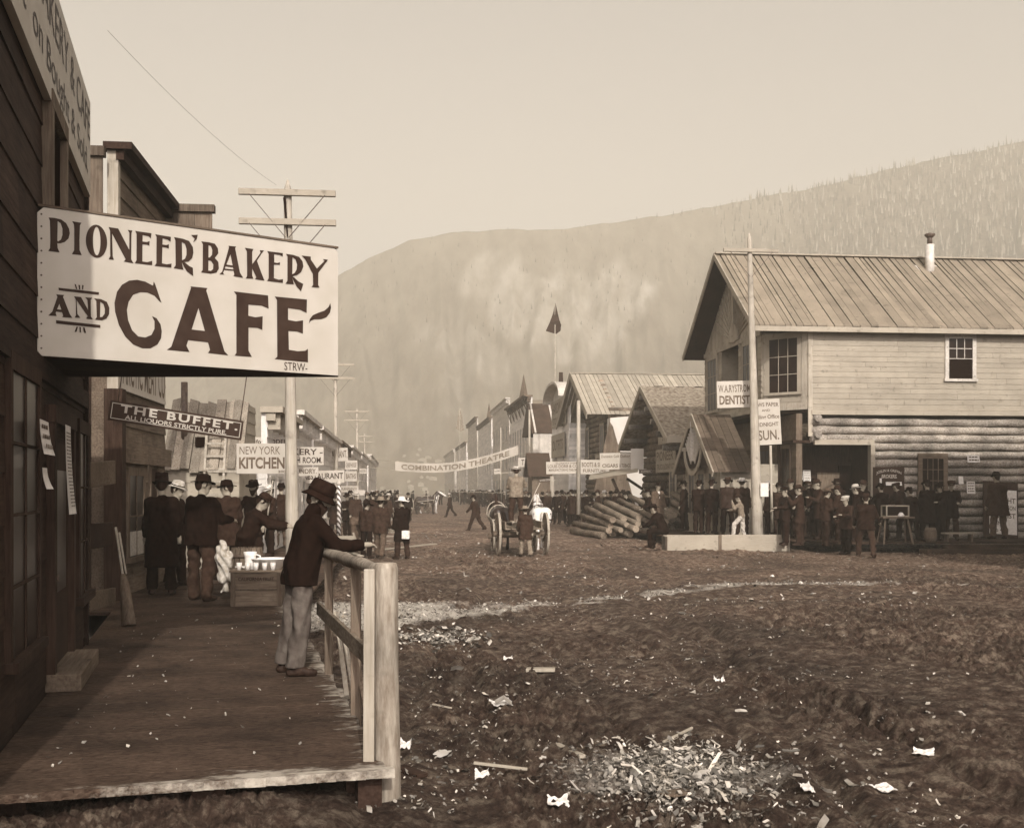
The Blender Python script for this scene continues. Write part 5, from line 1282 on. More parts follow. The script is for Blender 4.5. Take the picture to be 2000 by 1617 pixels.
# log hall with a big board roof
HO = Vector((5.35, 72.5, 0))
hall = thing('log_hall', 'large log hall with a broad pale board roof behind the cabin', 'building', HO, SR)
HW, HE, HR = 13.0, 7.1, 10.2
mb = MB(); z = 0.3
while z < HR - 0.4:
    r = U(0.17, 0.2); hw = HW / 2 if z < HE else max(0.2, HW / 2 * (1 - (z - HE) / (HR - HE)))
    mb.tube([(1.3, HW / 2 - hw + 2 * hw * i / 8, z) for i in range(9)], [r * U(.95, 1.05) for _ in range(9)], 8, U(0.8, 1.2), rough=0.06)
    if z < HE: mb.tube([(0.9 + i * 1.6, 0.1, z + r) for i in range(9)], [r] * 9, 8, U(1.1, 1.7), rough=0.06)
    z += 2 * r * 0.95
mb.box(1.35, 14, 0.2, HW - 0.2, 0, HE); mb.build('log_wall', 'bark_y', hall)
mb = MB()
for sgn in (-1, 1):
    ye = HW / 2 + sgn * (HW / 2 + 0.5); xx = -0.6
    while xx < 16:
        w = U(0.25, 0.4); t = U(0.85, 1.15); lf = U(0, .03)
        a = [(xx, ye, HE - 0.15 + lf), (xx + w - .03, ye, HE - 0.15 + lf), (xx + w - .03, HW / 2, HR + lf), (xx, HW / 2, HR + lf)]
        mb.hexa([(p[0], p[1], p[2] - 0.06) for p in a] + a, t); xx += w
mb.build('roof', 'roof_new', hall)
mb = MB()
for sgn in (-1, 1):
    ye = HW / 2 + sgn * (HW / 2 + 0.52); mb.bar((-0.64, ye, HE - 0.25), (-0.64, HW / 2, HR - 0.1), 0.06, 0.45)
mb.bar((-0.6, HW / 2, HR + 0.05), (16, HW / 2, HR + 0.05), 0.3, 0.06); mb.build('barge_board', 'pale_wood', hall)
HM = wallM((1.08, HW, 0), -90)
window(hall, HM, 9.0, 10.2, 4.4, 6.4, 2, 3, 'pale_wood_v', 'glass', 0.14, True, 0.06)
window(hall, HM, 3.0, 4.2, 4.4, 6.4, 2, 3, 'pale_wood_v', 'glass', 0.14, True, 0.06)
Mh = Matrix.Translation(HO) @ Matrix.Rotation(SR, 4, 'Z')
wsign('shaped tan board sign low on the log hall front', Mh, HM, 8.0, 12.5, 3.3, 4.5, [('VENDOME', 0.08, 0.92, 0.25, 0.8)], y=-0.2, board='pale_wood', ink='ink_soft')
# tent and board wall between hall and cabin
a = P(1176, 905, 66); tw = 2.4
mb = MB(); mb.M = None
TO = Vector((P(1180, 955, 66).x, 66, 0))
tent = thing('canvas_tent', 'tall white canvas tent between the cabin and the log hall', 'tent', TO, SR)
mb.prism([(0.2, 0, 0.2), (4.6, 0, 0.2), (4.6, 0, 4.6), (2.6, 0, 6.5), (0.36, 0, 6.3)], (0, 0.9, 0)); mb.build('canvas', 'canvas', tent)
mb = MB(); mb.M = wallM((0, -0.02, 0), 0); boards_v(mb, -0.6, 1.9, 0.2, 0.3, 0.18, 0.04, 0.2, 0, lambda x: max(0.4, 6.3 - 3.44 * (x - 0.36) if x > 0.36 else 6.3 - 4.4 * (0.36 - x)))
mb.build('board_gable', 'mid_wood_v', tent)
# awning, shop sign on the cabin's left
mb = MB(); A = P(1150, 937, 58); B = P(1246, 922, 56)
mb.hexa([A, B, B + Vector((0.3, 3.0, 0.2)), A + Vector((0.3, 3.0, 0.2)), A + Vector((0, 0, .08)), B + Vector((0, 0, .08)), B + Vector((0.3, 3.0, 0.32)), A + Vector((0.3, 3.0, 0.32))])
aw = mb.build('awning', 'pale_wood', None); tag(aw, 'pale sloping board awning over the crowd left of the cabin', 'awning')
mb = MB(); mb.bar(P(1196, 935, 57.5), P(1218, 985, 57.2), 0.12, 0.12); mb.bar(P(1225, 935, 57.5), P(1255, 955, 57), 0.12, 0.12); mb.build('strut', 'dark_wood', aw)
o = flat_sign('white board sign with two lines hanging left of the pale flag post', 1067, 926, 1130, 925, 62, [('KLONDIKE STEAM', 0.3, 0.98, 0.80, 0.94), ('LOUIS DORB & CO', 0.05, 0.98, 0.50, 0.76, dict(bold=0.02)), ('MANUFACTURING TAILORS', 0.08, 0.98, 0.22, 0.42, dict(bold=0.02))], 24, ink='ink_soft'); bracket(o, -2.4)
o = flat_sign('white sign with faded lettering just right of the pale flag post', 1133, 926, 1190, 926, 61, [('BOOTS & SHOES', 0.06, 0.96, 0.5, 0.82), ('FURNITURE', 0.1, 0.9, 0.12, 0.36)], 28, ink='ink_soft'); bracket(o, -2.4)
o = flat_sign('white sign of the gold company above the board awning', 1172, 917, 1242, 916, 59, [('Dominion Gold Clothing Co.', 0.04, 0.97, 0.66, 0.88), ('CIGARS', 0.06, 0.5, 0.12, 0.34, dict(bold=0.03)), ('& TOBACCO', 0.54, 0.92, 0.12, 0.34)], 32, ink='ink_soft'); bracket(o, -1.4)
o = flat_sign('blank pale upright board just left of the cabin eave', 1232, 918, 1257, 918, 58, [], 42, board='canvas'); bracket(o, -0.8)
o = flat_sign('small dark sign with a pale rim by the cabin door', 1248, 925, 1275, 924, 55, [('EXPRESS', 0.15, 0.85, 0.3, 0.7)], 8, board='sign_dark', ink='white', border=0.03); bracket(o, -0.6)
mb = MB(); mb.tube([P(1130, 1005, 56) * 1.0, P(1130, 782, 56)], [0.11, 0.09], 12, rough=0.04); o = mb.build('flag_post', 'pole'); tag(o, 'tall bare pale post in front of the log hall', 'post')
mb = MB(); mb.tube([P(1080, 1000, 66), P(1078, 930, 66)], [0.14, 0.12], 10, rough=0.05); o = mb.build('awning_post', 'pole'); tag(o, 'thick short peeled post under the tailors sign', 'post')
o = flat_sign('dark board with pale letters beside the short peeled post', 1052, 942, 1080, 940, 68, [('SHOE STORE', 0.08, 0.92, 0.25, 0.75)], 7, board='sign_dark', ink='white'); bracket(o, -1.0)

# the row of false fronts
s1 = storefront('curved_front_shop', 'false front with an arched cornice left of the log hall', 1, 83, 92, 9.0, 'front', ((4.4, 6.0, 2, 1.2),), None, 1.6, 10, 7.0)
mb = MB(); L_ = 9 * 1.005
for k in range(14):
    t0, t1 = math.pi * k / 14, math.pi * (k + 1) / 14
    p, q = (L_ / 2 - L_ / 2 * math.cos(t0), 9.0 + 1.2 * math.sin(t0)), (L_ / 2 - L_ / 2 * math.cos(t1), 9.0 + 1.2 * math.sin(t1))
    mb.hexa([(p[0], -0.8, p[1]), (q[0], -0.8, q[1]), (q[0], 0.2, q[1]), (p[0], 0.2, p[1]), (p[0], -0.8, p[1] + .18), (q[0], -0.8, q[1] + .18), (q[0], 0.2, q[1] + .18), (p[0], 0.2, p[1] + .18)])
mb.prism([(L_ / 2 - L_ / 2 * math.cos(t), 0.0, 9.0 + 1.2 * math.sin(t)) for t in np.linspace(0, math.pi, 18)], (0, 0.12, 0)); mb.build('arched_cornice', 'trim', s1)
mb = MB(); mb.prism([(L_ * .5 - .25, -0.1, 10.3), (L_ * .5 + .25, -0.1, 10.3), (L_ * .5, -0.1, 11.2)], (0, 0.3, 0)); mb.build('finial', 'dark_wood', s1)
M1 = s1.matrix_basis.copy()
wsign('big weathered tan sign filling the arched false front', M1, I4, 0.6, 8.4, 7.0, 9.1, [('HARDWARE', 0.06, 0.94, 0.5, 0.9), ('STOVES & TIN', 0.1, 0.9, 0.1, 0.36)], y=-0.15, board='pale_wood', ink='ink_soft')
wsign('tan sign board below the big weathered sign', M1, I4, 0.8, 8.0, 4.6, 6.4, [('OUTFITS', 0.1, 0.9, 0.3, 0.75)], y=-0.2, board='pale_wood', ink='ink_soft')
s2 = storefront('dark_roof_shop', 'pale board building with a dark battened roof in the right hand row', 1, 98.5, 106.5, 6.6, 'trim', (), None, None, 14, 6.6, 'v', xoff=-0.8)
mb = MB(); L2 = 8 * 1.005; mb.hexa([(-0.1, -0.1, 7.0), (L2 + .15, -0.1, 7.0), (L2 + .15, 14, 7.0), (-0.1, 14, 7.0), (L2 / 2 - .1, -0.1, 9.9), (L2 / 2 + .1, -0.1, 9.9), (L2 / 2 + .1, 14, 9.9), (L2 / 2 - .1, 14, 9.9)])
M['roof_dark'] = wood('tarred roof', 0.045, 0.3, (4, 4, 4))
mb.build('roof', 'roof_dark', s2)
mb = MB(); 
for k in range(9): yy = 0.2 + 1.7 * k; mb.bar((L2 + .16, yy, 7.05), (L2 / 2 + .1, yy, 9.95), 0.16, 0.1)
mb.build('roof_batten', 'trim', s2)
mb = MB(); mb.M = wallM((L2 - 0.0, 0, 0), 90); boards_v(mb, 0.0, 14, 0.3, 6.95, 0.5, 0.05, 0.1); mb.build('side_boards', 'trim', s2)
s3 = storefront('theatre_building', 'tall two storey theatre front with a row of upper windows in the right hand row', 1, 107, 127, 10.9, 'front', ((5.2, 8.2, 8, 0.9), (0.8, 3.2, 5, 1.6)), 'mid_wood', 2.2, 16, 9.2)
storefront('saloon_building', 'stepped pale front with a taller parapet just beyond the theatre', 1, 128.5, 150, 12.4, 'trim', ((4.4, 6.2, 5, 1.3), (7.8, 9.4, 5, 1.3), (0.8, 3.2, 5, 1.8)), 'trim', 1.5, 16, 9.6)
mb = MB()
for k in range(6): xx = 1 + 3.2 * k; mb.bar((xx, -0.5, 10.9), (xx + 1.2, -0.1, 9.4), 0.07, 0.07); mb.bar((xx + 2.4, -0.5, 10.9), (xx + 1.2, -0.1, 9.4), 0.07, 0.07)
mb.box(-0.2, 20.3, -0.7, -0.47, 10.95, 11.15); mb.build('cornice_bracket', 'mid_wood', s3)
mb = MB()
for xx in (12.0,): mb = MB(); mb.lathe([(0.5, 11.3), (0.0, 13.9)], 4, (xx, 0.2, 0), smooth=False); mb.build('spire', 'mid_wood', s3)
s4 = storefront('hotel_building', 'hotel front with a curled cornice farther along the right hand row', 1, 153, 178, 11.8, 'front', ((4.6, 7.2, 6, 0.8),), 'mid_wood', 2.0, 16, 9)
mb = MB(); mb.lathe([(0.5, 11.5), (0, 14.6)], 4, (16, .4, 0), smooth=False); mb.build('spire', 'mid_wood', s4)
storefront('far_hotel', 'narrow tall front with a dark cornice beyond the hotel', 1, 181, 205, 13.6, 'trim', ((4.6, 7.2, 4, 0.8),), 'mid_wood', 2.0, 16, 9)
storefront('far_shop', 'lower front past the tall hotels on the right', 1, 210, 245, 10.8, 'front', ((4.6, 7.0, 5, 1.6),), 'mid_wood', 2.0, 16, 9)
storefront('end_building', 'wide white building closing the far end of the street', 1, 255, 310, 11, 'trim', ((3.5, 7.0, 8, 1.5),), 'trim', 1.0, 30, 8, xoff=0.0)
rb = thing('rear_hall', 'pale gabled roof of a hall rising behind the theatre row', 'building', Vector((9.5, 118, 0)), SR)
mb = MB(); mb.box(0, 24, 0, 12, 0, 9.5); mb.build('wall', 'pale_wood', rb)
mb = MB(); mb.prism([(-1, -0.6, 9.4), (-1, 12.6, 9.4), (-1, 6, 13.9)], (26, 0, 0)); mb.build('roof', 'roof_pale', rb)
# small dark gable porch in the row
dg_ = thing('gable_stall', 'small dark gabled stall in front of the dark roofed shop', 'stall', Vector((P(1032, 955, 80).x, 80, 0)), SR)
mb = MB(); mb.box(0.3, 1.6, 0.3, 2.9, 0, 3.2); mb.build('wall', 'mid_wood_v', dg_)
mb = MB()
for a in ([(0, -0.1, 3.1), (1.7, -0.1, 3.1), (1.7, 1.6, 4.75), (0, 1.6, 4.75)], [(0, 3.3, 3.1), (1.7, 3.3, 3.1), (1.7, 1.6, 4.75), (0, 1.6, 4.75)]):
    mb.hexa([(p[0], p[1], p[2] - .1) for p in a] + a)
mb.prism([(0.2, 0.1, 3.1), (0.2, 3.1, 3.1), (0.2, 1.6, 4.6)], (0.05, 0, 0)); mb.build('roof', 'roof_dark', dg_)
o = flat_sign('white square sign behind the driver of the wagon', 1012, 912, 1030, 912, 84, [('T', 0.35, 0.65, 0.2, 0.8)], 18); bracket(o, -1.5)
o = flat_sign('small white sign over the crowd left of the wagon driver', 965, 926, 978, 925, 100, [('LODGING', 0.1, 0.9, 0.4, 0.7)], 10); bracket(o, -2.5)
# banner
def banner():
    A, B = P(772, 919, 104), P(1012, 888, 100); n = 40; H = 18 / F * 102
    r = thing('street_banner', 'long white cloth theatre banner stretched across the street', 'banner', A)
    mb = MB(); vs = []
    pt = lambda t: (B - A) * t + Vector((0, 0, -0.75 * math.sin(math.pi * t) - 0.0)) + Vector((0, 0.15 * math.sin(t * 20), 0))
    for i in range(n + 1):
        p = pt(i / n); vs += [p, p + Vector((0, 0, H))]
    fs = [(2 * i, 2 * i + 2, 2 * i + 3, 2 * i + 1) for i in range(n)]
    mb.add(vs, fs, 1, True); mb.add([v + Vector((0, 0.03, 0)) for v in vs], [f[::-1] for f in fs], 1, True); mb.build('cloth', 'banner', r)
    v, f = text2d('COMBINATION THEATRE', 0.02); lt = MB()
    lt.add([tuple(pt(0.05 + 0.88 * a) + Vector((0, -0.04, H * (0.22 + 0.55 * b)))) for a, b in v], f); lt.build('lettering', 'ink_pale', r)
    mb = MB()
    for (p, q) in ((Vector((0, 0, H)), Vector((-4.5, 2, H + 0.4))), (Vector((0, 0, 0)), Vector((-4.5, 2, H - .3))), (B - A + Vector((0, 0, H)), B - A + Vector((3.2, 1, H + 0.5))), (B - A, B - A + Vector((3.2, 1, 0.2)))): mb.tube([p, q], 0.03, 6)
    mb.build('rope', 'rope', r)
banner()
# flag poles
def flagpole(label, px, ptop, d, flag, r=0.06):
    b = P(px, 955, d); t = P(px, ptop, d)
    o = thing('flagpole', label, 'flagpole', (b.x, b.y, 0))
    mb = MB(); mb.tube([(0, 0, 0), (0, 0, t.z)], [r, r * 0.6], 8); mb.build('pole', 'pole', o)
    mb = MB(); mb.M = Matrix.Translation((0, 0, t.z)); mb.add(flag, [tuple(range(len(flag)))]); mb.add([(x, y + 0.02, z) for x, y, z in flag], [tuple(range(len(flag)))[::-1]]); mb.build('flag', 'flag' if px > 1000 else 'sod', o)
s = 92 / F
flagpole('tall thin flagpole with a dark drooping flag high over the right hand row', 1084, 590, 92, [(0.02, 0, 0), (0.35, -.25, -1.5), (0.5, -.2, -1.9), (0.45, .1, -2.35), (0.1, .15, -2.6), (-0.75, .1, -2.35), (-0.45, 0, -1.7), (-0.15, .05, -0.9)])
flagpole('far pale flagpole in front of the mountain, its flag hanging limp', 898, 796, 150, [(0.0, 0, 0), (0.35, 0, -1.2), (0.6, 0.1, -3.0), (0.1, 0, -3.2), (-0.5, 0, -2.8), (-0.3, 0, -1.4)])
for (px, top, d, r) in ((978, 835, 108, 0.09), (933, 862, 150, 0.1), (1034, 800, 98, 0.12)):
    mb = MB(); b = P(px, 955, d); mb.tube([(b.x, d, 0), (b.x, d, P(px, top, d).z)], [r, r * 0.7], 8)
    o = mb.build('awning_post', 'pole'); tag(o, {978: 'tall pale post in front of the theatre windows', 933: 'farther pale post left of the theatre', 1034: 'thick pale corner post right of the theatre windows'}[px], 'post')

# ================================================================== log pile
lp = [((1118, 1020), (1180, 1036), 0), ((1122, 1012), (1166, 1028), 0), ((1136, 1006), (1180, 1022), 0), ((1144, 998), (1200, 1018), 0), ((1150, 994), (1210, 1012), 0), ((1158, 990), (1222, 1012), 0), ((1170, 984), (1228, 1008), 0), ((1180, 978), (1236, 1004), 0), ((1202, 972), (1242, 1000), 0), ((1168, 1020), (1190, 1034), 0), ((1195, 1020), (1225, 1034), 0), ((1225, 1012), (1252, 1026), 0), ((1230, 1000), (1280, 1012), 0), ((1240, 990), (1285, 1003), 0)]
for i in range(34):
    row = i // 9; k = i % 9
    far = Vector((2.75 + 0.54 * k + 0.25 * row + U(-.1, .1), 53.0 + U(-.6, .6), 0.16 + row * 0.36 + 0.13 * k))
    near = Vector((far.x + 0.95 + U(-.2, .2), far.y - 5.0 + U(-.8, .8), 0.14 + row * 0.22 + 0.045 * k))
    r = U(0.11, 0.155); mid = (far + near) / 2
    n = 6; mb = MB(); mb.tube([(far - mid).lerp(near - mid, t) + Vector((U(-.015, .015), 0, U(-.015, .015))) for t in np.linspace(0, 1, n)], [r * U(0.94, 1.06) for _ in range(n)], 12, 1.0, rough=0.06)
    o = mb.build('log', 'mid_wood_y' if i % 3 else 'bark_y', None, mid); tag(o, 'felled log in the sloping pile beside the street', 'log', 'logs in the pile beside the street')

# ================================================================== wagon and team
WO = Vector((0.32, 36.2, 0)); WH = math.radians(7.0)
wag = thing('freight_wagon', 'open freight wagon heading up the street behind two horses', 'wagon', WO, WH)
def wheel(x, y, R_, w, par):
    mb = MB(); n = 40
    for k in range(n):
        a, b = 2 * math.pi * k / n, 2 * math.pi * (k + 1) / n
        f = lambda t, rr, xx: (xx, rr * math.cos(t), rr * math.sin(t))
        mb.hexa([f(a, R_ - 0.075, -w / 2), f(a, R_ - 0.075, w / 2), f(b, R_ - 0.075, w / 2), f(b, R_ - 0.075, -w / 2), f(a, R_, -w / 2), f(a, R_, w / 2), f(b, R_, w / 2), f(b, R_, -w / 2)], 1.0)
    o = mb.build('wheel', 'pale_wood_y', par); o.location = (x, y, R_ + 0.02)
    for k in range(14):
        mb = MB(); t = 2 * math.pi * k / 14; mb.bar((0, 0.08 * math.cos(t), 0.08 * math.sin(t)), (0, (R_ - 0.07) * math.cos(t), (R_ - 0.07) * math.sin(t)), 0.035, 0.045, up=(1, 0, 0)); mb.build('spoke', 'mid_wood', o)
    mb = MB(); mb.tube([(-0.16, 0, 0), (0.16, 0, 0)], [0.09, 0.09], 14); mb.build('hub', 'mid_wood', o)
    return o
for sx in (-0.77, 0.77): wheel(sx, 0.0, 0.68, 0.07, wag)
for sx in (-0.72, 0.72): wheel(sx, 2.1, 0.52, 0.06, wag)
mb = MB(); mb.bar((-0.75, 0, 0.7), (0.75, 0, 0.7), 0.11, 0.11); mb.bar((-0.7, 2.1, 0.54), (0.7, 2.1, 0.54), 0.11, 0.11); mb.bar((0, -0.3, 0.66), (0, 3.0, 0.6), 0.09, 0.09); mb.build('axle', 'mid_wood', wag)
mb = MB()
for k in range(6): mb.bar((-0.5 + 0.2 * k, -0.45, 0.86), (-0.5 + 0.2 * k, 2.6, 0.9), 0.17, 0.04, U(.8, 1.2))
mb.bar((-0.58, -0.45, 0.98), (-0.58, 2.6, 1.0), 0.04, 0.22); mb.bar((0.58, -0.45, 0.98), (0.58, 2.6, 1.0), 0.04, 0.22); mb.build('bed', 'mid_wood_y', wag)
for i in range(9):
    mb = MB(); c = Vector((U(-.4, .4), U(0, 1.5), 1.0 + U(0, .12))); a = U(-.5, .5); L_ = U(0.5, 1.2)
    mb.bar(c - Vector((math.sin(a), math.cos(a), U(-.1, .1))) * L_ / 2, c + Vector((math.sin(a), math.cos(a), U(-.1, .1))) * L_ / 2, U(.08, .16), U(.03, .06))
    o = mb.build('firewood', 'pale_wood_y' if i % 2 else 'mid_wood_y', None, WO, WH); tag(o, 'split slab of firewood lying on the wagon bed', 'firewood', 'slabs of wood on the wagon bed')
def horse(label, loc, yaw, coat, mane, head_turn=0.0):
    P_ = []
    c = lambda a, b, ra, rb, k=0.06: P_.append((a, b, ra, rb, None, k))
    for s in (-1, 1):
        c((0.13 * s, -0.55, 1.22), (0.12 * s, 0.5, 1.18), 0.23, 0.22)              # barrel
        c((0.15 * s, -0.66, 1.28), (0.16 * s, -0.72, 1.05), 0.21, 0.17)            # rump, haunch
        c((0.17 * s, -0.70, 1.05), (0.16 * s, -0.60, 0.80), 0.15, 0.105)           # thigh to stifle
        c((0.16 * s, -0.62, 0.80), (0.15 * s, -0.86, 0.56), 0.095, 0.058)          # gaskin to hock
        c((0.15 * s, -0.86, 0.56), (0.15 * s, -0.80, 0.17), 0.052, 0.042)          # cannon
        c((0.15 * s, -0.80, 0.17), (0.15 * s, -0.74, 0.05), 0.048, 0.07)           # pastern, hoof
        c((0.14 * s, 0.62, 1.10), (0.15 * s, 0.60, 0.75), 0.13, 0.075)
        c((0.15 * s, 0.60, 0.75), (0.15 * s, 0.61, 0.45), 0.062, 0.05)
        c((0.15 * s, 0.61, 0.45), (0.15 * s, 0.60, 0.16), 0.045, 0.04)
        c((0.15 * s, 0.60, 0.16), (0.15 * s, 0.65, 0.05), 0.045, 0.065)
    c((0, 0.45, 1.25), (0, 0.66, 1.28), 0.25, 0.2); c((0, -0.6, 1.33), (0, 0.4, 1.36), 0.16, 0.16)
    c((0, 0.62, 1.36), (0, 1.0, 1.78), 0.17, 0.105)
    hx = math.sin(head_turn); hy = math.cos(head_turn)
    c((0, 1.0, 1.80), (0.50 * hx, 1.0 + 0.50 * hy, 1.52), 0.105, 0.065, 0.04)
    for s in (-1, 1): c((0.06 * s, 0.97, 1.88), (0.075 * s, 0.99, 2.0), 0.03, 0.008, 0.02)
    o = sdf_mesh('horse', P_, coat, 0.024, 0.05); tag(o, label, 'horse'); o.location = loc; o.rotation_euler = (0, 0, yaw)
    t = sdf_mesh('tail', [((0, -0.86, 1.30), (0, -0.98, 1.0), 0.045, 0.075), ((0, -0.98, 1.0), (0, -1.0, 0.55), 0.08, 0.03)], mane, 0.022, 0.03, 0.012, o)
    m = sdf_mesh('mane', [((0, 0.62, 1.55), (0, 0.92, 1.92), 0.04, 0.035), ((0.05, 0.66, 1.48), (0.04, 0.9, 1.8), 0.03, 0.03)], mane, 0.022, 0.03, 0.012, o)
    mb = MB(); n = 20
    def ring(y, rx, rz, zc, w, y2=None):
        y2 = y if y2 is None else y2
        for k in range(n):
            a, b = 2 * math.pi * k / n, 2 * math.pi * (k + 1) / n
            f = lambda t, e: (rx * math.cos(t), (y + y2) / 2 + (y2 - y) / 2 * math.sin(t), zc + rz * math.sin(t))
            p, q = f(a, 0), f(b, 0); mb.bar(p, q, 0.03, w, up=(0, 1, 0))
    ring(0.55, 0.36, 0.42, 1.27, 0.05, 0.75); ring(0.1, 0.375, 0.37, 1.2, 0.05)
    for s in (-1, 1): mb.bar((0.34 * s, 0.62, 1.2), (0.39 * s, -0.8, 1.05), 0.02, 0.05); mb.bar((0.2 * s, -0.2, 1.53), (0.30 * s, -0.86, 1.25), 0.02, 0.035)
    mb.bar((-0.39, -0.86, 1.06), (0.39, -0.86, 1.06), 0.02, 0.05); mb.bar((0, 0.4, 1.54), (0, -0.75, 1.52), 0.04, 0.02)
    mb.build('harness', 'leather' if coat != 'horse_dark' else 'horse_strap', o)
    return o
M['horse_dark'] = plain('dark horse coat', 0.02, 0.45, 0.3, 8, 0.1, 0.4); M['horse_white'] = plain('white horse coat', 0.6, 0.6, 0.12, 5); M['horse_strap'] = plain('pale harness strap', 0.3, 0.7, 0.2); M['mane_pale'] = plain('pale mane', 0.45, 0.9, 0.2, 40)
horse('dark horse in harness on the left of the wagon team', Vector((-0.44, 39.9, 0.0)), math.radians(10), 'horse_dark', 'hair', -0.2)
horse('white horse in harness on the right of the wagon team', Vector((0.98, 40.1, 0.0)), math.radians(5), 'horse_white', 'mane_pale', 0.5)
mb = MB(); mb.bar((0.0, 2.3, 0.62), (0.0, 5.6, 0.95), 0.08, 0.08); mb.build('pole', 'mid_wood_y', wag); mb = MB(); mb.bar((-0.7, 2.75, 0.75), (0.7, 2.75, 0.75), 0.08, 0.08); mb.build('doubletree', 'mid_wood', wag)
# ================================================================== people
def dirv(p, o, s): return Vector((s * math.sin(o), math.sin(p) * math.cos(o), -math.cos(p) * math.cos(o)))
rad = math.radians
BIG = 1.0
HATS = {
 'slouch': ([(0.098, -0.006), (0.170, -0.012), (0.173, -0.004), (0.110, 0.008), (0.104, 0.055), (0.092, 0.108), (0.055, 0.122), (0.0, 0.106)], 0.9),
 'derby': ([(0.098, -0.006), (0.142, -0.004), (0.145, 0.004), (0.108, 0.008), (0.107, 0.05), (0.092, 0.10), (0.055, 0.128), (0.0, 0.135)], 1.4),
 'tall': ([(0.098, -0.006), (0.160, -0.006), (0.162, 0.002), (0.106, 0.010), (0.106, 0.08), (0.102, 0.155), (0.07, 0.168), (0.0, 0.160)], 0.8),
 'wide': ([(0.098, -0.006), (0.225, -0.030), (0.228, -0.022), (0.112, 0.008), (0.106, 0.06), (0.085, 0.120), (0.05, 0.130), (0.0, 0.128)], 0.5),
 'bucket': ([(0.108, -0.012), (0.160, -0.046), (0.164, -0.038), (0.122, 0.004), (0.120, 0.055), (0.112, 0.118), (0.085, 0.140), (0.0, 0.138)], 0.0),
 'cap': ([(0.104, -0.012), (0.112, 0.01), (0.132, 0.045), (0.118, 0.075), (0.06, 0.088), (0.0, 0.088)], 0.0),
}
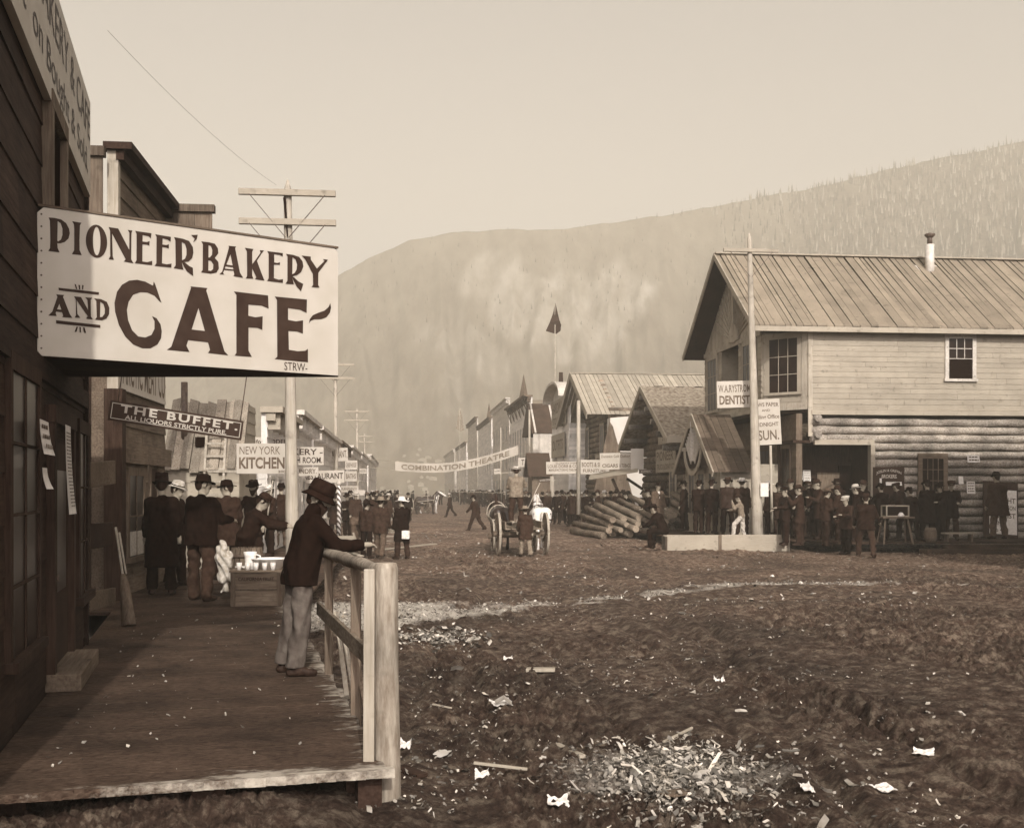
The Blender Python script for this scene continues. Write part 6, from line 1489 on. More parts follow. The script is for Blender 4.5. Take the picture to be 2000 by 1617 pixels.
def person(label, pos, yaw, H=1.75, lean=0.0, legs=((4, 3, 5), (-4, 4, 5)), arms=((5, 8, 15, 0), (5, 8, 15, 0)), coat='cloth_black', trous='cloth_char', hat='slouch', hatm='cloth_black',
           hem=0.74, head=(0, 8), hips=None, h=0.021, beard=False, boots='leather', girth=1.0, group=None, boot_top=0.16, detail=False, collar=False, seed=None, cat='person', shirt=None, hatscale=1.0):
    seed = RND.randint(0, 9999) if seed is None else seed
    # legs: order (left, right); x of the left side is negative
    rel = []
    for s, (th, kn, sp) in zip((-1, 1), legs):
        hip = Vector((0.092 * s, 0, 0)); d1 = dirv(rad(th), rad(sp), s); knee = hip + d1 * 0.43
        d2 = dirv(rad(th - kn), rad(sp * 0.3), s); rel.append((hip, knee, knee + d2 * 0.42))
    hz = hips if hips is not None else max(-r[2].z for r in rel) + 0.085
    O = Vector((0, 0, hz)); lr = rad(lean)
    def B(x, y, z):                               # upper body point, z above the hips
        return Vector((x, y * math.cos(lr) + z * math.sin(lr), hz + z * math.cos(lr) - y * math.sin(lr)))
    body, ct, tr, bt = [], [], [], []
    g = girth
    for s, (hip, knee, ank) in zip((-1, 1), rel):
        hip, knee, ank = hip + O, knee + O, ank + O
        body += [(hip, knee, 0.078, 0.055), (knee, ank, 0.055, 0.042)]
        bag = 1.0 + 0.03 * (detail)
        tr += [(hip, knee, 0.102 * g * bag, 0.086 * bag), (knee, ank - (knee - ank) * 0.06, 0.086 * bag, 0.080 * bag)]
        fd = Vector((0.25 * s, 1, 0)).normalized(); toe = ank + fd * 0.17 + Vector((0, 0, -0.052)); heel = ank + Vector((0, -0.035, -0.045))
        if ank.z > 0.2: toe = ank + fd * 0.12 + Vector((0, 0, -0.12))
        bt += [(heel, toe, 0.044, 0.036), (ank + fd * 0.02, toe - fd * 0.05, 0.048, 0.04), (ank + (knee - ank).normalized() * boot_top, ank, 0.060 if boot_top > 0.2 else 0.05, 0.05)]
        body += [(ank, toe, 0.036, 0.028)]
    tr += [((-0.06, -0.01, hz + 0.04), (0.06, -0.01, hz + 0.04), 0.104 * g, 0.104 * g)]
    # torso
    T = [(B(-0.075, -0.0, -0.02), B(-0.095, 0, 0.36), 0.128 * g, 0.122 * g), (B(0.075, 0, -0.02), B(0.095, 0, 0.36), 0.128 * g, 0.122 * g),
         (B(-0.165, -0.01, 0.50), B(0.165, -0.01, 0.50), 0.066, 0.066), (B(-0.11, -0.01, 0.42), B(0.11, -0.01, 0.42), 0.118 * g, 0.118 * g)]
    body += [(a, b, ra - 0.04, rb - 0.04) for a, b, ra, rb in T]; ct += T
    for s, (pt, out, el, inn) in zip((-1, 1), arms):
        sh = B(0.185 * s, -0.005, 0.50); d1 = dirv(rad(pt) , rad(out), s); elb = sh + d1 * 0.29
        d2 = dirv(rad(pt + el), rad(out * 0.5 - inn), s); wr = elb + d2 * 0.25
        ct += [(sh, elb, 0.074, 0.066), (elb, wr - d2 * 0.01, 0.066, 0.056)]
        body += [(sh, elb, 0.048, 0.042), (elb, wr, 0.042, 0.032)]
        px = d2.cross(Vector((0, 0, 1)) if abs(d2.z) < 0.8 else Vector((0, 1, 0))).normalized(); pn = px.cross(d2)
        palm = wr + d2 * 0.085
        body += [(wr + px * 0.012, palm + px * 0.022, 0.026, 0.024, None, 0.01), (wr - px * 0.012, palm - px * 0.022, 0.026, 0.024, None, 0.01)]
        if detail:
            for q, ln in ((-1.5, 0.062), (-0.5, 0.078), (0.5, 0.082), (1.5, 0.072)):
                b0 = palm + px * (q * 0.019); b1 = b0 + d2 * ln * 0.5 - pn * 0.006; b2 = b1 + d2 * ln * 0.38 - pn * 0.028
                body += [(b0, b1, 0.0105, 0.0095, None, 0.004), (b1, b2, 0.0095, 0.008, None, 0.004)]
            t0 = wr + d2 * 0.03 + px * 0.03 * -s; body += [(t0, t0 - px * 0.03 * s + d2 * 0.035, 0.013, 0.011, None, 0.005), (t0 - px * 0.03 * s + d2 * 0.035, t0 - px * 0.034 * s + d2 * 0.065 - pn * 0.012, 0.011, 0.009, None, 0.005)]
        else:
            for q in (-0.022, 0.0, 0.022): body.append((palm + px * q, palm + px * q + d2 * 0.06 - pn * 0.02, 0.014, 0.011, None, 0.006))
            body.append((wr + d2 * 0.03 - px * 0.03 * s, wr + d2 * 0.075 - px * 0.055 * s, 0.014, 0.011, None, 0.008))
    # coat skirt hangs below the hips
    hemz = hz * (hem / 0.93)
    if hips is None and hem < 0.9:
        f = (rel[0][1].y + rel[1][1].y) * 0.5 * (0.93 - hem) * 1.3
        for s in (-1, 1):
            k_ = rel[0 if s < 0 else 1][1].y * (0.93 - hem) * 1.6
            ct += [((0.06 * s, 0, hz + 0.08), (0.085 * s, k_, hemz - 0.02), 0.135 * g, ((0.142 if not collar else 0.128) + 0.06 * (0.93 - hem)) * g)]
    if collar: ct += [(B(0, -0.02, 0.50), B(0, 0.0, 0.635), 0.088, 0.080)]
    else: ct += [(B(0, -0.02, 0.50), B(0, -0.02, 0.555), 0.08, 0.068)]
    # head
    hc = B(0, 0.015, 0.735); hy, hp = rad(head[0]), rad(head[1])
    Rm = Matrix.Rotation(hy, 3, 'Z') @ Matrix.Rotation(-hp, 3, 'X')
    hd = lambda x, y, z: hc + Rm @ Vector((x, y, z))
    body += [(B(0, -0.01, 0.50), hd(0, -0.015, -0.06), 0.062, 0.056)]
    body += [(hd(0, -0.025, 0.025), hd(0, 0.03, 0.03), 0.090, 0.083), (hd(0, 0.03, -0.03), hd(0, 0.05, -0.085), 0.064, 0.046), (hd(0, 0.088, 0.02), hd(0, 0.115, -0.02), 0.012, 0.017, None, 0.012)]
    body += [(hd(-0.025, 0.092, 0.035), hd(0.025, 0.092, 0.035), 0.02, 0.02, None, 0.02), (hd(0, 0.085, -0.062), hd(0, 0.088, -0.062), 0.018, 0.018, None, 0.015), (hd(-0.085, -0.005, 0.015), hd(-0.092, -0.015, -0.025), 0.02, 0.014, None, 0.01), (hd(0.085, -0.005, 0.015), hd(0.092, -0.015, -0.025), 0.02, 0.014, None, 0.01)]
    if detail:
        for s in (-1, 1): body.append((hd(0.033 * s, 0.108, 0.012), hd(0.033 * s, 0.108, 0.012), 0.014, 0.014, 'cut', 0.012))
        body.append((hd(-0.02, 0.112, -0.048), hd(0.02, 0.112, -0.048), 0.006, 0.006, 'cut', 0.008))
    o = sdf_mesh('person', body, 'skin', h, 0.025)
    tag(o, label, cat, group)
    o.location = pos; o.rotation_euler = (0, 0, rad(yaw)); sc = H / 1.75 * 1.02 * BIG; o.scale = (sc, sc, sc)
    sdf_mesh('trousers', tr, trous, h, 0.03, 0.014 if detail else 0.010, o, seed, 0.085 if boot_top < 0.2 and hips is None else None)
    sdf_mesh('coat' if not collar else 'sweater', ct, coat, h, 0.035, 0.006 if detail else 0.008, o, seed + 1, hemz if hips is None else None)
    for q in (0, 3): sdf_mesh('boot', bt[q:q + 3], boots, h, 0.025, 0.003, o, seed + 2)
    hr = [(hd(0, -0.035, 0.03), hd(0, 0.0, 0.045), 0.090, 0.088), (hd(0, -0.06, -0.03), hd(0, -0.05, 0.02), 0.055, 0.07), (hd(-0.075, 0.005, 0.0), hd(0.075, 0.005, 0.0), 0.026, 0.026)]
    if beard: hr += [(hd(0, 0.055, -0.075), hd(0, 0.06, -0.13), 0.058, 0.035), (hd(-0.045, 0.035, -0.04), hd(0.045, 0.035, -0.04), 0.035, 0.035)]
    elif (seed % 3) == 0: hr += [(hd(-0.03, 0.100, -0.036), hd(0.03, 0.100, -0.036), 0.014, 0.014)]
    if shirt:
        sdf_mesh('shirt_front', [(B(0, 0.085 * g, 0.30), B(0, 0.055, 0.52), 0.035, 0.05)], shirt, h, 0.02, 0, o)
    sdf_mesh('hair', hr, 'hair', h, 0.02, 0.003, o, seed + 3)
    if detail:
        mb = MB()
        for s in (-1, 1):
            c = hd(0.033 * s, 0.098, 0.012); mb.lathe([(0.0, -0.011), (0.009, -0.007), (0.012, 0.0), (0.009, 0.007), (0.0, 0.011)], 10, c)
        mb.build('eyes', 'enamel', o)
    if hat:
        prof, curl = HATS[hat]; rs = random.Random(seed); ph = rs.uniform(0, 6)
        prof = [(r_ * hatscale if r_ > 0.15 else r_, z_) for r_, z_ in prof]
        def warp(x, y, z, r):
            if r > 0.12: z += curl * 0.9 * (abs(x) ** 2) - 0.10 * abs(y) * (0.6 if curl else 0.2) + 0.006 * math.sin(3 * math.atan2(y, x) + ph)
            elif z > 0.09 and curl: z -= 0.03 * max(0, 1 - abs(x) / 0.05)
            return x * 0.94, y * 1.06, z
        mb = MB(); mb.lathe(prof, 22, warp=warp)
        if hat == 'cap': mb.prism([(0.10 * math.cos(t), 0.085 + 0.085 * math.sin(t), -0.008 - 0.02 * math.sin(t)) for t in np.linspace(0, math.pi, 12)], (0, 0, 0.01))
        q = mb.build('hat', hatm, o)
        q.matrix_local = Matrix.Translation(hd(0, -0.005, 0.048)) @ Rm.to_4x4() @ Matrix.Rotation(rad(-4 + rs.uniform(-4, 4)), 4, 'X')
        if hat in ('slouch', 'derby', 'tall', 'bucket'):
            mb = MB(); rr = 0.122 if hat == 'bucket' else 0.106
            mb.lathe([(rr + 0.001, 0.010), (rr + 0.003, 0.012), (rr + 0.002, 0.036), (rr - 0.002, 0.038)], 22, warp=lambda x, y, z, r: (x * 0.94, y * 1.06, z)); mb.build('hat_band', 'cloth_black', q)
    return o
def at(px, d, z): return Vector(((px - CX) / F * d, d, z))

# the man at the railing
person('man in dark sweater and slouch hat leaning on the boardwalk railing', Vector((-1.99, 10.58, 0.40)), -66, 1.71, 13, ((-7, 2, 4), (-2, 8, 6)), ((38, 12, 50, 22), (40, 14, 52, 18)),
       'cloth_black', 'denim', 'bucket', 'cloth_char', 0.84, (-14, 22), None, 0.0085, True, 'leather', 1.10, detail=True, collar=True, seed=5, boot_top=0.06)
# crowd on the left walk
person('tall man in a long black coat standing by the meat shop door', at(316, 18.6, 0.39), 15, 1.84, 0, coat='cloth_black', trous='cloth_black', hat='tall', hem=0.42, girth=1.12, h=0.017)
person('man with a pale felt hat facing right behind the long black coat', at(345, 20.2, 0.39), -95, 1.78, 0, coat='cloth_black', hat='slouch', hatm='cloth_pale', hem=0.7, h=0.017)
person('broad man in muddy boots seen from behind, carrying a pale sack', at(393, 17.6, 0.39), -18, 1.86, 3, ((8, 5, 9), (-8, 6, 10)), ((10, 16, 30, 10), (25, 14, 60, 8)), 'cloth_black', 'cloth_brown', 'slouch', 'cloth_black', 0.80, (-35, 5), girth=1.2, boot_top=0.38, h=0.016)
person('man in a grey coat turned away in front of the pale plank wall', at(444, 21.6, 0.39), 30, 1.80, 2, coat='cloth_dark', hat='slouch', hem=0.62, head=(60, 5), h=0.018)
person('vendor in a dark shirt bending over the barrel behind the crate', at(480, 19.1, 0.30), -75, 1.72, 22, ((10, 8, 6), (0, 4, 6)), ((60, 10, 20, 10), (50, 12, 35, 15)), 'cloth_char', 'cloth_dark', 'slouch', 'cloth_dark', 0.78, (-5, 30), girth=1.15, h=0.017)
person('bearded man in a dark hat looking on behind the vendor', at(496, 24.4, 0.39), 165, 1.82, 0, arms=((5, 10, 15, 0), (45, 10, 95, 30)), coat='cloth_char', hat='slouch', beard=True, hem=0.7, h=0.019)
person('man in a pale hat holding a thin pole left of the nearest telephone pole', at(527, 29.0, 0.39), 130, 1.74, 0, arms=((20, 10, 70, 10), (10, 8, 20, 0)), coat='cloth_dark', hatm='cloth_linen', hem=0.7, h=0.019)
person('man in knee length coat and light trousers, back turned, by the nearest telephone pole', at(549, 33.0, 0.39), 8, 1.80, 0, coat='cloth_dark', trous='cloth_grey', hat='slouch', hem=0.5, h=0.02)
mb = MB(); mb.tube([at(516, 28.6, 0.9), at(533, 28.6, 2.35)], 0.02, 6); o = mb.build('stick', 'pole'); tag(o, 'thin pale pole held upright left of the nearest telephone pole', 'pole')
sk = [(Vector((0, 0, 0.95)), Vector((0.03, 0, 0.72)), 0.06, 0.12), (Vector((0.03, 0, 0.72)), Vector((0.05, 0.0, 0.45)), 0.12, 0.10), (Vector((0.05, 0, 0.45)), Vector((0.04, 0, 0.25)), 0.09, 0.05), (Vector((-0.05, 0, 0.9)), Vector((-0.03, 0, 0.6)), 0.05, 0.06)]
o = sdf_mesh('sack', sk, 'cloth_pale', 0.014, 0.04, 0.022); o.location = at(434, 17.5, 0.33); tag(o, 'limp pale sack hanging from the hand of the broad man', 'sack')
# middle of the street, left
person('man in dark coat half hidden behind the hat of the man at the railing', at(654, 45, 0.1), 20, 1.75, coat='cloth_dark', hem=0.6)
person('man with folded arms beside the barber pole', at(678, 47, 0.1), 160, 1.76, coat='cloth_char', arms=((15, 15, 75, 45), (15, 15, 75, 45)), hem=0.7)
person('grey man bending low over scraps of wood at the roadside', at(690, 40, 0.0), -80, 1.72, 68, ((12, 10, 6), (0, 10, 6)), ((30, 8, 20, 5), (20, 8, 25, 5)), 'cloth_grey', 'cloth_grey', 'slouch', 'cloth_dark', 0.86, (0, -20))
person('man in dark work clothes and a wide hat, leftmost of three talking in the road', at(716, 34.7, 0.0), -20, 1.68, 0, coat='cloth_dark', trous='cloth_black', hat='wide', hatm='cloth_black', hem=0.84, head=(-30, 5))
person('man in a grey jacket and straw hat stepping forward, middle of three in the road', at(743, 34.6, 0.0), -10, 1.80, 2, ((16, 6, 5), (-20, 14, 5)), coat='cloth_brown', trous='cloth_grey', hat='wide', hatm='cloth_tan', hem=0.74)
person('man in wide white hat and long coat, right of three in the road', at(785, 34.3, 0.0), 40, 1.78, 0, coat='cloth_black', trous='cloth_dark', hat='wide', hatm='cloth_linen', hem=0.52, head=(20, 0), arms=((5, 8, 12, 0), (8, 8, 25, 0)))
mb = MB(); mb.box(-0.12, 0.12, -0.05, 0.05, 0.0, 0.26); o = mb.build('parcel', 'cloth_linen', None, at(792, 34.0, 0.62), 0.3, bevel=0.03); tag(o, 'white parcel carried by the man in the wide white hat', 'parcel')
person('dark suited man farther off, left of three facing the camera', at(757, 76, 0.0), 175, 1.78, coat='cloth_dark', hem=0.7, hat='derby')
person('dark suited man farther off behind the wide white hat', at(776, 73, 0.0), 150, 1.82, coat='cloth_char', hem=0.7, hat='derby')
person('dark suited man farther off, right of three, with a pale shirt front', at(797, 74, 0.0), 185, 1.78, coat='cloth_black', hem=0.68, hat='derby', shirt='cloth_linen')
person('man in a dark coat striding left across the street beside the wagon', at(929, 57, 0.0), 60, 1.78, 8, ((24, 6, 4), (-22, 20, 4)), ((25, 8, 20, 0), (-20, 8, 15, 0)), 'cloth_dark', 'cloth_dark', hem=0.68)
person('small figure crossing the far part of the street', at(879, 86, 0.0), 80, 1.75, 4, ((20, 6, 4), (-20, 18, 4)), coat='cloth_dark', hem=0.7, hatm='cloth_pale')
person('wagon driver in a pale hat and grey shirt standing on the wagon', Vector((0.14, 37.6, 0.93)), 4, 1.84, 2, ((4, 4, 8), (-2, 4, 8)), ((25, 12, 60, 10), (40, 20, 70, 0)), 'cloth_tan', 'cloth_brown', 'slouch', 'cloth_pale', 0.86, girth=1.05)
person('boy in a big tan hat walking behind the wagon', at(1026, 35.5, 0.0), 8, 1.52, 3, ((14, 4, 4), (-14, 12, 4)), ((12, 8, 15, 0), (-8, 8, 15, 0)), 'cloth_brown', 'cloth_tan', 'wide', 'cloth_tan', 0.62)
mb = MB(); mb.tube([Vector((0.52, 37.9, 1.45)), Vector((0.95, 38.2, 2.35))], 0.014, 6); o = mb.build('whip', 'pole'); tag(o, 'pale whip held by the wagon driver', 'whip')
BIG = 1.06
# right hand crowd
person('man in a long grey coat and derby facing the camera beside the log pile', at(1285, 46.5, 0.36), 205, 1.82, 0, coat='cloth_grey', trous='cloth_dark', hat='derby', hem=0.5, shirt='cloth_linen')
person('man in black seated on the left end of the pale plank box', Vector((5.22, 38.75, 0.0)), 55, 1.78, 28, ((82, 88, 8), (78, 70, 10)), ((30, 10, 40, 10), (35, 10, 45, 15)), 'cloth_black', 'cloth_black', 'slouch', 'cloth_black', 0.9, (0, 5), hips=0.66)
person('slim man in profile at the far edge of the porch', at(1336, 44.5, 0.48), 70, 1.76, 0, coat='cloth_char', hem=0.66)
person('man in a dark jacket standing at the porch, back turned, left of two', at(1365, 42.2, 0.48), -35, 1.76, 0, arms=((5, 8, 45, 20), (5, 14, 20, 0)), coat='cloth_char', hem=0.76)
person('man in a dark jacket standing at the porch, back turned, right of two', at(1390, 41.6, 0.48), -25, 1.77, 0, coat='cloth_black', hem=0.76, hat='derby')
person('heavy man in a leather vest before the right porch window', at(1421, 40.6, 0.48), -30, 1.84, 0, ((2, 2, 7), (-2, 3, 7)), coat='leather', trous='cloth_black', hem=0.82, girth=1.12, hat='slouch', hatm='cloth_brown')
person('man in a white hat, back turned, by the corner telephone pole', at(1449, 40.3, 0.48), -15, 1.82, 0, coat='cloth_dark', trous='cloth_dark', hatm='cloth_linen', hem=0.7)
person('boy in pale overalls with one foot up on the plank box', at(1449, 39.25, 0.36), 78, 1.42, 10, ((44, 40, 6), (-4, 6, 6)), ((50, 8, 115, 20), (30, 10, 60, 10)), 'cloth_tan', 'cloth_pale', 'slouch', 'cloth_dark', 0.9, (0, 10))
person('man in a pale hat standing behind the newspaper sign post', at(1503, 39.95, 0.36), 60, 1.82, 0, coat='cloth_char', trous='cloth_char', hatm='cloth_linen', hem=0.7)
person('young man in a cap just right of the plank box, facing left', at(1533, 38.2, 0.22), 105, 1.78, 0, arms=((20, 8, 70, 20), (15, 10, 60, 20)), coat='cloth_char', hat='cap', hem=0.74)
person('man in a dark suit raising a cup to his face beside the plank box', at(1563, 38.0, 0.22), 75, 1.82, 3, ((8, 10, 4), (0, 5, 4)), ((45, 10, 105, 15), (10, 8, 20, 0)), 'cloth_dark', 'cloth_dark', 'slouch', 'cloth_dark', 0.66, shirt='cloth_linen')
person('shadowed man in the entry under the overhang', at(1590, 40.2, 0.48), 190, 1.80, 0, coat='cloth_char', hem=0.7)
person('man in a soft grey hat with hands in pockets before the entry', at(1612, 37.6, 0.22), -70, 1.72, 5, ((10, 14, 4), (0, 6, 4)), ((0, 10, 40, 15), (0, 10, 40, 15)), 'cloth_dark', 'cloth_brown', 'slouch', 'cloth_grey', 0.78)
person('tall dark man in the doorway behind the others', at(1634, 40.3, 0.36), 180, 1.9, 0, coat='cloth_black', hem=0.7)
person('boy in a pale cap and buttoned jacket facing left in the road', at(1653, 36.6, 0.0), 125, 1.72, 2, ((6, 6, 3), (-2, 5, 3)), ((25, 8, 75, 25), (20, 8, 70, 25)), 'cloth_dark', 'cloth_black', 'cap', 'cloth_pale', 0.78)
person('man with a bright hat brim behind the boy in the pale cap', at(1672, 38.6, 0.22), 60, 1.84, 0, coat='cloth_black', hatm='cloth_pale', hem=0.7)
person('broad man striding away with legs apart in front of the brokers board', at(1691, 34.9, 0.0), -20, 1.82, 8, ((20, 10, 12), (-18, 6, 12)), ((10, 18, 25, 0), (15, 20, 40, 0)), 'cloth_char', 'cloth_brown', 'slouch', 'cloth_dark', 0.8, girth=1.2)
person('dark man leaning by the vendor stand at the log wall', at(1783, 38.6, 0.3), 20, 1.70, 12, coat='cloth_black', trous='cloth_black', hem=0.7)
person('tall black coated man in front of the log wall window', at(1811, 38.9, 0.36), 10, 1.86, 0, coat='cloth_black', trous='cloth_black', hem=0.5, girth=1.12)
person('man with his pale hands showing, right of the log wall window', at(1836, 38.9, 0.36), 120, 1.76, 0, arms=((30, 10, 65, 10), (30, 10, 65, 10)), coat='cloth_black', trous='cloth_black', hem=0.66)
person('man in a grey coat cut by the right edge of the photo', at(1950, 37.0, 0.5), 15, 1.95, 6, coat='cloth_brown', trous='cloth_grey', hem=0.62, girth=1.35, hat='derby')
BIG = 1.0
# shoppers by the log hall and the street behind the log pile
NEAR = [('man in a white hat facing left under the board awning', 1182, 58.5, 90, 'cloth_linen', 'cloth_char'), ('man in black just left of the log pile, behind the flag post', 1146, 57.5, 30, 'cloth_black', 'cloth_black'), ('man in a bowler right of the tailors sign post', 1098, 64, 20, 'cloth_black', 'cloth_dark'),
        ('man in brown standing sideways under the tailors sign', 1112, 63, 80, 'cloth_dark', 'cloth_brown'), ('dark man beside the flag post, nearest to it on the left', 1124, 60, 150, 'cloth_black', 'cloth_char'), ('man with a pale shirt front in the shade of the board awning', 1160, 59.5, 185, 'cloth_black', 'cloth_black'),
        ('stooping dark man over the top of the log pile', 1232, 54.0, 100, 'cloth_black', 'cloth_black'), ('man in a flat black hat between awning and cabin', 1258, 53.5, 130, 'cloth_black', 'cloth_char'), ('man in a grey hat by the white horse', 1072, 66, 170, 'cloth_grey', 'cloth_dark'), ('dark man facing away beyond the white horse', 1060, 70, 10, 'cloth_black', 'cloth_char')]
for l, px, d, yw, hm, cm in NEAR:
    person(l, at(px, d, 0.15), yw, U(1.7, 1.82), 18 if 'stoop' in l else 2, coat=cm, hatm=hm, hem=U(0.62, 0.76), h=0.026, hat=('derby' if 'bowler' in l else 'slouch'), shirt=('cloth_linen' if 'shirt' in l else None))
MORE = [('man in dark coat between the two awning struts', 1206, 56.5, 150), ('man with folded arms in the deep shade under the board awning', 1192, 60.5, 200), ('man in a long dark coat beside the thick short post', 1088, 62, 170), ('short dark man left of the flag post, in the second row', 1117, 58.5, 40),
        ('dark man peering toward the tent over the highest logs', 1218, 55.5, 10), ('dark man directly under the gold company sign', 1170, 57, 80), ('man in a dark coat half behind the awning strut', 1226, 58, 220), ('dark man close beside the cabin door', 1296, 50.0, 160), ('dark figure between the log pile and the man in the long grey coat', 1268, 49.0, 100)]
for l, px, d, yw in MORE:
    person(l, at(px, d, 0.2), yw, U(1.72, 1.86), U(0, 6), arms=((U(0, 40), 10, U(10, 80), U(0, 30)), (U(0, 30), 10, U(10, 60), U(0, 20))), coat=RND.choice(['cloth_black', 'cloth_char', 'cloth_dark']), trous=RND.choice(['cloth_black', 'cloth_brown']), hatm=RND.choice(['cloth_black', 'cloth_char', 'cloth_brown']), hem=U(0.55, 0.78), h=0.026)
BIG = 1.06
MORE2 = [('dark man in the second row right of the newspaper sign post', 1521, 40.6, 170, 0.4), ('dark man half hidden behind the young man in the cap', 1546, 40.4, 140, 0.4), ('stout dark man with folded arms in the entry', 1576, 41.0, 190, 0.4), ('dark man close behind the man with the cup', 1600, 39.6, 100, 0.36), ('man in black between the boy in the pale cap and the doorway', 1640, 38.4, 60, 0.3),
         ('dark man beside the door jamb of the entry', 1683, 39.6, 200, 0.36), ('dark man in front of the lower brokers board', 1722, 38.9, 10, 0.36), ('dark man bending over the vendor stand', 1764, 38.7, 30, 0.36), ('dark man against the logs under the small notice', 1858, 39.2, 160, 0.36), ('dark man between the porch pair and the heavy man', 1405, 42.2, 20, 0.48)]
for l, px, d, yw, z in MORE2:
    person(l, at(px, d, z), yw, U(1.72, 1.88), 20 if 'bending' in l else U(0, 5), arms=((U(0, 40), 10, U(10, 80), U(0, 30)), (U(0, 30), 10, U(10, 60), U(0, 20))), coat=RND.choice(['cloth_black', 'cloth_char', 'cloth_dark']), trous=RND.choice(['cloth_black', 'cloth_brown', 'cloth_char']), hatm=RND.choice(['cloth_black', 'cloth_dark', 'cloth_brown']), hat=RND.choice(['slouch', 'derby', 'cap']), hem=U(0.58, 0.78), h=0.023)
BIG = 1.0
# far crowds: a few figures copied many times
protos = []
for k, (cm, hm, yw) in enumerate((('cloth_dark', 'cloth_black', 0), ('cloth_char', 'cloth_grey', 0), ('cloth_black', 'cloth_black', 0), ('cloth_brown', 'cloth_pale', 0))):
    protos.append(person('dark figure in the far crowd along the right hand shop fronts', Vector((0, 0, 0)), 0, 1.75, 2, ((10, 4, 5), (-8, 8, 5)), coat=cm, hatm=hm, hem=(0.7, 0.6, 0.76, 0.66)[k], h=0.034, group='far crowd on the right'))
used = [False] * 4
def far_person(px, d, z, label, group):
    k = RND.randrange(4)
    o = protos[k] if not used[k] else copy_tree(protos[k]); used[k] = True
    o.location = at(px, d, z); o.rotation_euler = (0, 0, U(-3.1, 3.1)); s = U(0.95, 1.05) * 1.0; o.scale = (s, s, s); tag(o, label, 'person', group)
for i in range(95):
    d = U(66, 190); x = XR(d) - U(0.6, 4.5); far_person(CX + x / d * F, d, 0.15, 'dark figure in the far crowd along the right hand shop fronts', 'far crowd on the right')
for i in range(26):
    d = U(46, 150); x = XL(d) + U(0.6, 3.4); far_person(CX + x / d * F, d, 0.15, 'dark figure in the far crowd along the left hand shop fronts', 'far crowd on the left')
for i in range(6):
    d = U(120, 210); far_person(U(800, 880) if i < 8 else U(740, 800), d, 0.0, 'tiny figure in the haze at the far end of the street', 'figures at the far end of the street')
# far wagon with its team
w2 = copy_tree(wag); w2.location = at(818, 98, 0); w2.rotation_euler = (0, 0, 0.5); w2['label'] = 'small distant wagon standing across the far street left of the banner end'
for k, (px, d) in enumerate(((832, 96), (838, 99))):
    src = [o for o in bpy.data.objects if o.name.split('.')[0] == 'horse' and not o.parent][k]
    c = copy_tree(src); c.location = at(px, d, 0); c.rotation_euler = (0, 0, -1.3); c['label'] = ('distant dark horse hitched to the far wagon', 'distant pale horse beside the far wagon')[k]

# ================================================================== stands, kegs, roadside goods
VS = at(1748, 37.6, 0.3); vs_ = thing('vendor_stand', 'trestle stand in front of the brokers board', 'stand', VS, SR)
mb = MB(); mb.box(-0.55, 0.55, -0.3, 0.3, 0.86, 0.91); mb.build('top', 'mid_wood', vs_)
for sx in (-1, 1):
    for sy in (-1, 1): mb = MB(); mb.bar((0.5 * sx, 0.28 * sy, 0.0), (0.38 * sx, 0.1 * sy, 0.86), 0.05, 0.05); mb.build('leg', 'mid_wood_v', vs_)
gc = thing('glass_case', 'small glass show case on the trestle stand', 'case', VS + Vector((0.0, 0, 0.91)), SR)
mb = MB()
for (a, b) in (((-.38, -.2), (.38, -.2)), ((-.38, .2), (.38, .2)), ((-.38, -.2), (-.38, .2)), ((.38, -.2), (.38, .2))):
    for z in (0.02, 0.36): mb.bar((*a, z), (*b, z), 0.04, 0.04, 1.2)
for (a, b) in ((-.38, -.2), (.38, -.2), (-.38, .2), (.38, .2)): mb.bar((a, b, 0), (a, b, 0.38), 0.04, 0.04)
mb.build('frame', 'pale_wood', gc); mb = MB(); mb.box(-.36, .36, -.18, .18, 0.03, 0.34); mb.build('glass', 'glass', gc)
o = MB().lathe([(0, 0), (0.09, 0), (0.11, 0.06), (0.05, 0.14), (0, 0.15)], 12).build('jar', 'enamel', None, VS + Vector((0.12, -0.24, 0.91))); tag(o, 'small white jar at the front of the glass case', 'jar')
kg = thing('keg', 'small wooden keg under the log wall window', 'keg', at(1817, 37.9, 0.35))
mb = MB(); mb.lathe([(0.0, 0), (0.17, 0), (0.21, 0.14), (0.215, 0.24), (0.20, 0.36), (0.17, 0.48), (0, 0.48)], 20); mb.build('staves', 'mid_wood_v', kg)
mb = MB(); mb.lathe([(0.205, 0.1), (0.213, 0.1), (0.218, 0.13), (0.208, 0.13)], 20); mb.lathe([(0.20, 0.36), (0.206, 0.36), (0.198, 0.39), (0.19, 0.39)], 20); mb.build('hoop', 'iron', kg)
wb = thing('low_bench', 'low bench with a pale top edge under the notices on the log wall', 'bench', at(1872, 38.2, 0.35), SR)
mb = MB(); mb.box(-0.55, 0.55, -0.15, 0.15, 0.26, 0.31); mb.build('seat', 'pale_wood', wb)
for s in (-1, 1): mb = MB(); mb.box(0.42 * s - 0.03, 0.42 * s + 0.03, -0.13, 0.13, 0, 0.26); mb.build('leg', 'mid_wood_v', wb)
pk = thing('packing_box', 'pale packing box beside the bending grey man', 'box', at(676, 38.5, -0.02), 0.2)
mb = MB(); mb.box(-0.3, 0.3, -0.25, 0.25, 0, 0.55); mb.build('box', 'pale_wood', pk, bevel=0.01)
mb = MB(); mb.box(-0.31, 0.31, -0.265, -0.251, 0.0, 0.08); mb.box(-0.31, 0.31, -0.265, -0.251, 0.47, 0.55); mb.build('batten', 'pale_wood', pk)
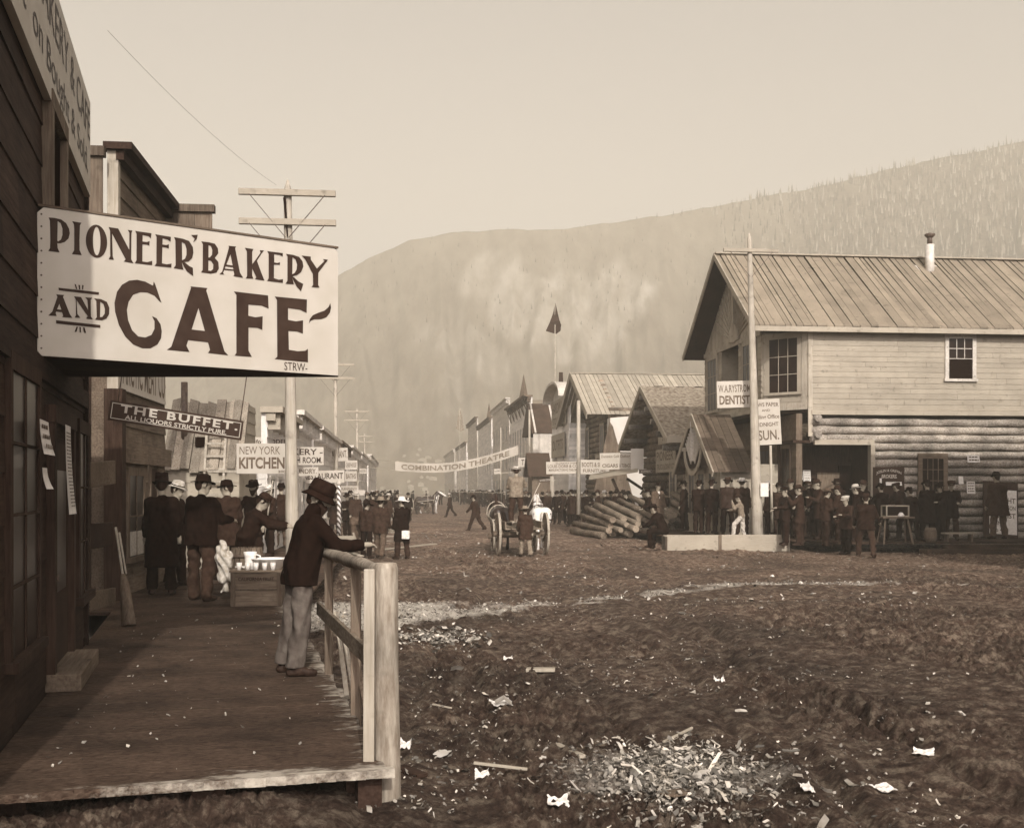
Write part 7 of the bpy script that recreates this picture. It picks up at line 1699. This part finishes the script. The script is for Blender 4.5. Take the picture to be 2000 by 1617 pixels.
PB = [('pale plank lying at the roadside, nearest to the man at the railing', (650, 1072), (705, 1085), 0.22), ('broken pale board on end at the roadside by the packing box', (690, 1040), (702, 1075), 0.16), ('long pale plank in the mud behind the three talking men', (730, 1075), (850, 1062), 0.20), ('short pale board at the roadside in the wood scraps', (660, 1058), (700, 1060), 0.25)]
for l, a, b, w in PB:
    A, B_2 = G(a[0], a[1], 0.08), G(b[0], b[1], 0.08)
    if 'on end' in l: A, B_2 = P(a[0], a[1], 37.5), P(b[0], b[1], 37.5)
    mb = MB(); c = (A + B_2) / 2; mb.bar(A - c, B_2 - c, w, 0.05); o = mb.build('plank', 'pale_wood', None, c, bevel=0.01); tag(o, l, 'plank')

# ================================================================== chips and litter on the near street
def chips():
    rs = np.random.RandomState(21); V, Fc = [], []
    def add(n, fx, size, asp=(0.25, 0.6), lift=0.02):
        x, y = fx(n); z = gz(x, y)
        for i in range(len(x)):
            s = size[0] + (size[1] - size[0]) * rs.rand() ** 2; a = rs.rand() * 6.283; w = s * rs.uniform(*asp); tx, ty = rs.normal(0, 0.5, 2); cu = rs.uniform(-0.35, 0.6) * s
            ca_, sa_ = math.cos(a), math.sin(a); o = len(V); zz = z[i] + lift * rs.rand() + 0.008
            for (u, q, hh) in ((-s, -w, 0), (-s * 0.1, -w * 1.2, cu), (s, -w * 0.7, 0), (s * 0.9, w, 0), (0, w, cu), (-s * 0.8, w * 1.1, 0)):
                V.append((x[i] + u * ca_ - q * sa_, y[i] + u * sa_ + q * ca_, zz + hh + u * tx * 0.6 + q * ty))
            for (u, q, hh) in ((-s, -w, 0), (-s * 0.1, -w * 1.2, cu), (s, -w * 0.7, 0), (s * 0.9, w, 0), (0, w, cu), (-s * 0.8, w * 1.1, 0)):
                V.append((x[i] + u * ca_ - q * sa_, y[i] + u * sa_ + q * ca_, zz + hh + u * tx * 0.6 + q * ty - 0.004))
            Fc.extend([(o, o + 1, o + 4, o + 5), (o + 1, o + 2, o + 3, o + 4), (o + 11, o + 10, o + 7, o + 6), (o + 10, o + 9, o + 8, o + 7)])
    def heap(n):
        r = np.abs(rs.normal(0, 0.55, n)); t = rs.rand(n) * 6.283; return 1.12 + r * np.cos(t) * 0.72 + 0.1 * (rs.rand(n)), 8.2 + r * np.sin(t) * 1.1
    add(3600, heap, (0.008, 0.042), (0.12, 0.42), 0.07); add(260, heap, (0.03, 0.09), (0.06, 0.2), 0.09)
    def cl(n): return rs.normal(-1.05, 0.35, n), rs.normal(15.9, 0.5, n)
    add(600, cl, (0.01, 0.05), (0.3, 0.8), 0.04)
    def band(n):
        x = rs.uniform(-4.5, 8.5, n * 4); y = rs.uniform(15.5, 27, n * 4); m = saw_mask(x, y) > rs.rand(n * 4) ; return x[m][:n], y[m][:n]
    add(12000, band, (0.005, 0.03), (0.25, 0.6), 0.015); add(700, band, (0.02, 0.06), (0.2, 0.5), 0.02)
    def near(n): 
        d = 7.0 + 14 * rs.rand(n) ** 1.3; x = rs.uniform(-0.14, 0.42, n) * d; k = (fbm(x * 0.9, d * 0.6, 3) > -0.05) & (rs.rand(n) < np.clip(1.15 - x / d * 2.0, 0.2, 1)); return x[k], d[k]
    add(5500, near, (0.004, 0.018), (0.15, 0.6)); add(1200, near, (0.012, 0.035), (0.1, 0.5)); add(130, near, (0.03, 0.09), (0.08, 0.5), 0.03)
    def mid(n): d = rs.uniform(20, 55, n); x = rs.uniform(-0.16, 0.38, n) * d; k = fbm(x * 0.5, d * 0.5, 3) > 0.0; return x[k], d[k]
    add(3500, mid, (0.015, 0.05))
    me = bpy.data.meshes.new('wood_chips'); me.from_pydata(V, [], Fc)
    a = me.attributes.new('tone', 'FLOAT', 'FACE'); a.data.foreach_set('value', np.repeat(rs.uniform(0.2, 1.0, len(Fc) // 4) ** 1.0 * np.where(rs.rand(len(Fc) // 4) < 0.25, 1.6, 1.0), 4).astype(np.float32))
    M['chip'] = plain('wood chip', 0.40, 0.9, 0.2, 8.0, tone=True); me.materials.append(M['chip']); me.update()
    o = bpy.data.objects.new('wood_chips', me); COL.objects.link(o); tag(o, 'pale wood chips and shavings trodden into the mud', 'chips', kind='stuff')
    V2, F2 = [], []
    V.clear(); Fc.clear()
    def walkf(n):
        s = rs.uniform(1.9, 11, n); y = rs.uniform(-2.3, -0.3, n); p = [CM @ Vector((a, b, 0)) for a, b in zip(s, y)]; return np.array([q.x for q in p]), np.array([q.y for q in p])
    gz_ = globals()['gz']; globals()['gz'] = lambda x, y: np.full(len(x), 0.402)
    add(110, walkf, (0.005, 0.022), (0.3, 0.7), 0.003)
    globals()['gz'] = gz_
    me = bpy.data.meshes.new('wood_chips'); me.from_pydata(list(V), [], list(Fc))
    a = me.attributes.new('tone', 'FLOAT', 'FACE'); a.data.foreach_set('value', np.repeat(rs.uniform(0.5, 1.2, len(Fc) // 4), 4).astype(np.float32)); me.materials.append(M['chip'])
    o = bpy.data.objects.new('wood_chips', me); COL.objects.link(o); tag(o, 'bits of chip and paper scattered on the boardwalk', 'chips', kind='stuff')
chips()
def stick(label, a, b, w, t, mat='pale_wood', name='board_scrap', up=(0, 0, 1), cat='board'):
    A, B_ = G(*a, 0.04), G(*b, 0.04); A.z = gzf(A.x, A.y) + t; B_.z = gzf(B_.x, B_.y) + t; c = (A + B_) / 2
    mb = MB(); mb.bar(A - c, B_ - c, w, t, up=up, w2=w * 0.8); o = mb.build(name, mat, None, c, bevel=0.004); tag(o, label, cat); return o
stick('short thick pale board lying flat in mid street', (1028, 1308), (1084, 1309), 0.13, 0.04)
stick('long thin lath across the mud left of the chip heap', (925, 1500), (1030, 1501), 0.03, 0.02)
stick('jagged pale splinter pointing at the chip heap', (1085, 1443), (1138, 1470), 0.07, 0.03)
stick('pale board end sticking out of the chip heap', (1352, 1517), (1376, 1507), 0.07, 0.03)
stick('wide shingle lying on the lower part of the chip heap', (1300, 1566), (1348, 1546), 0.14, 0.02, 'mid_wood')
stick('narrow board in the chips above the wide shingle', (1262, 1550), (1318, 1540), 0.05, 0.02, 'mid_wood')
stick('dark weathered board in the bottom left of the street', (778, 1522), (826, 1535), 0.12, 0.03, 'dark_wood')
stick('thin straight lath under the curled paper in the street', (845, 1379), (882, 1384), 0.025, 0.015)
stick('curved stick leading from the chip heap to the right', (1296, 1446), (1352, 1425), 0.025, 0.02)
def scrap(label, px, py, w, h, mat='paper', yaw=0.0, crump=0.25, name='paper_scrap', cat='paper'):
    c = G(px, py, 0.05); c.z = gzf(c.x, c.y) + 0.02; W_, H_ = w / F * c.y / 2, h / F * c.y / 2 * 2.2
    n = 7; mb = MB(); vs = []
    for j in range(n):
        for i in range(n):
            u, v = i / (n - 1) * 2 - 1, j / (n - 1) * 2 - 1; e = 1 + U(-.12, .12)
            vs.append((u * W_ * e, v * H_ * e, crump * W_ * (U(-.3, .7) + 0.8 * u * u * (0.5 + v))))
    fs = [(j * n + i, j * n + i + 1, (j + 1) * n + i + 1, (j + 1) * n + i) for j in range(n - 1) for i in range(n - 1)]
    mb.add(vs, fs, 1, False); mb.add([(a, b, z - 0.003) for a, b, z in vs], [f[::-1] for f in fs]); o = mb.build(name, mat, None, c, yaw); tag(o, label, cat)
scrap('crumpled pale paper lying left of centre in the street', 977, 1376, 38, 20, yaw=0.3)
scrap('round white rag in the near street left of the chip heap', 941, 1517, 27, 17, crump=0.5)
scrap('dark slate like square of tin in the near street beside the railing post', 861, 1465, 28, 26, 'tin', -0.3, 0.05, 'tin_scrap', 'tin')
scrap('torn white paper farthest right in the near street', 1803, 1477, 38, 16, yaw=-0.4)
scrap('white paper near the bottom right of the street', 1727, 1531, 38, 18, yaw=0.5)
scrap('folded white paper right of the chip heap near the bottom', 1575, 1545, 22, 24, crump=0.4)
scrap('bunched white paper at the bottom edge left of the chip heap', 1090, 1585, 40, 24, crump=0.35)
scrap('small white rag beside the railing post', 792, 1458, 22, 16, crump=0.7)
scrap('small bright paper on the mud right of centre', 1405, 1324, 20, 10, crump=0.6)
scrap('pale shoe shaped scrap on the mud under the far sawdust', 992, 1282, 18, 16, crump=0.4)
# ================================================================== air
hz = bpy.data.meshes.new('haze'); mb = MB(); mb.box(-1500, 1500, -120, 1300, -1.5, 330)
o = mb.build('haze', 'white'); o.data.materials.clear(); tag(o, 'pale dusty haze over the street and mountain', 'haze', kind='stuff')
m_ = bpy.data.materials.new('dusty air'); m_.use_nodes = True; n_ = m_.node_tree.nodes; n_.clear()
pv = n_.new('ShaderNodeVolumePrincipled'); ou = n_.new('ShaderNodeOutputMaterial'); m_.node_tree.links.new(pv.outputs[0], ou.inputs['Volume'])
pv.inputs['Color'].default_value = (0.97, 0.925, 0.79, 1); pv.inputs['Density'].default_value = 0.0011; pv.inputs['Anisotropy'].default_value = 0.0
o.data.materials.append(m_)
